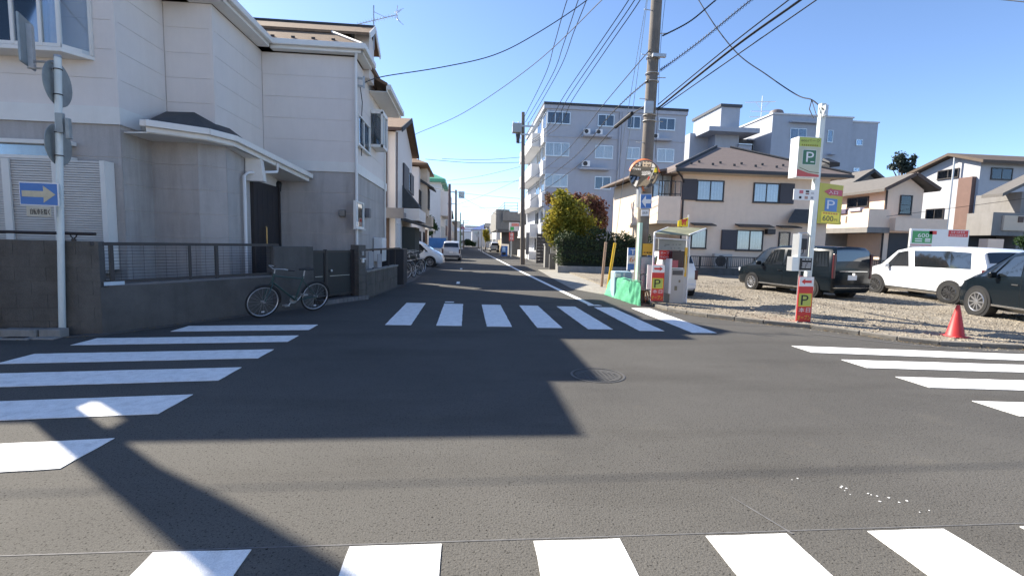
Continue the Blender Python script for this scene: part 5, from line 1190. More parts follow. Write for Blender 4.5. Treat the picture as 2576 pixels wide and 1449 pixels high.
q = RY(1617, 613, 1646, 642, 12.28); m = MB(); m.box(q[0], q[1], 12.29, 12.33, q[2], q[3]); yp = m.build('yellow_notice', M('amber notice', (.62, .36, .03), .5, var=.08), up)
for k in range(3): m = MB(); m.box(q[0]+.03+.08*k, q[0]+.08+.08*k, 12.285, 12.289, q[2]+.05, q[2]+.08); m.build('print_mark', black_p, yp)
for i, (y0, y1) in enumerate(((647, 690), (692, 731))):
    q = RY(1612, y0, 1648, y1, 12.2); m = MB(); m.box(q[0], q[1], 12.2, 12.32, q[2], q[3]); b_ = m.build('meter_cabinet', M('cabinet blue grey', (.27, .32, .34), .5, .2) if i == 0 else bpy.data.materials['cabinet blue grey'], up, bevel=.01)
    m = MB(); m.box(q[1]-.05, q[1]-.03, 12.185, 12.199, q[3]-.16, q[3]-.12); m.box(q[1]-.05, q[1]-.03, 12.185, 12.199, q[3]-.26, q[3]-.22); m.build('latch', dark_metal, b_)
# round traffic mirror
mr_ = thing('traffic_mirror', 'round orange rimmed traffic mirror mounted on the brownish pole', 'mirror', (4.55, 12.2, 3.3))
c = AY(1620, 441, 12.12); nn = (V((-.05, -.92, -.36))).normalized(); r = .40
m = MB(); m.lathe(c, nn, [(.0+.06*(1-(k/8)**2), .36*k/8) for k in range(8, -1, -1)][::1], 40); m.build('mirror_face', mirror_m, mr_, smooth=True)
m = MB(); m.ring(c, nn, .37, .013, 48, 8, 1.3); m.lathe(c-nn*.08, nn, [(0, .2), (.075, .37)], 40); m.build('rim', M('mirror rim grey', (.22, .2, .18), .5), mr_, smooth=True)
m = MB(); m.lathe(c+V((0, .02, .02)), nn, [(.0, .40), (.06, .415), (.14, .415)], 40); 
hd_ = MB()
for i in range(12):
    a0 = math.pi*(.08+.84*i/12); a1_ = math.pi*(.08+.84*(i+1)/12)
    f = lambda a, rr, dd: c+V((1, 0, 0))*math.cos(a)*rr+V((0, 0, 1))*math.sin(a)*rr+nn*dd
    hd_.hexa([f(a0, .398, -.02), f(a1_, .398, -.02), f(a1_, .412, -.02), f(a0, .412, -.02), f(a0, .398, .10), f(a1_, .398, .10), f(a1_, .412, .10), f(a0, .412, .10)])
hd_.build('hood', orange, mr_)
m = MB(); m.tube([(c.x, c.y+.06, c.z-.3), (upx(2.9)-.1, 12.33, c.z-.36)], .025, 6); m.tube([(c.x, c.y+.06, c.z+.2), (upx(3.5), 12.34, c.z+.2)], .025, 6); m.build('mount', orange, mr_)
m = MB(); q = AY(1607, 500, 12.25); m.box(q.x-.04, q.x+.04, 12.2, 12.34, 1.5+1.0, 3.0); m.build('mount_post', steel, mr_)
# blue left one-way plate with its small white plate
q = RY(1612, 489, 1642, 526, 12.1); N = V((.10, -1, 0)).normalized(); U = V((1, .10, .05)).normalized(); P = V((-.02, 0, 1)).normalized()
ol = thing('one_way_sign', 'small blue one-way sign with white left arrow on the brownish pole', 'sign', (q[0], 12.1, q[2]))
O = V((q[0], 12.12, q[2])); W_, H_ = q[1]-q[0], q[3]-q[2]
plate(O, U, P, N, W_, H_, .015, WHITE, ol, 'border_plate')
m = MB(); m.ob(O, U, N, .012, W_-.012, .0005, .002, .012, H_-.012, up=P); m.build('blue_face', blue, ol)
arrow(O+U*(W_*.92)+P*H_*.5+N*.0022, -U, P, N, W_*.82, H_*.40, WHITE, ol, .36, .45)
q = RY(1614, 528, 1634, 544, 12.1); sl_ = thing('supplementary_sign', 'tiny white plate with dark characters under the left arrow sign', 'sign', (q[0], 12.1, q[2]))
O = V((q[0], 12.12, q[2])); plate(O, U, P, N, q[1]-q[0], q[3]-q[2], .012, WHITE, sl_); text('自転車', O+U*.03+P*.045, U, P, N, .07, black_p, sl_, .15)
# guy guards
for nm, lab, (bx_, by_), (tx_, ty_), mt_ in (('guy_guard', 'slim brownish weathered guy wire guard next to the yellow one', (1513, 722), (1524, 610), M('faded guard', (.36, .25, .18), .7, var=.2, scale=15)), ('guy_guard', 'leaning bright yellow guy wire guard beside the green barrier', (1528, 728), (1547, 612), M('guard yellow', (.66, .42, .03), .45, var=.06))):
    b0 = G(bx_, by_); yy = b0.y; t1 = AY(tx_, ty_, yy-.3); t = thing(nm, lab, 'guy wire', tuple(b0))
    m = MB(); m.tube([b0, t1], .05 if 'yellow' in lab else .035, 8); m.build('guard_tube', mt_, t, smooth=True)
    m = MB(); m.tube([b0+(t1-b0)*.9, t1, V((upx(8.5)-.15, 12.6, 8.5 if 'yellow' in lab else 7.6))], .008, 4); m.build('wire', steel, t)
# green sheeted barricade with crate behind
gb_ = thing('green_barrier', 'two panel barricade wrapped in bright green tarpaulin at the pole foot', 'barricade', (4.4, 12.3, 0))
def sheet(p00, p10, p11, p01, n=14, amp=.02, th=.2):
    m = MB(); P = [V(p) for p in (p00, p10, p11, p01)]; vs = []; nn = (P[1]-P[0]).cross(P[3]-P[0]).normalized()
    for j in range(n+1):
        for i in range(n+1):
            u, v = i/n, j/n; p = P[0]*(1-u)*(1-v)+P[1]*u*(1-v)+P[2]*u*v+P[3]*(1-u)*v
            p += nn*amp*(math.sin(u*9+v*4)+.7*math.sin(u*17-v*7)+R_.uniform(-.2, .2))
            if j == n: p += V((0, 0, -.025*abs(math.sin(u*5))))
            vs.append(p)
    fs = [(j*(n+1)+i, j*(n+1)+i+1, (j+1)*(n+1)+i+1, (j+1)*(n+1)+i) for j in range(n) for i in range(n)]
    m.add(vs, fs); o = len(vs); return m
pA, pB, pC = G(1520, 741), G(1585, 763), G(1611, 770)
pD = pA+V((.5, .6, 0)); 
zt1 = AY(1540, 694, 13.6).z; zt2 = AY(1580, 703, 12.3).z; zt3 = AY(1607, 708, 11.9).z
tA, tB, tC = AY(1539, 694, pA.y-.1), AY(1584, 704, pB.y+.05), AY(1609, 708, pC.y+.05)
m1 = sheet(pA, pB, tB, tA); m1.build('tarpaulin', tarp, gb_, smooth=True)
m2 = sheet(pB, pC, tC, tB); m2.build('tarpaulin', tarp, gb_, smooth=True)
bk_ = V((.28, .35, 0))
m3 = sheet(tA, tB, tB+bk_*.6, tA+bk_*.6, 10, .008); m3.build('tarpaulin', tarp, gb_, smooth=True)
m4 = sheet(tB, tC, tC+bk_*.4, tB+bk_*.5, 8, .008); m4.build('tarpaulin', tarp, gb_, smooth=True)
m5 = sheet(pA+bk_*1.6, pA, tA, tA+bk_*.6, 8, .01); m5.build('tarpaulin', tarp, gb_, smooth=True)
q = RY(1549, 684, 1593, 702, 13.2); m = MB(); m.box(q[0], q[1], 13.3, 13.7, 0, q[3]); cr = m.build('crate', M('pale blue crate', (.36, .50, .58), .5, var=.1, scale=8), None, bevel=.03); tag(cr, 'pale blue plastic container behind the green barrier', 'container')
m = MB(); m.box(q[0]+.02, q[0]+.05+.12, 13.28, 13.298, q[3]-.16, q[3]-.05); m.box(q[0]+.25, q[0]+.3, 13.28, 13.298, q[3]-.16, q[3]-.04); m.build('white_mark', WHITE, cr)
# partly hidden blue and white signboard behind the pole
q = RY(1579, 624, 1620, 680, 15.0)
tb = thing('parking_signboard', 'blue and white parking price board half hidden behind the brownish pole', 'sign', (q[0], 15, 0))
h_ = (q[3]-q[2])/3
m = MB(); m.box(q[0], q[1], 15, 15.06, q[2], q[3]); m.build('board', WHITE, tb)
m = MB(); m.box(q[0], q[1], 14.99, 14.999, q[3]-h_, q[3]); m.build('blue_band', blue, tb); m = MB(); m.box(q[0], q[1], 14.99, 14.999, q[2], q[2]+h_*.85); m.build('blue_band', blue, tb)
text('Ti', (q[0]+.08, 14.985, q[3]-h_*.85), (1, 0, 0), (0, 0, 1), (0, -1, 0), h_*.62, WHITE, tb, .2); text('60', (q[0]+.06, 14.985, q[2]+h_*1.1), (1, 0, 0), (0, 0, 1), (0, -1, 0), h_*.7, M('print orange', (.65, .22, .05), .5), tb, .28)
m = MB(); m.box(q[0]+.05, q[0]+.1, 15.0, 15.05, 0, q[2]); m.build('leg', wood, tb)
m = MB(); m.box(q[0]+.16, q[0]+.5, 14.9, 14.96, .25, q[2]-.05); tag(m.build('white_board', WHITE), 'blank white board standing below the blue price board', 'board')

# ================================================================= PAYMENT MACHINE UNDER ITS CANOPY
ZP = lambda x, y: ((1720+x*.17253)/1.10443, (600+y*.17253)/1.10443)
def PR(x0, y0, x1, y1, Y): return RY(*ZP(x0, y0), *ZP(x1, y1), Y)
YP = 11.75
pm = thing('payment_machine', 'grey car park payment machine with dark screen under the canopy', 'payment machine', (5.5, YP, 0))
q = PR(820, 855, 1040, 1395, YP); m = MB(); m.box(q[0], q[1], YP, YP+.38, .03, q[3]); m.build('cabinet', M('machine grey', (.45, .44, .41), .45, var=.03), pm, bevel=.015)
q = PR(862, 880, 1026, 952, YP); m = MB(); m.box(q[0], q[1], YP-.012, YP-.001, q[2], q[3]); m.build('slot_panel', M('slot panel', (.08, .08, .08), .5), pm)
for (a, b, c, d) in ((958, 1030, 985, 1072), (890, 1128, 932, 1198)):
    q = PR(a, b, c, d, YP); m = MB(); m.box(q[0], q[1], YP-.01, YP-.001, q[2], q[3]); m.build('lock_plate', M('olive plate', (.20, .18, .12), .5) if a == 958 else bpy.data.materials['olive plate'], pm)
q = PR(860, 565, 1055, 835, YP); m = MB(); m.box(q[0], q[1], YP+.02, YP+.36, q[2], q[3]); m.build('screen_housing', M('dark screen', (.03, .025, .028), .25), pm, bevel=.01)
m = MB(); q2 = PR(850, 715, 950, 830, YP); m.box(q2[0], q2[1], YP-.0, YP+.019, q2[2], q2[3]); m.build('price_panel', M('dim red print', (.36, .08, .10), .4), pm)
q = PR(805, 690, 840, 1000, YP); m = MB(); m.box(q[0], q[1], YP-.04, YP+.3, q[2]-.4, q[3]); m.build('side_guard', WHITE, pm)
q = PR(1040, 985, 1085, 1415, YP); m = MB(); m.box(q[0], q[1], YP+.05, YP+.3, .02, q[3]); m.build('side_box', M('side box grey', (.50, .50, .49), .45), pm)
cn = thing('machine_canopy', 'pale tubular canopy with mossy translucent roof over the payment machine', 'canopy', (5.5, 12.2, 0))
l0 = PR(560, 270, 600, 790, YP+.1); r0 = PR(1085, 330, 1118, 980, YP+.1)
ztop = AY(*ZP(690, 190), 13.3).z; zfr = AY(*ZP(620, 290), YP).z
xl, xr = l0[0], r0[1]
xl2, xr2 = AY(*ZP(790, 190), 13.2).x, AY(*ZP(1395, 195), 13.2).x
m = MB()
m.tube([(xl, YP+.1, 0), (xl, YP+.1, zfr-.05), (xl+.04, YP+.2, zfr+.03), (xl2, 13.2, ztop)], .025, 8); m.tube([(xr, YP+.1, 0), (xr, YP+.1, zfr-.1), (xr+.04, YP+.2, zfr-.0), (xr2, 13.2, ztop)], .025, 8)
m.tube([(xl, YP+.1, zfr-.1), (xr, YP+.1, zfr-.14)], .014, 6); m.tube([(xl2, 13.2, ztop), (xr2, 13.2, ztop)], .02, 6); m.build('frame', WHITE, cn, smooth=True)
m = MB(); m.hexa([(xl+.02, YP+.12, zfr+.0), (xr+.02, YP+.12, zfr-.03), (xr2, 13.2, ztop), (xl2, 13.2, ztop), (xl+.02, YP+.12, zfr+.02), (xr+.02, YP+.12, zfr-.01), (xr2, 13.2, ztop+.02), (xl2, 13.2, ztop+.02)]); m.build('roof_sheet', M('mossy sheet', (.20, .20, .12), .6, var=.35, scale=3), cn)
q = PR(640, 365, 1075, 550, YP+.6); m = MB(); m.box(q[0], q[1], YP+.6, YP+.64, q[2], q[3]); bd = m.build('notice_panel', M('notice grey', (.36, .38, .37), .5, var=.04), cn)
mk = MB()
for r_, (yy, segs) in enumerate(((458, ((730, 810), (860, 880), (910, 930), (960, 1000))), (482, ((725, 755),)), (518, ((830, 850), (885, 900), (945, 985))), (395, ((690, 1060),)))):
    for (a, b) in segs:
        s_ = PR(a, yy, b, yy+(9 if yy != 395 else 3), YP+.6); mk.box(s_[0], s_[1], YP+.592, YP+.598, s_[2], s_[3])
mk.build('print_lines', M('faint print', (.10, .11, .12), .6), bd)
q = PR(1058, 510, 1100, 980, YP); ys = thing('yellow_banner', 'tall narrow yellow banner strip at the right post of the canopy', 'banner', (q[0], YP, 0)); m = MB(); m.box(q[0], q[1], YP+.02, YP+.05, q[2], q[3]); m.build('banner', M('amber strip', (.72, .42, .04), .5, var=.05), ys)
m = MB(); m.box(q[0]+.03, q[1]-.06, YP+.012, YP+.019, q[2]+.1, q[3]-.2); m.build('edge_print', M('cream print', (.7, .6, .35), .5), ys)
q = PR(640, 555, 840, 705, YP+.25); rs = thing('red_sign', 'red sign with white katakana between canopy post and machine', 'sign', (q[0], YP+.2, q[2])); m = MB(); m.box(q[0], q[1], YP+.22, YP+.25, q[2], q[3]); m.build('board', red, rs)
H_ = q[3]-q[2]; W_ = q[1]-q[0]
text('オープン', (q[0]+.03, YP+.217, q[2]+H_*.56), (1, 0, 0), (0, 0, 1), (0, -1, 0), H_*.32, WHITE, rs, W_*.9); text('キャンペーン', (q[0]+.03, YP+.217, q[2]+H_*.12), (1, 0, 0), (0, 0, 1), (0, -1, 0), H_*.32, WHITE, rs, W_*.9)
m = MB(); m.tube([(q[0]+W_*.5, YP+.28, 0), (q[0]+W_*.5, YP+.28, q[2]+.05)], .015, 6); m.build('leg', steel, rs)
# yellow flag board above
q = PR(955, 15, 1130, 175, 13.4); fl = thing('yellow_flag_sign', 'small yellow sign with red emblem above the canopy', 'sign', (q[0], 13.4, q[2]))
m = MB(); m.prism([(q[0], 13.4, q[2]), (q[1]-.03, 13.4, q[2]), (q[1]-.03, 13.4, q[3]-.02), (q[0], 13.4, q[3]-.12)], (0, .04, 0)); m.build('board', M('flag yellow', (.80, .60, .01), .45), fl)
o_ = V((q[0]+.09, 13.396, q[2]+.04)); m = MB()
for (a, b, c, d) in ((0, .14, .10, .17), (.02, .05, .0, .1), (.10, .13, 0, .1), (.06, .085, .04, .1), (.13, .17, .13, .19)): m.box(o_.x+a, o_.x+b, 13.393, 13.399, o_.z+c, o_.z+d)
m.build('red_emblem', red, fl); m = MB(); m.tube([(q[1]-.02, 13.42, 0), (q[1]-.02, 13.42, q[3]+.06)], .018, 6); m.build('mast', WHITE, fl)

# triangular P boards (open day banners)
def p_board(label, q, Y, right, slant=0.0):
    t = thing('parking_banner', label, 'sign', ((q[0]+q[1])/2, Y, q[2]), group='upright red and yellow P boards')
    W_, H_ = q[1]-q[0], q[3]-q[2]; U, N, P = V((1, 0, 0)), V((0, -1, 0)), ZUP; O = V((q[0], Y, q[2]))
    m = MB(); m.prism([O, O+U*W_, O+U*W_*.62+V((0, W_*.9, 0))], (0, 0, H_)); m.build('board', red, t)
    m = MB(); m.prism([O+U*(W_+.004)+V((0, .0, 0)), O+U*(W_+.006), O+U*(W_*.62+.006)+V((0, W_*.9, 0)), O+U*(W_*.62)+V((0, W_*.9, 0))], (0, 0, H_)); m.build('side_face', M('faded banner', (.55, .42, .36), .6, var=.2, scale=8) if 'faded banner' not in bpy.data.materials else bpy.data.materials['faded banner'], t)
    m = MB(); m.ob(O, U, N, 0, W_, .001, .003, H_*.79, H_); m.build('white_panel', WHITE, t)
    if right: arrow(O+U*W_*.15+P*H_*.895+N*.004, U, P, N, W_*.7, H_*.062, red, t, .45, .35)
    else: arrow(O+U*W_*.85+P*H_*.895+N*.004, -U, P, N, W_*.7, H_*.062, red, t, .45, .35)
    m = MB(); m.ob(O, U, N, W_*.06, W_*.94, .001, .003, H_*.345, H_*.635); m.build('yellow_panel', yellow, t)
    m = MB(); m.ob(O, U, N, W_*.11, W_*.89, .0032, .0042, H_*.36, H_*.62); m.build('lime_panel', ygreen, t)
    text('P', O+U*W_*.22+P*H_*.375+N*.005, U, P, N, H_*.225, black_p, t, W_*.5)
    text('本日', O+U*W_*.1+P*H_*.215+N*.004, U, P, N, H_*.105, WHITE, t, W_*.8)
    text('オープン', O+U*W_*.05+P*H_*.045+N*.004, U, P, N, H_*.11, yellow, t, W_*.9)
    return t
p_board('red P board with red right arrow standing left of the payment machine', PR(522, 790, 722, 1370, YP-.25), YP-.25, True)
ZS = lambda x, y: ((2190+x*.19305)/1.10443, (630+y*.19305)/1.10443)
q = RY(*ZS(138, 722), *ZS(345, 1370), 8.9); p_board('red P board with red left arrow in front of the car park sign post', (q[0], q[1], max(q[2], .06), q[3]), 8.9, False)
m = MB(); q = PR(440, 790, 525, 1180, YP+.3); m.box(q[0]+.02, q[1], YP+.3, YP+.34, q[2], q[3]); tag(m.build('white_banner', WHITE), 'plain white upright board behind the right arrow P board', 'board')
for k in range(3):
    q = PR(410, 1060, 520, 1300, YP+.5); m = MB(); m.beam((q[0]+.05+.08*k, YP+.5, 0.0), (q[1]-.2+.06*k, YP+.7, q[3]-.05*k), .03, .02)
    tag(m.build('plank', M('orange wood', (.40, .20, .10), .7, var=.3, scale=8) if k == 0 else bpy.data.materials['orange wood']), ('longest', 'middle', 'shortest')[k]+' of three orange brown slats leaning by the pole foot', 'plank', 'orange slats at the pole foot')

# ================================================================= CAR PARK SIGN POST AT RIGHT
sg = thing('car_park_post', 'square white steel post carrying the car park signs at the lot edge', 'sign post', (7.05, 9.3, 0))
m = MB(); m.hexa([(6.98, 9.2, .0), (7.09, 9.2, .0), (7.09, 9.3, .0), (6.98, 9.3, .0), (7.0, 9.2, 4.42), (7.11, 9.2, 4.42), (7.11, 9.3, 4.42), (7.0, 9.3, 4.42)]); m.build('post', pole_paint, sg, bevel=.008)
m = MB(); m.box(7.01, 7.0+.07, 9.1, 9.199, 4.15, 4.36); m.tube([(6.97, 9.17, 4.2), (6.93, 9.17, 4.32)], .012, 5); m.build('cable_clamp', steel, sg)
N, P = V((0, -1, 0)), ZUP
q = RY(1983, 345, 2063, 447, 9.08); xs_ = q[0]+(q[1]-q[0])*.26
lb = thing('light_box_sign', 'white car park light box reading ecoパーク with green P square', 'sign', (xs_, 9.1, q[2]))
U = V((1, .03, 0)).normalized()
O = V((xs_, 9.05, q[2])); W_, H_ = q[1]-xs_, q[3]-q[2]
m = MB(); m.hexa([O, O+U*W_, O+U*W_+V((.0, .24, 0)), O+V((.0, .24, 0)), O+P*H_, O+U*W_+P*H_, O+U*W_+P*H_+V((.0, .24, 0)), O+P*H_+V((.0, .24, 0))]); m.build('box', WHITE, lb)
def fac(o, a, b, c, d, mt, par, nm, U=U, N=N, e=.001, W_=None, H_=None): m = MB(); m.ob(o, U, N, a*W_, b*W_, e, e+.002, c*H_, d*H_); return m.build(nm, mt, par)
k_ = dict(W_=W_, H_=H_)
fac(O, .03, .97, .76, .985, ygreen, lb, 'lime_panel', **k_); fac(O, .03, .97, .02, .755, M('pale sign face', (.55, .56, .42), .45), lb, 'sign_face', **k_)
fac(O, .2, .8, .31, .685, WHITE, lb, 'white_square', e=.0035, **k_); fac(O, .22, .78, .32, .675, green, lb, 'green_square', e=.006, **k_)
text('ecoパーク', O+U*W_*.1+P*H_*.875+N*.004, U, P, N, H_*.075, black_p, lb, W_*.8)
text('P', O+U*W_*.36+P*H_*.38+N*.0085, U, P, N, H_*.25, WHITE, lb, W_*.33)
m = MB(); m.ob(O, U, N, W_*.56, W_*.72, .0085, .0095, H_*.375, H_*.40); m.build('print_bar', WHITE, lb)
mk = MB()
for k in range(8): mk.ob(O, U, N, W_*(.13+.092*k), W_*(.13+.092*k+.06), .0035, .0045, H_*.775, H_*.815)
mk.build('print_line', M('olive print', (.25, .22, .02), .5), lb)
m = MB(); m.prism([O+U*W_*.02+P*H_*.02+N*.004, O+U*W_*.98+P*H_*.02+N*.004, O+U*W_*.98+P*H_*.075+N*.004, O+U*W_*.5+P*H_*.11+N*.004, O+U*W_*.02+P*H_*.2+N*.004], N*.002); m.build('red_wave', M('soft red face', (.55, .09, .08), .45), lb)
m = MB(); m.prism([O+U*W_*.10+P*H_*.235+N*.004, O+U*W_*.55+P*H_*.135+N*.004, O+U*W_*.98+P*H_*.115+N*.004, O+U*W_*.98+P*H_*.13+N*.004, O+U*W_*.55+P*H_*.15+N*.004, O+U*W_*.10+P*H_*.25+N*.004], N*.001); m.build('dark_stroke', M('olive stroke', (.12, .10, .04), .5), lb)
m = MB(); m.ob(O+U*W_, U, N, -.01, .12, -.3, -.2, H_*.1, H_*.16); m.ob(O+U*W_, U, N, -.01, .12, -.3, -.2, H_*.85, H_*.91); m.build('bracket', steel, lb)
# small multi line plate under it
q = RY(1995, 477, 2058, 504, 9.12); ml = thing('small_plate', 'small white plate with tiny coloured marks under the light box', 'sign', (q[0], 9.1, q[2])); O = V((q[0], 9.1, q[2])); W_, H_ = q[1]-q[0], q[3]-q[2]; k_ = dict(W_=W_, H_=H_)
plate(O, U, P, N, W_, H_, .015, WHITE, ml)
for (a, b, c, d, mt) in ((.22, .38, .6, .9, M('pink print', (.55, .15, .18), .5)), (.48, .62, .72, .9, black_p), (.48, .62, .52, .66, M('brown print', (.25, .12, .10), .5)), (.22, .32, .12, .34, black_p), (.45, .58, .1, .36, M('pale brown print', (.42, .25, .2), .5)), (.7, .82, .62, .7, M('grey print', (.3, .3, .32), .5)), (.7, .8, .12, .34, bpy.data.materials.get('grey print') or black_p)): fac(O, a, b, c, d, mt, ml, 'print_mark', **k_)
# yellow entrance board, turned toward the road
a0, a1_ = AY(2064, 460, 9.2), AY(2124, 448, 9.5)
U = (V((a1_.x, 9.5, 0))-V((a0.x, 9.2, 0))).normalized(); N = V((U.y, -U.x, 0)); W_ = (V((a1_.x, 9.5, 0))-V((a0.x, 9.2, 0))).length
zb = AY(2062, 562, 9.2).z; H_ = a0.z-zb; O = V((a0.x, 9.2, zb)); k_ = dict(W_=W_, H_=H_, U=U, N=N)
yb = thing('entrance_board', 'yellow entrance board reading 入口 and 600円 on the right of the post', 'sign', tuple(O))
plate(O, U, P, N, W_, H_, .05, olive, yb, 'board')
fac(O, .14, .92, .03, .30, M('sunlit price yellow', (.92, .74, .02), .45), yb, 'price_panel', **k_)  # sunlight painted into the brighter yellow of the lower panel
arrow(O+U*W_*.97+P*H_*.80+N*.004, -U, P, N, W_*.80, H_*.10, M('arrow crimson', (.50, .03, .06), .45), yb, .75, .38)
text('入口', O+U*W_*.36+P*H_*.755+N*.007, U, P, N, H_*.085, WHITE, yb, W_*.40)
fac(O, .26, .78, .32, .64, blue, yb, 'blue_square', e=.002, **k_)
text('P', O+U*W_*.34+P*H_*.375+N*.006, U, P, N, H_*.22, M('pale print', (.62, .64, .72), .4), yb, W_*.33)
text('600', O+U*W_*.20+P*H_*.07+N*.005, U, P, N, H_*.135, black_p, yb, W_*.46); text('円', O+U*W_*.70+P*H_*.08+N*.005, U, P, N, H_*.06, black_p, yb, W_*.13)
mk = MB()
for k in range(6): mk.ob(O, U, N, W_*(.2+.11*k), W_*(.2+.11*k+.08), .004, .005, H_*.245, H_*.285)
mk.build('print_line', M('amber print', (.65, .25, .02), .5), yb)
q = AY(2085, 412, 9.6); m = MB(); m.hexa([V((q.x-.06, 9.5, q.z-.1)), V((q.x+.13, 9.45, q.z-.08)), V((q.x+.13, 9.75, q.z-.02)), V((q.x-.06, 9.75, q.z-.02)), V((q.x-.06, 9.5, q.z+.02)), V((q.x+.13, 9.45, q.z+.0)), V((q.x+.1, 9.75, q.z+.14)), V((q.x-.03, 9.75, q.z+.14))]); m.tube([(7.12, 9.3, q.z), (q.x, 9.6, q.z)], .015, 5); fl_ = m.build('flood_lamp', black); tag(fl_, 'black floodlight on the car park post facing the lot', 'floodlight')
# meter frame and black notice box left of the post
ic = thing('intercom_stand', 'grey rounded frame with black unit and notice box left of the post', 'intercom', (6.9, 9.05, 0))
q = RY(*ZS(105, 90), *ZS(355, 440), 9.1); m = MB(); m.tube([(q[0]+.02, 9.15, q[2]), (q[0]+.02, 9.15, q[3]-.08), (q[0]+.1, 9.15, q[3]), (q[1]-.1, 9.15, q[3]), (q[1]-.02, 9.15, q[3]-.08), (q[1]-.02, 9.15, q[2])], .014, 6); m.box(q[0], q[0]+.05, 9.0, 9.2, q[2], q[3]-.02); m.build('frame', alu, ic)
m = MB(); m.box(q[0]+.06, q[1]-.02, 9.19, 9.2, q[2], q[3]-.03); m.build('backplate', M('back plate grey', (.36, .34, .33), .5), ic)
qq = RY(*ZS(165, 170), *ZS(280, 330), 9.05); m = MB(); m.box(qq[0], qq[1], 9.05, 9.18, qq[2], qq[3]); m.build('black_unit', black, ic, bevel=.02)
m = MB(); m.tube([(qq[0]+.02, 9.1, qq[2]), (qq[0]-.03, 9.1, qq[2]-.05), (qq[0]+.02, 9.1, qq[2]-.1), (qq[1]-.05, 9.1, qq[2]-.08), (qq[1]-.04, 9.1, qq[2])], .008, 5); m.build('cable', cable_m, ic)
q = RY(*ZS(65, 435), *ZS(345, 640), 9.0); xm = q[0]+(q[1]-q[0])*.4
m = MB(); m.box(q[0], q[1], 9.02, 9.18, q[2], q[3]); nb = m.build('notice_box', alu, ic)
m = MB(); m.box(xm, q[1]-.01, 9.0, 9.018, q[2]+.02, q[3]-.02); m.build('black_panel', black, nb)
mk = MB()
for r_, sg_ in ((.78, ((.12, .34), (.42, .6), (.66, .85))), (.52, ((.15, .5), (.58, .88))), (.38, ((.15, .42), (.5, .88))), (.24, ((.12, .38), (.45, .86)))):
    for a, b in sg_: mk.box(xm+(q[1]-xm)*a, xm+(q[1]-xm)*b, 8.994, 8.999, q[2]+(q[3]-q[2])*r_, q[2]+(q[3]-q[2])*(r_+.08))
mk.build('print_lines', M('pale grey print', (.5, .5, .5), .5), nb)
m = MB(); m.tube([(xm+.08, 9.12, q[2]), (xm+.08, 9.12, .06)], .02, 6); m.build('stand', steel, ic)
# large white billboard behind the vans
q = RY(2290, 577, 2437, 622, 20); bb_ = thing('billboard', 'long white car park billboard with green 600 panel above the white van', 'billboard', (q[0], 20, 0))
N = V((0, -1, 0)); U = V((1, 0, 0)); O = V((q[0], 20, q[2])); W_, H_ = q[1]-q[0], q[3]-q[2]; k_ = dict(W_=W_, H_=H_, U=U, N=N)
plate(O, U, P, N, W_, H_, .06, WHITE, bb_, 'board')
fac(O, .03, .37, .2, .88, M('billboard green', (.06, .32, .10), .45), bb_, 'green_panel', **k_); fac(O, .64, .98, .6, .96, red, bb_, 'red_panel', **k_); fac(O, .31, .44, .7, .9, red, bb_, 'red_tab', **k_); fac(O, .01, .37, .04, .14, M('pale pink strip', (.62, .35, .33), .5), bb_, 'pink_strip', **k_)
text('600', O+U*W_*.12+P*H_*.52+N*.005, U, P, N, H_*.22, WHITE, bb_, W_*.19)
mk = MB()
for (a, b, c, d) in ((.08, .2, .4, .46), (.08, .2, .28, .34), (.25, .34, .38, .46), (.25, .34, .28, .34)): mk.ob(O, U, N, W_*a, W_*b, .004, .006, H_*c, H_*d)
mk.build('print_lines', WHITE, bb_)
text('ロコロ', O+U*W_*.69+P*H_*.81+N*.005, U, P, N, H_*.1, WHITE, bb_, W_*.22); text('ロロロロヤ', O+U*W_*.67+P*H_*.64+N*.005, U, P, N, H_*.11, WHITE, bb_, W_*.28)
m = MB(); m.box(q[0]+.05, q[0]+.13, 20.06, 20.14, 0, q[3]); m.box(q[1]-.13, q[1]-.05, 20.06, 20.14, 0, q[3]); m.build('legs', steel, bb_)
# traffic cone
cn_ = thing('traffic_cone', 'plain red traffic cone standing at the gravel lot edge', 'traffic cone', (8.6, 7.6, .055))
b0 = G(2402, 847, .055); tz = AY(2403, 767, b0.y).z
m = MB(); m.lathe(b0, (0, 0, 1), [(.025, .135), (.03, .13), (tz-b0.z-.02, .028), (tz-b0.z, .022)], 24); m.build('cone', conered, cn_, smooth=True)
m = MB(); m.ob(b0, (1, 0, 0), (0, 1, 0), -.15, .15, -.15, .15, 0, .025); m.build('base', conered, cn_, bevel=.012)
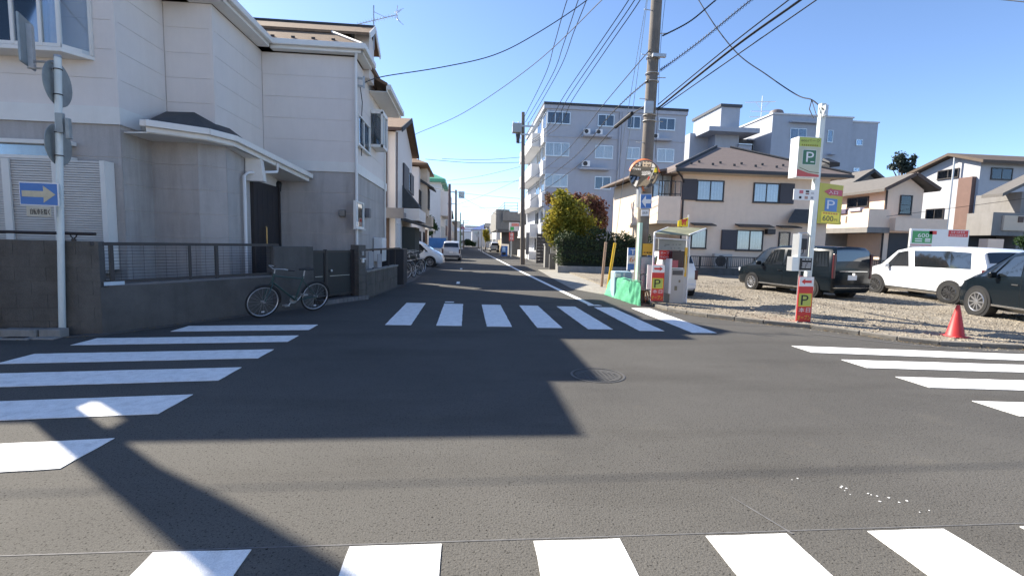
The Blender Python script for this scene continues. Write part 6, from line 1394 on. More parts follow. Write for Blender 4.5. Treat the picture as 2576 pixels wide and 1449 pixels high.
# ================================================================= VEHICLES
car_glass = M('car window glass', (.012, .015, .018), .04, var=.02, spec=.8, coat=.6)
chrome = M('chrome', (.7, .7, .7), .12, 1.0, var=0)
def lerp_st(st, x):
    if x <= st[0][0]: return st[0]
    for a, b in zip(st[:-1], st[1:]):
        if x <= b[0]:
            t = (x-a[0])/max(1e-6, b[0]-a[0]); return tuple(p*(1-t)+q*t for p, q in zip(a, b))
    return st[-1]
def section(s):
    x, zb, zs, zr, w, wr = s
    return [(w*.84, zb), (w*.97, zb+.07), (w, zb+(zs-zb)*.45), (w*.995, zb+(zs-zb)*.8), (w*.975, zs), (wr, zr-.07), (wr*.93, zr-.02), (wr*.8, zr+.005), (wr*.4, zr+.02), (0, zr+.025)]
def car(name, label, st, paint_, wheels, wr_, side_w, front_w, rear_w, tail, head, rim=None, mirror=None, group=None, plate_=True, doors=(), lower=None):
    t = local_thing(name, label, 'car', group)
    m = MB(); n = 10; rings = []
    for s in st:
        sc_ = section(s); L_ = [(s[0], y, z) for y, z in sc_]; Rr = [(s[0], -y, z) for y, z in sc_[:-1][::-1]]
        rings.append(L_+Rr)
    k = len(rings[0]); vs = [p for r in rings for p in r]; fs = []
    for i in range(len(rings)-1):
        for j in range(k-1): fs.append((i*k+j, i*k+j+1, (i+1)*k+j+1, (i+1)*k+j))
        fs.append((i*k+k-1, i*k, (i+1)*k, (i+1)*k+k-1))
    fs += [tuple(range(k)), tuple((len(rings)-1)*k+j for j in range(k))[::-1]]
    m.add(vs, fs); body = m.build('body', paint_, t, smooth=True)
    def sp_(x, f, sgn, off=.006):
        s = lerp_st(st, x); sc_ = section(s); a, b = sc_[4], sc_[5]
        return V((x, sgn*(a[0]*(1-f)+b[0]*f+off), a[1]*(1-f)+b[1]*f))
    for sgn in (1, -1):
        for (xa, xb, xc, xd) in side_w:    # bottom rear, bottom front, top front, top rear
            m = MB(); N_ = 6; vs = []
            for i in range(N_+1):
                u = i/N_; vs += [sp_(xa+(xb-xa)*u, .06, sgn), sp_(xd+(xc-xd)*u, .93, sgn)]
            m.add(vs, [(2*i, 2*i+2, 2*i+3, 2*i+1) for i in range(N_)]); m.build('side_window', car_glass, t)
        for xd_ in doors:
            m = MB(); pts = []
            s = lerp_st(st, xd_); sc_ = section(s)
            m.tube([V((xd_, sgn*(y+.001), z)) for y, z in sc_[1:5]], .004, 4); m.build('door_seam', black, t)
            m = MB(); y = section(lerp_st(st, xd_+.12))[3][0]; z = section(lerp_st(st, xd_+.12))[3][1]; m.box(xd_+.05, xd_+.2, min(sgn*y, sgn*(y+.018)), max(sgn*y, sgn*(y+.018)), z-.012, z+.012); m.build('door_handle', chrome if paint_ is car_black else paint_, t)
    def top(x, g, off):
        s = lerp_st(st, x); a = lerp_st(st, x-.02); b = lerp_st(st, x+.02); nn = V((-(b[3]-a[3]), 0, .04)).normalized()
        y = g*(s[5]*.9); return V((x, y, s[3]+.02*(1-abs(g))**.5))+nn*off
    for nm, rg in (('windscreen', front_w), ('rear_window', rear_w)):
        if not rg: continue
        xa, xb = rg; m = MB(); vs = []; NN = 6
        for i in range(NN+1):
            for j in range(NN+1): vs.append(top(xa+(xb-xa)*i/NN, -1+2*j/NN, .012))
        m.add(vs, [(i*(NN+1)+j, i*(NN+1)+j+1, (i+1)*(NN+1)+j+1, (i+1)*(NN+1)+j) for i in range(NN) for j in range(NN)]); m.build(nm, car_glass, t)
    hw = max(s[4] for s in st)
    for xw in wheels:
        for sgn in (1, -1):
            y = sgn*(hw+.008)
            m = MB(); m.lathe((xw, y, wr_), (0, sgn, 0), [(-.20, wr_*1.16), (.001, wr_*1.17), (.002, wr_*.8)], 30); m.build('wheel_arch', black, t)
            m = MB(); m.lathe((xw, y+sgn*.008, wr_), (0, sgn, 0), [(-.19, wr_*.7), (-.19, wr_*.95), (-.16, wr_), (-.02, wr_), (.004, wr_*.95), (.005, wr_*.7), (-.02, wr_*.68)], 30); wo = m.build('wheel', tyre_m, t, smooth=True)
            m = MB(); c = V((xw, y, wr_)); rr = wr_*.69
            m.ring(c+V((0, sgn*.008, 0)), (0, 1, 0), rr*.95, rr*.07, 30, 5)
            for q in range(10):
                a = 2*math.pi*q/10; d = V((math.cos(a), 0, math.sin(a))); m.beam(c+V((0, sgn*.004, 0))+d*rr*.1, c+V((0, sgn*.008, 0))+d*rr*.95, rr*.13, .016, up=(0, 1, 0))
            m.lathe(c, (0, sgn, 0), [(-.01, rr*.25), (.012, rr*.22), (.016, rr*.1)], 14)
            m.build('rim', rim or rim_m, wo)
            m = MB(); m.lathe(c-V((0, sgn*.03, 0)), (0, sgn, 0), [(0, rr), (.003, rr)], 24); m.build('brake_disc', black, wo)
    for nm, mt_, lst in (('tail_lamp', lamp_red, tail), ('headlight', lamp_clear, head)):
        for (xa, xb, ya, yb, za, zb) in lst:
            for sgn in (1, -1):
                m = MB(); m.box(xa, xb, min(sgn*ya, sgn*yb), max(sgn*ya, sgn*yb), za, zb); m.build(nm, mt_, t, bevel=.012)
    if mirror:
        for sgn in (1, -1):
            m = MB(); x, z = mirror; y = section(lerp_st(st, x))[4][0]; m.box(x-.05, x+.05, min(sgn*(y+.02), sgn*(y+.17)), max(sgn*(y+.02), sgn*(y+.17)), z, z+.13); m.build('door_mirror', paint_, t, bevel=.03)
    if plate_:
        m = MB(); z = st[0][1]+.32; m.box(-.012, .0, -.14, .14, z, z+.14); m.build('number_plate', WHITE, t)
    m = MB(); m.box(-.03, .02, -hw*.9, hw*.9, st[0][1]+.02, st[0][1]+.16); m.box(.1, st[-1][0]-.1, -hw*.85, hw*.85, st[0][1]-.05, st[0][1]+.02); m.build('bumper', lower or paint_, t, bevel=.02)
    for sgn in (1, -1):
        m = MB(); m.box(wheels[0]+wr_*1.2, wheels[1]-wr_*1.2, min(sgn*hw*.96, sgn*hw*1.004), max(sgn*hw*.96, sgn*hw*1.004), st[0][1]+.01, st[0][1]+.05); m.build('sill_strip', chrome if paint_ is car_black else (lower or black), t)
    return t
def place(t, x, y, head, z=.055): t.location = (x, y, z); t.rotation_euler = (0, 0, math.atan2(head[1], head[0]))
# black minivan, rear quarter to the viewer
h = .63
st = [(0, .24, .86, .92, h*.95, h*.92), (.015, .20, .88, 1.08, h*.98, h*.92), (.05, .18, .90, 1.40, h, h*.91), (.14, .18, .90, 1.48, h, h*.9), (.9, .17, .89, 1.5, h, h*.87), (2.0, .17, .87, 1.5, h, h*.87), (2.55, .17, .86, 1.44, h, h*.85), (2.75, .17, .85, 1.36, h, h*.83), (3.28, .17, .82, .93, h, h*.86), (3.4, .17, .80, .88, h*.99, h*.88), (3.72, .18, .72, .80, h*.95, h*.84), (3.85, .2, .62, .68, h*.86, h*.74), (3.9, .24, .5, .56, h*.72, h*.6)]
c1 = car('minivan', 'black boxy minivan with its tail toward the road behind the car park post', st, car_black, (.72, 3.08), .27, [(.18, .82, .82, .22), (.9, 1.75, 1.72, .9), (1.83, 2.62, 2.35, 1.83)], (2.8, 3.25), (.015, .052), [(-.012, .045, h*.87, h*.985, .6, 1.3)], [(3.62, 3.84, h*.5, h*.9, .60, .72)], mirror=(2.72, .86), doors=(.86, 1.78), rim=rim_m)
place(c1, 11.42, 13.15, (-.17, .985)); c1.scale = (1.02, 1.2, 1.04)
m = MB(); m.box(-.035, -.012, -h*.7, h*.7, .80, .815); m.build('tail_trim', chrome, c1); m = MB(); m.box(-.04, -.012, -.045, .045, .69, .76); m.build('badge', chrome, c1); m = MB(); m.box(-.04, -.01, -h*.95, h*.95, .33, .345); m.build('bumper_trim', chrome, c1)
# white large minivan
h = .76
st = [(0, .26, .90, .95, h*.92, h*.88), (.04, .22, .95, 1.15, h*.97, h*.88), (.16, .2, .97, 1.46, h, h*.86), (.35, .2, .97, 1.55, h, h*.85), (1.2, .19, .96, 1.6, h, h*.85), (2.3, .19, .94, 1.59, h, h*.85), (2.75, .19, .92, 1.5, h, h*.83), (3.3, .19, .89, 1.02, h, h*.86), (3.5, .19, .86, .96, h*.99, h*.88), (3.95, .2, .74, .84, h*.94, h*.82), (4.1, .23, .5, .58, h*.8, h*.7)]
c2 = car('minivan', 'large white minivan side on between the two black minivans', st, car_white, (.82, 3.3), .305, [(.35, 1.95, 2.1, .45), (2.15, 3.02, 2.66, 2.3)], (2.8, 3.26), (.05, .155), [(-.01, .08, h*.84, h*.985, .66, 1.0)], [(3.8, 4.02, h*.5, h*.92, .64, .76)], mirror=(2.85, .9), doors=(1.2, 2.12), rim=rim_dk)
place(c2, 14.5, 11.35, (.17, .985)); c2.scale = (1.27, 1, 1.02)
# near black minivan at the right edge
h = .71
st = [(0, .26, .86, .9, h*.92, h*.88), (.05, .22, .9, 1.1, h*.97, h*.88), (.2, .2, .93, 1.4, h, h*.86), (.4, .2, .94, 1.48, h, h*.85), (1.2, .19, .93, 1.52, h, h*.85), (2.2, .19, .92, 1.5, h, h*.84), (2.55, .19, .91, 1.44, h, h*.83), (3.3, .19, .88, 1.0, h, h*.86), (3.5, .19, .84, .93, h*.98, h*.86), (3.8, .2, .72, .8, h*.92, h*.8), (3.95, .24, .5, .58, h*.76, h*.64)]
c3 = car('minivan', 'dark minivan with silver rims cut off by the right edge', st, car_black, (.72, 3.2), .315, [(.4, 1.25, 1.25, .5), (1.33, 2.12, 2.1, 1.33), (2.2, 2.85, 2.5, 2.2), (2.92, 3.2, 2.66, 2.6)], (2.62, 3.26), (.06, .19), [(-.01, .08, h*.84, h*.985, .64, .98)], [(3.62, 3.86, h*.5, h*.92, .62, .74)], mirror=(2.78, .88), doors=(1.28, 2.16), rim=rim_m)
place(c3, 11.95, 6.75, (.23, .97)); c3.scale = (1.03, 1, 1.04)
# white kei hatch behind the payment machine
h = .60
st = [(0, .22, .72, .76, h*.9, h*.85), (.05, .18, .76, .95, h*.96, h*.84), (.2, .17, .78, 1.18, h, h*.8), (.4, .17, .79, 1.26, h, h*.79), (1.2, .16, .78, 1.28, h, h*.8), (1.75, .16, .77, 1.23, h, h*.8), (2.25, .16, .74, .86, h, h*.84), (2.7, .17, .64, .72, h*.94, h*.8), (2.85, .2, .45, .52, h*.8, h*.68)]
c4 = car('hatchback', 'small white hatchback parked behind the payment machine canopy', st, car_white, (.45, 2.3), .25, [(.3, .55, .55, .4), (.6, 1.2, 1.18, .62), (1.27, 1.95, 1.68, 1.27)], (1.8, 2.22), (.06, .19), [(-.01, .06, h*.82, h*.98, .5, .78)], [(2.5, 2.76, h*.5, h*.9, .52, .62)], mirror=(1.9, .76), doors=(.57, 1.23))
place(c4, 6.12, 13.3, (.0, 1))
# white minivan nosing out of the carport
h = .68
st = [(0, .26, .85, .9, h*.92, h*.88), (.05, .22, .88, 1.1, h*.97, h*.88), (.2, .2, .9, 1.4, h, h*.86), (1.2, .19, .9, 1.5, h, h*.85), (2.2, .19, .88, 1.48, h, h*.84), (2.5, .19, .87, 1.38, h, h*.83), (3.15, .19, .84, .96, h, h*.86), (3.35, .19, .78, .88, h*.98, h*.86), (3.6, .2, .66, .74, h*.92, h*.8), (3.72, .24, .45, .52, h*.76, h*.64)]
c5 = car('minivan', 'white minivan nosing out from the carport between the houses', st, car_white, (.7, 3.0), .30, [(.4, 1.2, 1.2, .5), (1.28, 2.05, 2.02, 1.28), (2.12, 2.9, 2.45, 2.12)], (2.56, 3.1), (.06, .19), [(-.01, .08, h*.84, h*.985, .64, .98)], [(3.42, 3.63, h*.5, h*.9, .58, .70)], mirror=(2.7, .84), doors=(1.24, 2.08))
place(c5, -5.05, 28.3, (1, -.06), 0)
# pale hatch seen from behind on the street
h = .72
st = [(0, .26, .82, .86, h*.93, h*.9), (.04, .22, .85, .98, h*.97, h*.88), (.22, .2, .88, 1.38, h, h*.8), (.45, .2, .88, 1.48, h, h*.79), (1.3, .19, .87, 1.5, h, h*.8), (1.95, .19, .86, 1.42, h, h*.8), (2.5, .19, .83, .95, h, h*.84), (3.1, .2, .7, .8, h*.94, h*.8), (3.3, .23, .5, .58, h*.8, h*.68)]
c6_ = car('hatchback', 'silver white hatchback seen from behind parked along the narrow street', st, M('silver paint', (.55, .57, .60), .3, .2, coat=1), (.55, 2.7), .28, [(.4, .68, .68, .5), (.75, 1.4, 1.38, .77), (1.48, 2.2, 1.9, 1.48)], (2.0, 2.46), (.06, .2), [(-.01, .06, h*.82, h*.97, .55, .9)], [(2.95, 3.18, h*.5, h*.9, .6, .7)], mirror=(2.1, .86), doors=(.72, 1.44), lower=M('dark bumper', (.05, .05, .055), .6))
place(c6_, -1.22, 37.2, (0.0, 1), 0)
o = dup(c6_); o.location = (4.3, 74, 0); o['label'] = 'tiny pale hatchback far parked along the right roadside'
# small dark scooter far down the right
t = thing('scooter', 'dark scooter parked far down the right roadside', 'scooter', (4.6, 70, 0))
m = MB(); m.tube([(4.4, 69.6, .28), (4.5, 70.2, .5), (4.6, 70.8, .45), (4.65, 71.0, 1.0)], .18, 8); m.build('scooter_body', black, t, smooth=True)
m = MB(); m.ring((4.4, 69.6, .27), (1, 0, 0), .2, .07, 18, 6); m.ring((4.6, 70.9, .27), (1, 0, 0), .2, .07, 18, 6); m.build('wheels', tyre_m, t)
# car off the left edge is not shown

# ================================================================= POLES FARTHER ALONG THE STREET
pb = AY(1315, 640, 33); pt2 = AY(1316, 283, 33)
p2 = sweep_pole('utility_pole', 'grey street pole with crossarm and transformer beside the apartment block', (pb.x, 33, 0), (pt2.x, 33, pt2.z), .17, .11, pole_conc)
m = MB()
for (dx, z, l) in ((0, pt2.z-.95, .75), (0, pt2.z-1.5, .45)): m.beam((pt2.x-l, 32.8, z), (pt2.x+l, 32.8, z), .09, .09)
m.build('crossarm', steel, p2)
m = MB()
for dx in (-.65, -.3, .35, .65): m.lathe((pt2.x+dx, 32.8, pt2.z-.9), (0, 0, 1), [(0, .03), (.08, .06), (.16, .05), (.24, .03)], 8)
m.build('insulator', WHITE, p2)
q = RY(1289, 311, 1312, 335, 32.7); m = MB(); m.box(q[0], q[1], 32.5, 33, q[2], q[3]); m.build('transformer', M('transformer grey', (.36, .37, .37), .5, .3), p2, bevel=.04)
m = MB(); m.lathe(AY(1303, 347, 32.7), (0, 0, 1), [(-.35, .09), (-.3, .12), (.2, .12), (.25, .08)], 10); m.tube([AY(1298, 336, 32.7), AY(1299, 352, 32.7), AY(1305, 361, 32.7), AY(1313, 358, 32.8)], .02, 5); m.tube([AY(1307, 337, 32.7), AY(1309, 350, 32.7)], .02, 5); m.build('cutout', dark_metal, p2)
for y_, lab, D0, top_, mt_ in ((100, 'slim far pole with crossarm on the left before the street end', 1166, 556, pole_conc), (120, 'tiny far pole on the right before the street end', 1203, 583, pole_conc), (45, 'slim dark brown pole on the left side of the street', 1131, 463, M('brown pole', (.12, .09, .09), .8, var=.1)), (62, 'pole with a small transformer just past the dark brown pole', 1147, 478, pole_conc), (85, 'greenish pole farther down the left roadside', 1158, 535, M('green grey pole', (.16, .26, .20), .7)), (75, 'thin pale pole far down the right roadside', 1212, 575, alu)):
    b_ = AY(D0, 640, y_); t_ = AY(D0, top_, y_); o = sweep_pole('utility_pole', lab, (b_.x, y_, 0), (t_.x, y_, t_.z), .17 if y_ < 70 else .13, .12 if y_ < 70 else .1, mt_)
    if y_ == 62:
        m = MB(); m.beam((t_.x-.9, y_, t_.z-.3), (t_.x+1.0, y_, t_.z-.3), .1, .1); m.box(t_.x+.35, t_.x+1.1, y_-.3, y_+.3, t_.z-1.0, t_.z-.2); m.build('transformer', steel, o)
    if y_ >= 100:
        m = MB(); m.beam((t_.x-1.0, y_, t_.z-.4), (t_.x+1.0, y_, t_.z-.4), .12, .12); m.box(t_.x-.5, t_.x+.1, y_-.2, y_+.2, t_.z-1.3, t_.z-.6); m.build('crossarm', steel, o)
    if y_ == 45:
        m = MB(); m.beam((t_.x-.2, y_, t_.z-1.8), (t_.x+.5, y_, t_.z-1.8), .08, .08); m.build('crossarm', steel, o)
    if y_ == 85:
        m = MB(); m.beam((t_.x, y_, t_.z-1.4), (t_.x+1.6, y_, t_.z-1.4), .1, .1); m.box(t_.x-.1, t_.x+2.2, y_-.1, y_+.1, t_.z-3.0, t_.z-2.85); m.build('crossarm', steel, o)
# tiny red sign at the vanishing point
q = RY(1159, 571, 1169, 578, 95); rt_ = thing('red_sign', 'tiny red and white sign over the street at the vanishing point', 'sign', (q[0], 95, 0)); m = MB(); m.box(q[0], q[1], 95, 95.2, q[2], q[3]); m.build('board', M('far red', (.5, .08, .12), .5), rt_); m = MB(); m.box(q[0]+.3, q[1]-.3, 94.97, 94.999, q[2]+.12, q[3]-.2); m.build('mark', WHITE, rt_); m = MB(); m.tube([(q[0]+.3, 95.1, 0), (q[0]+.3, 95.1, q[2])], .06, 5); m.build('post', steel, rt_)

# ================================================================= OVERHEAD CABLES
def spline(P, n=10):
    P = [V(p) for p in P]
    if len(P) == 2: P = [P[0], P[0].lerp(P[1], .5)-V((0, 0, (P[1]-P[0]).length*.012)), P[1]]
    out = []
    for i in range(len(P)-1):
        p0 = P[max(0, i-1)]; p1 = P[i]; p2_ = P[i+1]; p3 = P[min(len(P)-1, i+2)]
        for k in range(n):
            t = k/n; out.append(.5*((2*p1)+(p2_-p0)*t+(2*p0-5*p1+4*p2_-p3)*t*t+(3*p1-p0-3*p2_+p3)*t**3))
    return out+[P[-1]]
def cable(label, P, r, group='overhead cables', coil=0):
    pts = spline(P); m = MB(); m.tube(pts, r, 5)
    if coil:
        L = []; n = len(pts)*12
        for i in range(n):
            f = i/n*(len(pts)-1); a = int(f); p = pts[a].lerp(pts[min(a+1, len(pts)-1)], f-a); q = i*.9
            L.append(p+V((math.cos(q)*.3, .1*math.sin(q), math.sin(q)))*coil)
        m.tube(L, r*.5, 4)
    o = m.build('overhead_cable', cable_m); tag(o, label, 'cable', group); return o
def Zc(x, y, z): return G(x, y, z)
S = 'thin cable of the steep left trio above the street pole'
T3 = []
for i, (a, b, c, d) in enumerate((((1427, 0), (1394, 114), (1370, 192), (1338, 286)), ((1455, 0), (1417, 114), (1388, 192), (1341, 290)), ((1476, 0), (1444, 80), (1405, 180), (1345, 293)))):
    e = pt2+V((-.1+.25*i, -.2, -.7)); cable(('leftmost', 'middle', 'rightmost')[i]+' cable of the steep trio running up from the street pole', [e, Zc(*c, 9.9), Zc(*b, 9.8), Zc(*a, 9.9), Zc(a[0]+75, -200, 10.2)], .016, 'steep trio of cables')
for i, (a, b, c) in enumerate((((1582, 0), (1500, 122), (1414, 250)), ((1597, 0), (1515, 120), (1427, 250)), ((1611, 0), (1530, 118), (1440, 252)))):
    cable(('leftmost', 'middle', 'rightmost')[i]+' cable of the trio crossing left of the tall pole', [V((pt2.x+.15+.1*i, 32.9, pt2.z-2.2)), Zc(1375+14*i, 322, 8.35), Zc(*c, 8.6), Zc(*b, 8.9), Zc(*a, 9.4), Zc(a[0]+95, -160, 10)], .016, 'slanting trio of cables')
cable('sagging cable from the corner house bracket up over the street', [V((-2.75, 13.28, 5.58)), Zc(965, 193, 6.1), Zc(1110, 170, 6.35), Zc(1240, 140, 6.8), Zc(1345, 88, 7.4), Zc(1478, 0, 8.3), Zc(1620, -120, 9)], .014, 'service cables')
cable('long straight cable rising from the second house on the left', [V((-2.9, 27, 7.1)), Zc(1050, 336, 7.2), Zc(1165, 285, 7.4), Zc(1340, 165, 8.0), Zc(1515, 0, 8.8), Zc(1600, -90, 9)], .014, 'service cables')
zU = lambda z, dx=0: V((upx(z)+dx, 12.35, z))
p2z = lambda z, dx=0: V((pb.x+dx, 32.85, z))
cable('cable strung from the tall pole to the street pole above the block roof', [zU(6.5, -.15), Zc(1523, 258, 6.5), Zc(1420, 385, 6.3), p2z(5.6, .1)], .014, 'cables between the two poles')
cable('coiled cable strung just below the upper one between the poles', [zU(5.75, -.15), Zc(1540, 285, 5.8), Zc(1440, 400, 5.6), p2z(4.9, .1)], .012, 'cables between the two poles', .035)
cable('lowest cable between the poles with a thick black splice sleeve', [zU(5.1, -.2), Zc(1545, 322, 5.05), Zc(1450, 420, 4.9), p2z(4.2, .1)], .016, 'cables between the two poles')
sl2 = MB(); sl2.tube([Zc(1590, 286, 5.07), Zc(1548, 320, 5.05)], .055, 8); tag(sl2.build('splice_sleeve', cable_m), 'thick black splice sleeve on the lowest cable left of the tall pole', 'cable joint')
cable('twisted cable leaving the tall pole up to the right', [zU(6.85, .15), Zc(1735, 55, 7.1), Zc(1802, 0, 7.4), Zc(1950, -120, 8)], .016, 'cables right of the tall pole', .02)
cable('loosely coiled cable rising to the right of the tall pole', [zU(6.0, .15), Zc(1760, 105, 6.25), Zc(1890, 0, 6.8), Zc(2050, -120, 7.4)], .011, 'cables right of the tall pole', .05)
cable('thin cable above the heavy bundle on the right', [zU(5.15, .15), Zc(1830, 120, 5.5), Zc(1985, 0, 6.0), Zc(2180, -150, 6.6)], .013, 'cables right of the tall pole')
cable('heavy black cable bundle sweeping up to the right', [zU(5.05, .15), Zc(1840, 125, 5.4), Zc(2015, 0, 5.95), Zc(2230, -155, 6.5)], .024, 'cables right of the tall pole')
cable('thin cable below the heavy bundle on the right', [zU(5.0, .15), Zc(1860, 135, 5.35), Zc(2055, 0, 5.8), Zc(2270, -150, 6.3)], .012, 'cables right of the tall pole')
cable('crossing cable dropping to the top of the car park post', [V((7.0, 9.15, 4.28)), AY(2042, 252, 9.6), AY(2005, 240, 10.2), AY(1930, 190, 11.0), AY(1845, 125, 11.8), AY(1757, 0, 12.8), AY(1690, -140, 14)], .013, 'service cables')
m = MB(); m.tube([AY(2042, 252, 9.6), AY(2052, 285, 9.4), AY(2058, 300, 9.3)], .009, 4); m.tube([AY(2042, 252, 9.6), AY(2036, 275, 9.4), AY(2046, 298, 9.3)], .009, 4); tag(m.build('drop_wire', cable_m), 'looped drop wires at the top of the car park post', 'cable')
cable('vertical earth wire beside the right edge of the tall pole', [V((upx(9)+.32, 12.5, 9.3)), AY(1664, 90, 12.5), AY(1655, 270, 12.5), AY(1648, 400, 12.5)], .006, 'service cables')
for i, (a, b, Y) in enumerate((((1112, 400), (1312, 396), 40), ((1070, 401), (1310, 409), 36), ((1120, 456), (1308, 420), 44), ((1068, 463), (1310, 455), 46), ((1070, 470), (1308, 500), 48), ((1150, 515), (1310, 450), 55), ((1140, 483), (1250, 540), 60), ((1160, 520), (1290, 521), 62), ((1165, 552), (1270, 551), 80))):
    A, B = AY(*a, Y), AY(*b, min(Y, 40) if b[0] > 1300 else Y); 
    cable(('uppermost', 'second', 'third', 'fourth', 'fifth', 'sixth', 'seventh', 'eighth', 'lowest')[i]+' of the thin cables crossing the far street', [A, A.lerp(B, .5)-V((0, 0, .15)), B], .016, 'cables across the far street')
cable('high cable along the side street crossing in front above the view', [V((-22, 8.6, 6.8)), V((-8, 8.2, 6.35)), V((-1, 8.17, 6.22)), V((4, 8.15, 6.25)), V((16, 8.5, 6.6))], .009, 'cables above the view')
for i, (a, b, c) in enumerate((((2560, 455), (2700, 450), 30),)):
    cable('thin cable at the far right before the white house', [AY(2230, 545, 26), AY(2576, 500, 24), AY(2750, 470, 23)], .012, 'service cables')
m = MB(); m.tube([AY(2480, -4, 20), AY(2580, 6, 18)], .02, 5); tag(m.build('overhead_cable', cable_m), 'short piece of cable in the top right corner', 'cable', 'service cables')

# ================================================================= TREES AND HEDGE
def crown(name, blobs, n, size, mt, parent, shell=.45, seed=1, flat_=None):
    rg = np.random.default_rng(seed); vs = []; fs = []
    w_ = np.array([b[1][0]*b[1][1]*b[1][2] for b in blobs])**.75; w_ /= w_.sum()
    for i in range(n):
        c, r = blobs[rg.choice(len(blobs), p=w_)]
        d = rg.normal(size=3); d /= np.linalg.norm(d); rad = (shell+(1-shell)*rg.random())*(1+.12*rg.normal())
        p = np.array(c)+np.array(r)*d*rad
        a = rg.normal(size=3); a += d*.8; a /= np.linalg.norm(a); b = np.cross(a, rg.normal(size=3)); b /= np.linalg.norm(b); e = np.cross(a, b); s = size*rg.uniform(.6, 1.4)
        o = len(vs); vs += [tuple(p-b*s), tuple(p+e*s*.55), tuple(p+b*s*1.1), tuple(p-e*s*.55)]; fs.append((o, o+1, o+2, o+3))
    root = parent; bse = BASE[root.name]
    me = bpy.data.meshes.new(name); me.from_pydata([(p[0]-bse.x, p[1]-bse.y, p[2]-bse.z) for p in vs], [], fs); me.materials.append(mt)
    o = bpy.data.objects.new(name, me); C.objects.link(o); o.parent = parent; o['kind'] = 'stuff'; return o
def trunk(t, base, top, r, limbs, seed=1):
    rg = random.Random(seed); b, tp = V(base), V(top); m = MB(); P = [b.lerp(tp, k/5)+V((rg.uniform(-.05, .05), rg.uniform(-.05, .05), 0)) for k in range(6)]
    m.tube(P, [r*(1-.11*k) for k in range(6)], 8)
    for L in limbs:
        s = P[rg.randint(2, 5)]; e = V(L); m.tube([s, s.lerp(e, .5)+V((0, 0, .08)), e], [r*.45, r*.3, r*.12], 6)
    m.build('trunk', wood, t, smooth=True)
leaf_yg = leafmat('yellow green leaves', [(.11, .13, .025), (.19, .20, .03), (.32, .28, .04), (.48, .36, .05)], .4)
leaf_red = leafmat('reddish leaves', [(.13, .06, .045), (.21, .085, .07), (.22, .13, .08), (.15, .15, .05)], .35)
leaf_dk = leafmat('dark hedge leaves', [(.025, .042, .02), (.045, .07, .03), (.075, .095, .04)], .2)
leaf_gn = leafmat('green leaves', [(.025, .05, .02), (.04, .08, .03), (.07, .11, .04)], .25)
def Bl(x, y, Y, rx, rz, ry=None): c = AY(x, y, Y); k = Y/FOC; return (tuple(c), (rx*k, (ry or rx)*k, rz*k))
t = thing('maple_tree', 'rounded yellow green tree turning gold beside the apartment block', 'tree', (5.9, 26.6, 0))
trunk(t, (5.9, 26.6, 0), (5.85, 26.6, 3.2), .13, [(5.2, 26.5, 3.0), (6.4, 26.4, 3.3), (5.6, 26.3, 4.0), (5.0, 26.6, 2.3), (6.6, 26.8, 2.6)], 3)
crown('crown', [Bl(1415, 510, 26.5, 32, 34), Bl(1402, 552, 26.4, 36, 36), Bl(1440, 545, 26.3, 44, 48), Bl(1398, 590, 26.3, 30, 28), Bl(1470, 575, 26.4, 38, 40), Bl(1430, 590, 26.2, 42, 26), Bl(1408, 490, 26.6, 16, 16), Bl(1378, 570, 26.5, 14, 26)], 9000, .085, leaf_yg, t, .35, 4)
t = thing('red_tree', 'taller tree with dull red autumn leaves behind the yellow green tree', 'tree', (7.4, 28.2, 0))
trunk(t, (7.4, 28.2, 0), (7.4, 28.2, 3.6), .11, [(6.8, 28.1, 4.3), (7.9, 28.0, 4.2), (7.0, 28.2, 3.4), (8.2, 28.2, 3.2)], 5)
crown('crown', [Bl(1478, 508, 28, 34, 22), Bl(1505, 525, 28, 24, 30), Bl(1496, 560, 28, 32, 32), Bl(1450, 500, 28.4, 20, 16), Bl(1382, 500, 28.6, 14, 18), Bl(1515, 555, 28, 16, 34)], 4600, .085, leaf_red, t, .2, 6)
hg = thing('hedge', 'tall dark clipped hedge on a low concrete wall behind the guy guards', 'hedge', (7.2, 24.8, 0))
rg = np.random.default_rng(9); vs = []; fs = []
hx0, hx1 = AY(1405, 640, 24.6).x, 9.6
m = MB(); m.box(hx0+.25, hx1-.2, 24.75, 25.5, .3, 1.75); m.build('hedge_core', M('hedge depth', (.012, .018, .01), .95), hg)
bl = []
for i in range(16):
    x = hx0+.2+(hx1-hx0-.3)*i/15
    for z in (.75, 1.35, 1.72+.14*math.sin(i*1.3)+(.25 if 5 < i < 10 else 0)): bl.append(((x, 24.95, z), (.42, .38, .38)))
crown('foliage', bl, 11000, .06, leaf_dk, hg, .55, 8)
m = MB(); m.box(hx0-.05, 9.9, 24.42, 24.6, 0, .36); hw_ = m.build('hedge_wall', concrete, None, bevel=.01); tag(hw_, 'low plain concrete wall under the dark hedge', 'wall')
t = thing('roadside_shrub', 'dark green shrub spilling between the houses above the white minivan', 'shrub', (-3.2, 46, 0))
trunk(t, (-3.4, 46, 0), (-3.3, 46, 2.6), .1, [(-3.0, 45.8, 3.2), (-3.8, 46, 3.0)], 2)
crown('foliage', [Bl(1078, 560, 46, 16, 16), Bl(1090, 572, 45.8, 12, 12), Bl(1065, 572, 46, 12, 14), Bl(1078, 585, 45.5, 16, 8)], 2200, .13, leaf_gn, t, .3, 3)
t = thing('bare_tree', 'sparse bluish dark tree above the roofs at far right', 'tree', (55, 66, 0))
c0 = AY(2270, 420, 66); trunk(t, (c0.x, 66, 0), (c0.x, 66, c0.z), .3, [AY(2262, 392, 66), AY(2290, 395, 66), AY(2245, 425, 66), AY(2298, 415, 66), AY(2275, 382, 66)], 4)
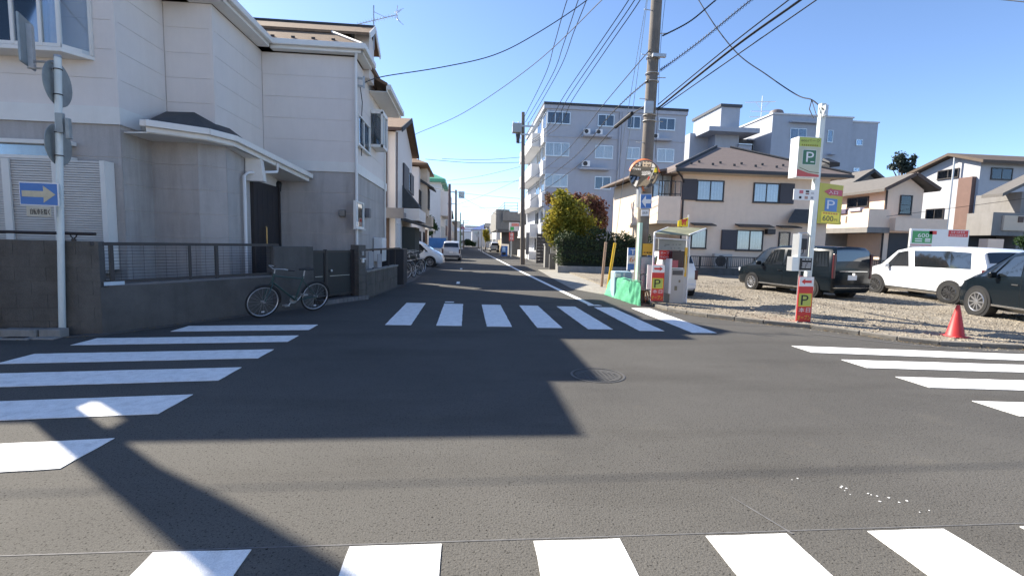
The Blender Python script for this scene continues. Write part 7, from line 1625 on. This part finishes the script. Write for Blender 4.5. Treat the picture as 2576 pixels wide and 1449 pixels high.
crown('crown', [Bl(2263, 400, 66, 16, 20), Bl(2275, 418, 66, 18, 22), Bl(2246, 420, 66, 12, 10), Bl(2297, 405, 66, 9, 20), Bl(2285, 428, 66, 20, 10)], 1500, .22, leafmat('dim leaves', [(.03, .045, .04), (.05, .065, .05)], .2), t, .2, 11)
t = thing('roadside_tree', 'small yellowish tree far down the right roadside', 'tree', (4.9, 92, 0))
c0 = AY(1222, 590, 92); trunk(t, (c0.x, 92, 0), (c0.x, 92, c0.z), .12, [(c0.x+.6, 92, c0.z+.6), (c0.x-.6, 92, c0.z+.5)], 5)
crown('crown', [Bl(1222, 588, 92, 9, 12), Bl(1226, 600, 92, 8, 9)], 700, .2, leaf_yg, t, .2, 12)
t = thing('roadside_shrub', 'dark green shrub at the far left end of the street', 'shrub', (-1, 120, 0))
trunk(t, (-1.2, 120, 0), (-1.2, 120, 1.5), .1, [(-.8, 120, 2), (-1.8, 120, 2)], 5)
crown('foliage', [Bl(1176, 610, 120, 12, 9), Bl(1190, 614, 120, 9, 6)], 700, .25, leaf_gn, t, .2, 13)
t = thing('garden_shrub', 'small green shrub behind the grey house at the right edge', 'shrub', (29, 24.8, 0))
c0 = AY(2570, 600, 25); trunk(t, (c0.x, 25, 0), (c0.x, 25, .9), .05, [(c0.x+.3, 25, 1.3), (c0.x-.3, 25, 1.3)], 5)
crown('foliage', [Bl(2572, 606, 25, 18, 20), Bl(2590, 612, 25, 20, 26)], 900, .07, leaf_gn, t, .3, 14)

# dry leaves and grit blown along the wall foot and the kerb
rg = np.random.default_rng(21); vs = []; fs = []
def litter(a, b, n, spread):
    a, b = V(a), V(b)
    for i in range(n):
        p = a.lerp(b, rg.random())+V((rg.normal()*spread, rg.normal()*spread, 0)); s = rg.uniform(.008, .026); t = rg.uniform(0, 6.28); o = len(vs)
        for k, (u, v) in enumerate(((1, 0), (0, .5), (-1, 0), (0, -.5))):
            vs.append((p.x+s*(u*math.cos(t)-v*math.sin(t)), p.y+s*(u*math.sin(t)+v*math.cos(t)), p.z+.004+rg.uniform(0, .012)))
        fs.append((o, o+1, o+2, o+3))
litter((-5.2, 7.55, .012), (-3.5, 10.5, .012), 130, .05); litter((-2.5, 12.1, .012), (-2.0, 16, .012), 120, .07); litter((-6.4, 7.1, .0), (-5.4, 7.35, .0), 40, .06)
for a_, b_ in zip(kp[:-2], kp[1:-1]): litter(a_-V((0, .06, 0)), b_-V((0, .06, 0)), 60, .05)
litter((4.3, 14.5, .012), (4.7, 20, .012), 80, .3)
me = bpy.data.meshes.new('leaf_litter'); me.from_pydata(vs, [], fs); me.materials.append(leafmat('dry leaves', [(.10, .07, .04), (.20, .14, .07), (.28, .22, .12)], 0)); o = bpy.data.objects.new('leaf_litter', me); C.objects.link(o); o['kind'] = 'stuff'
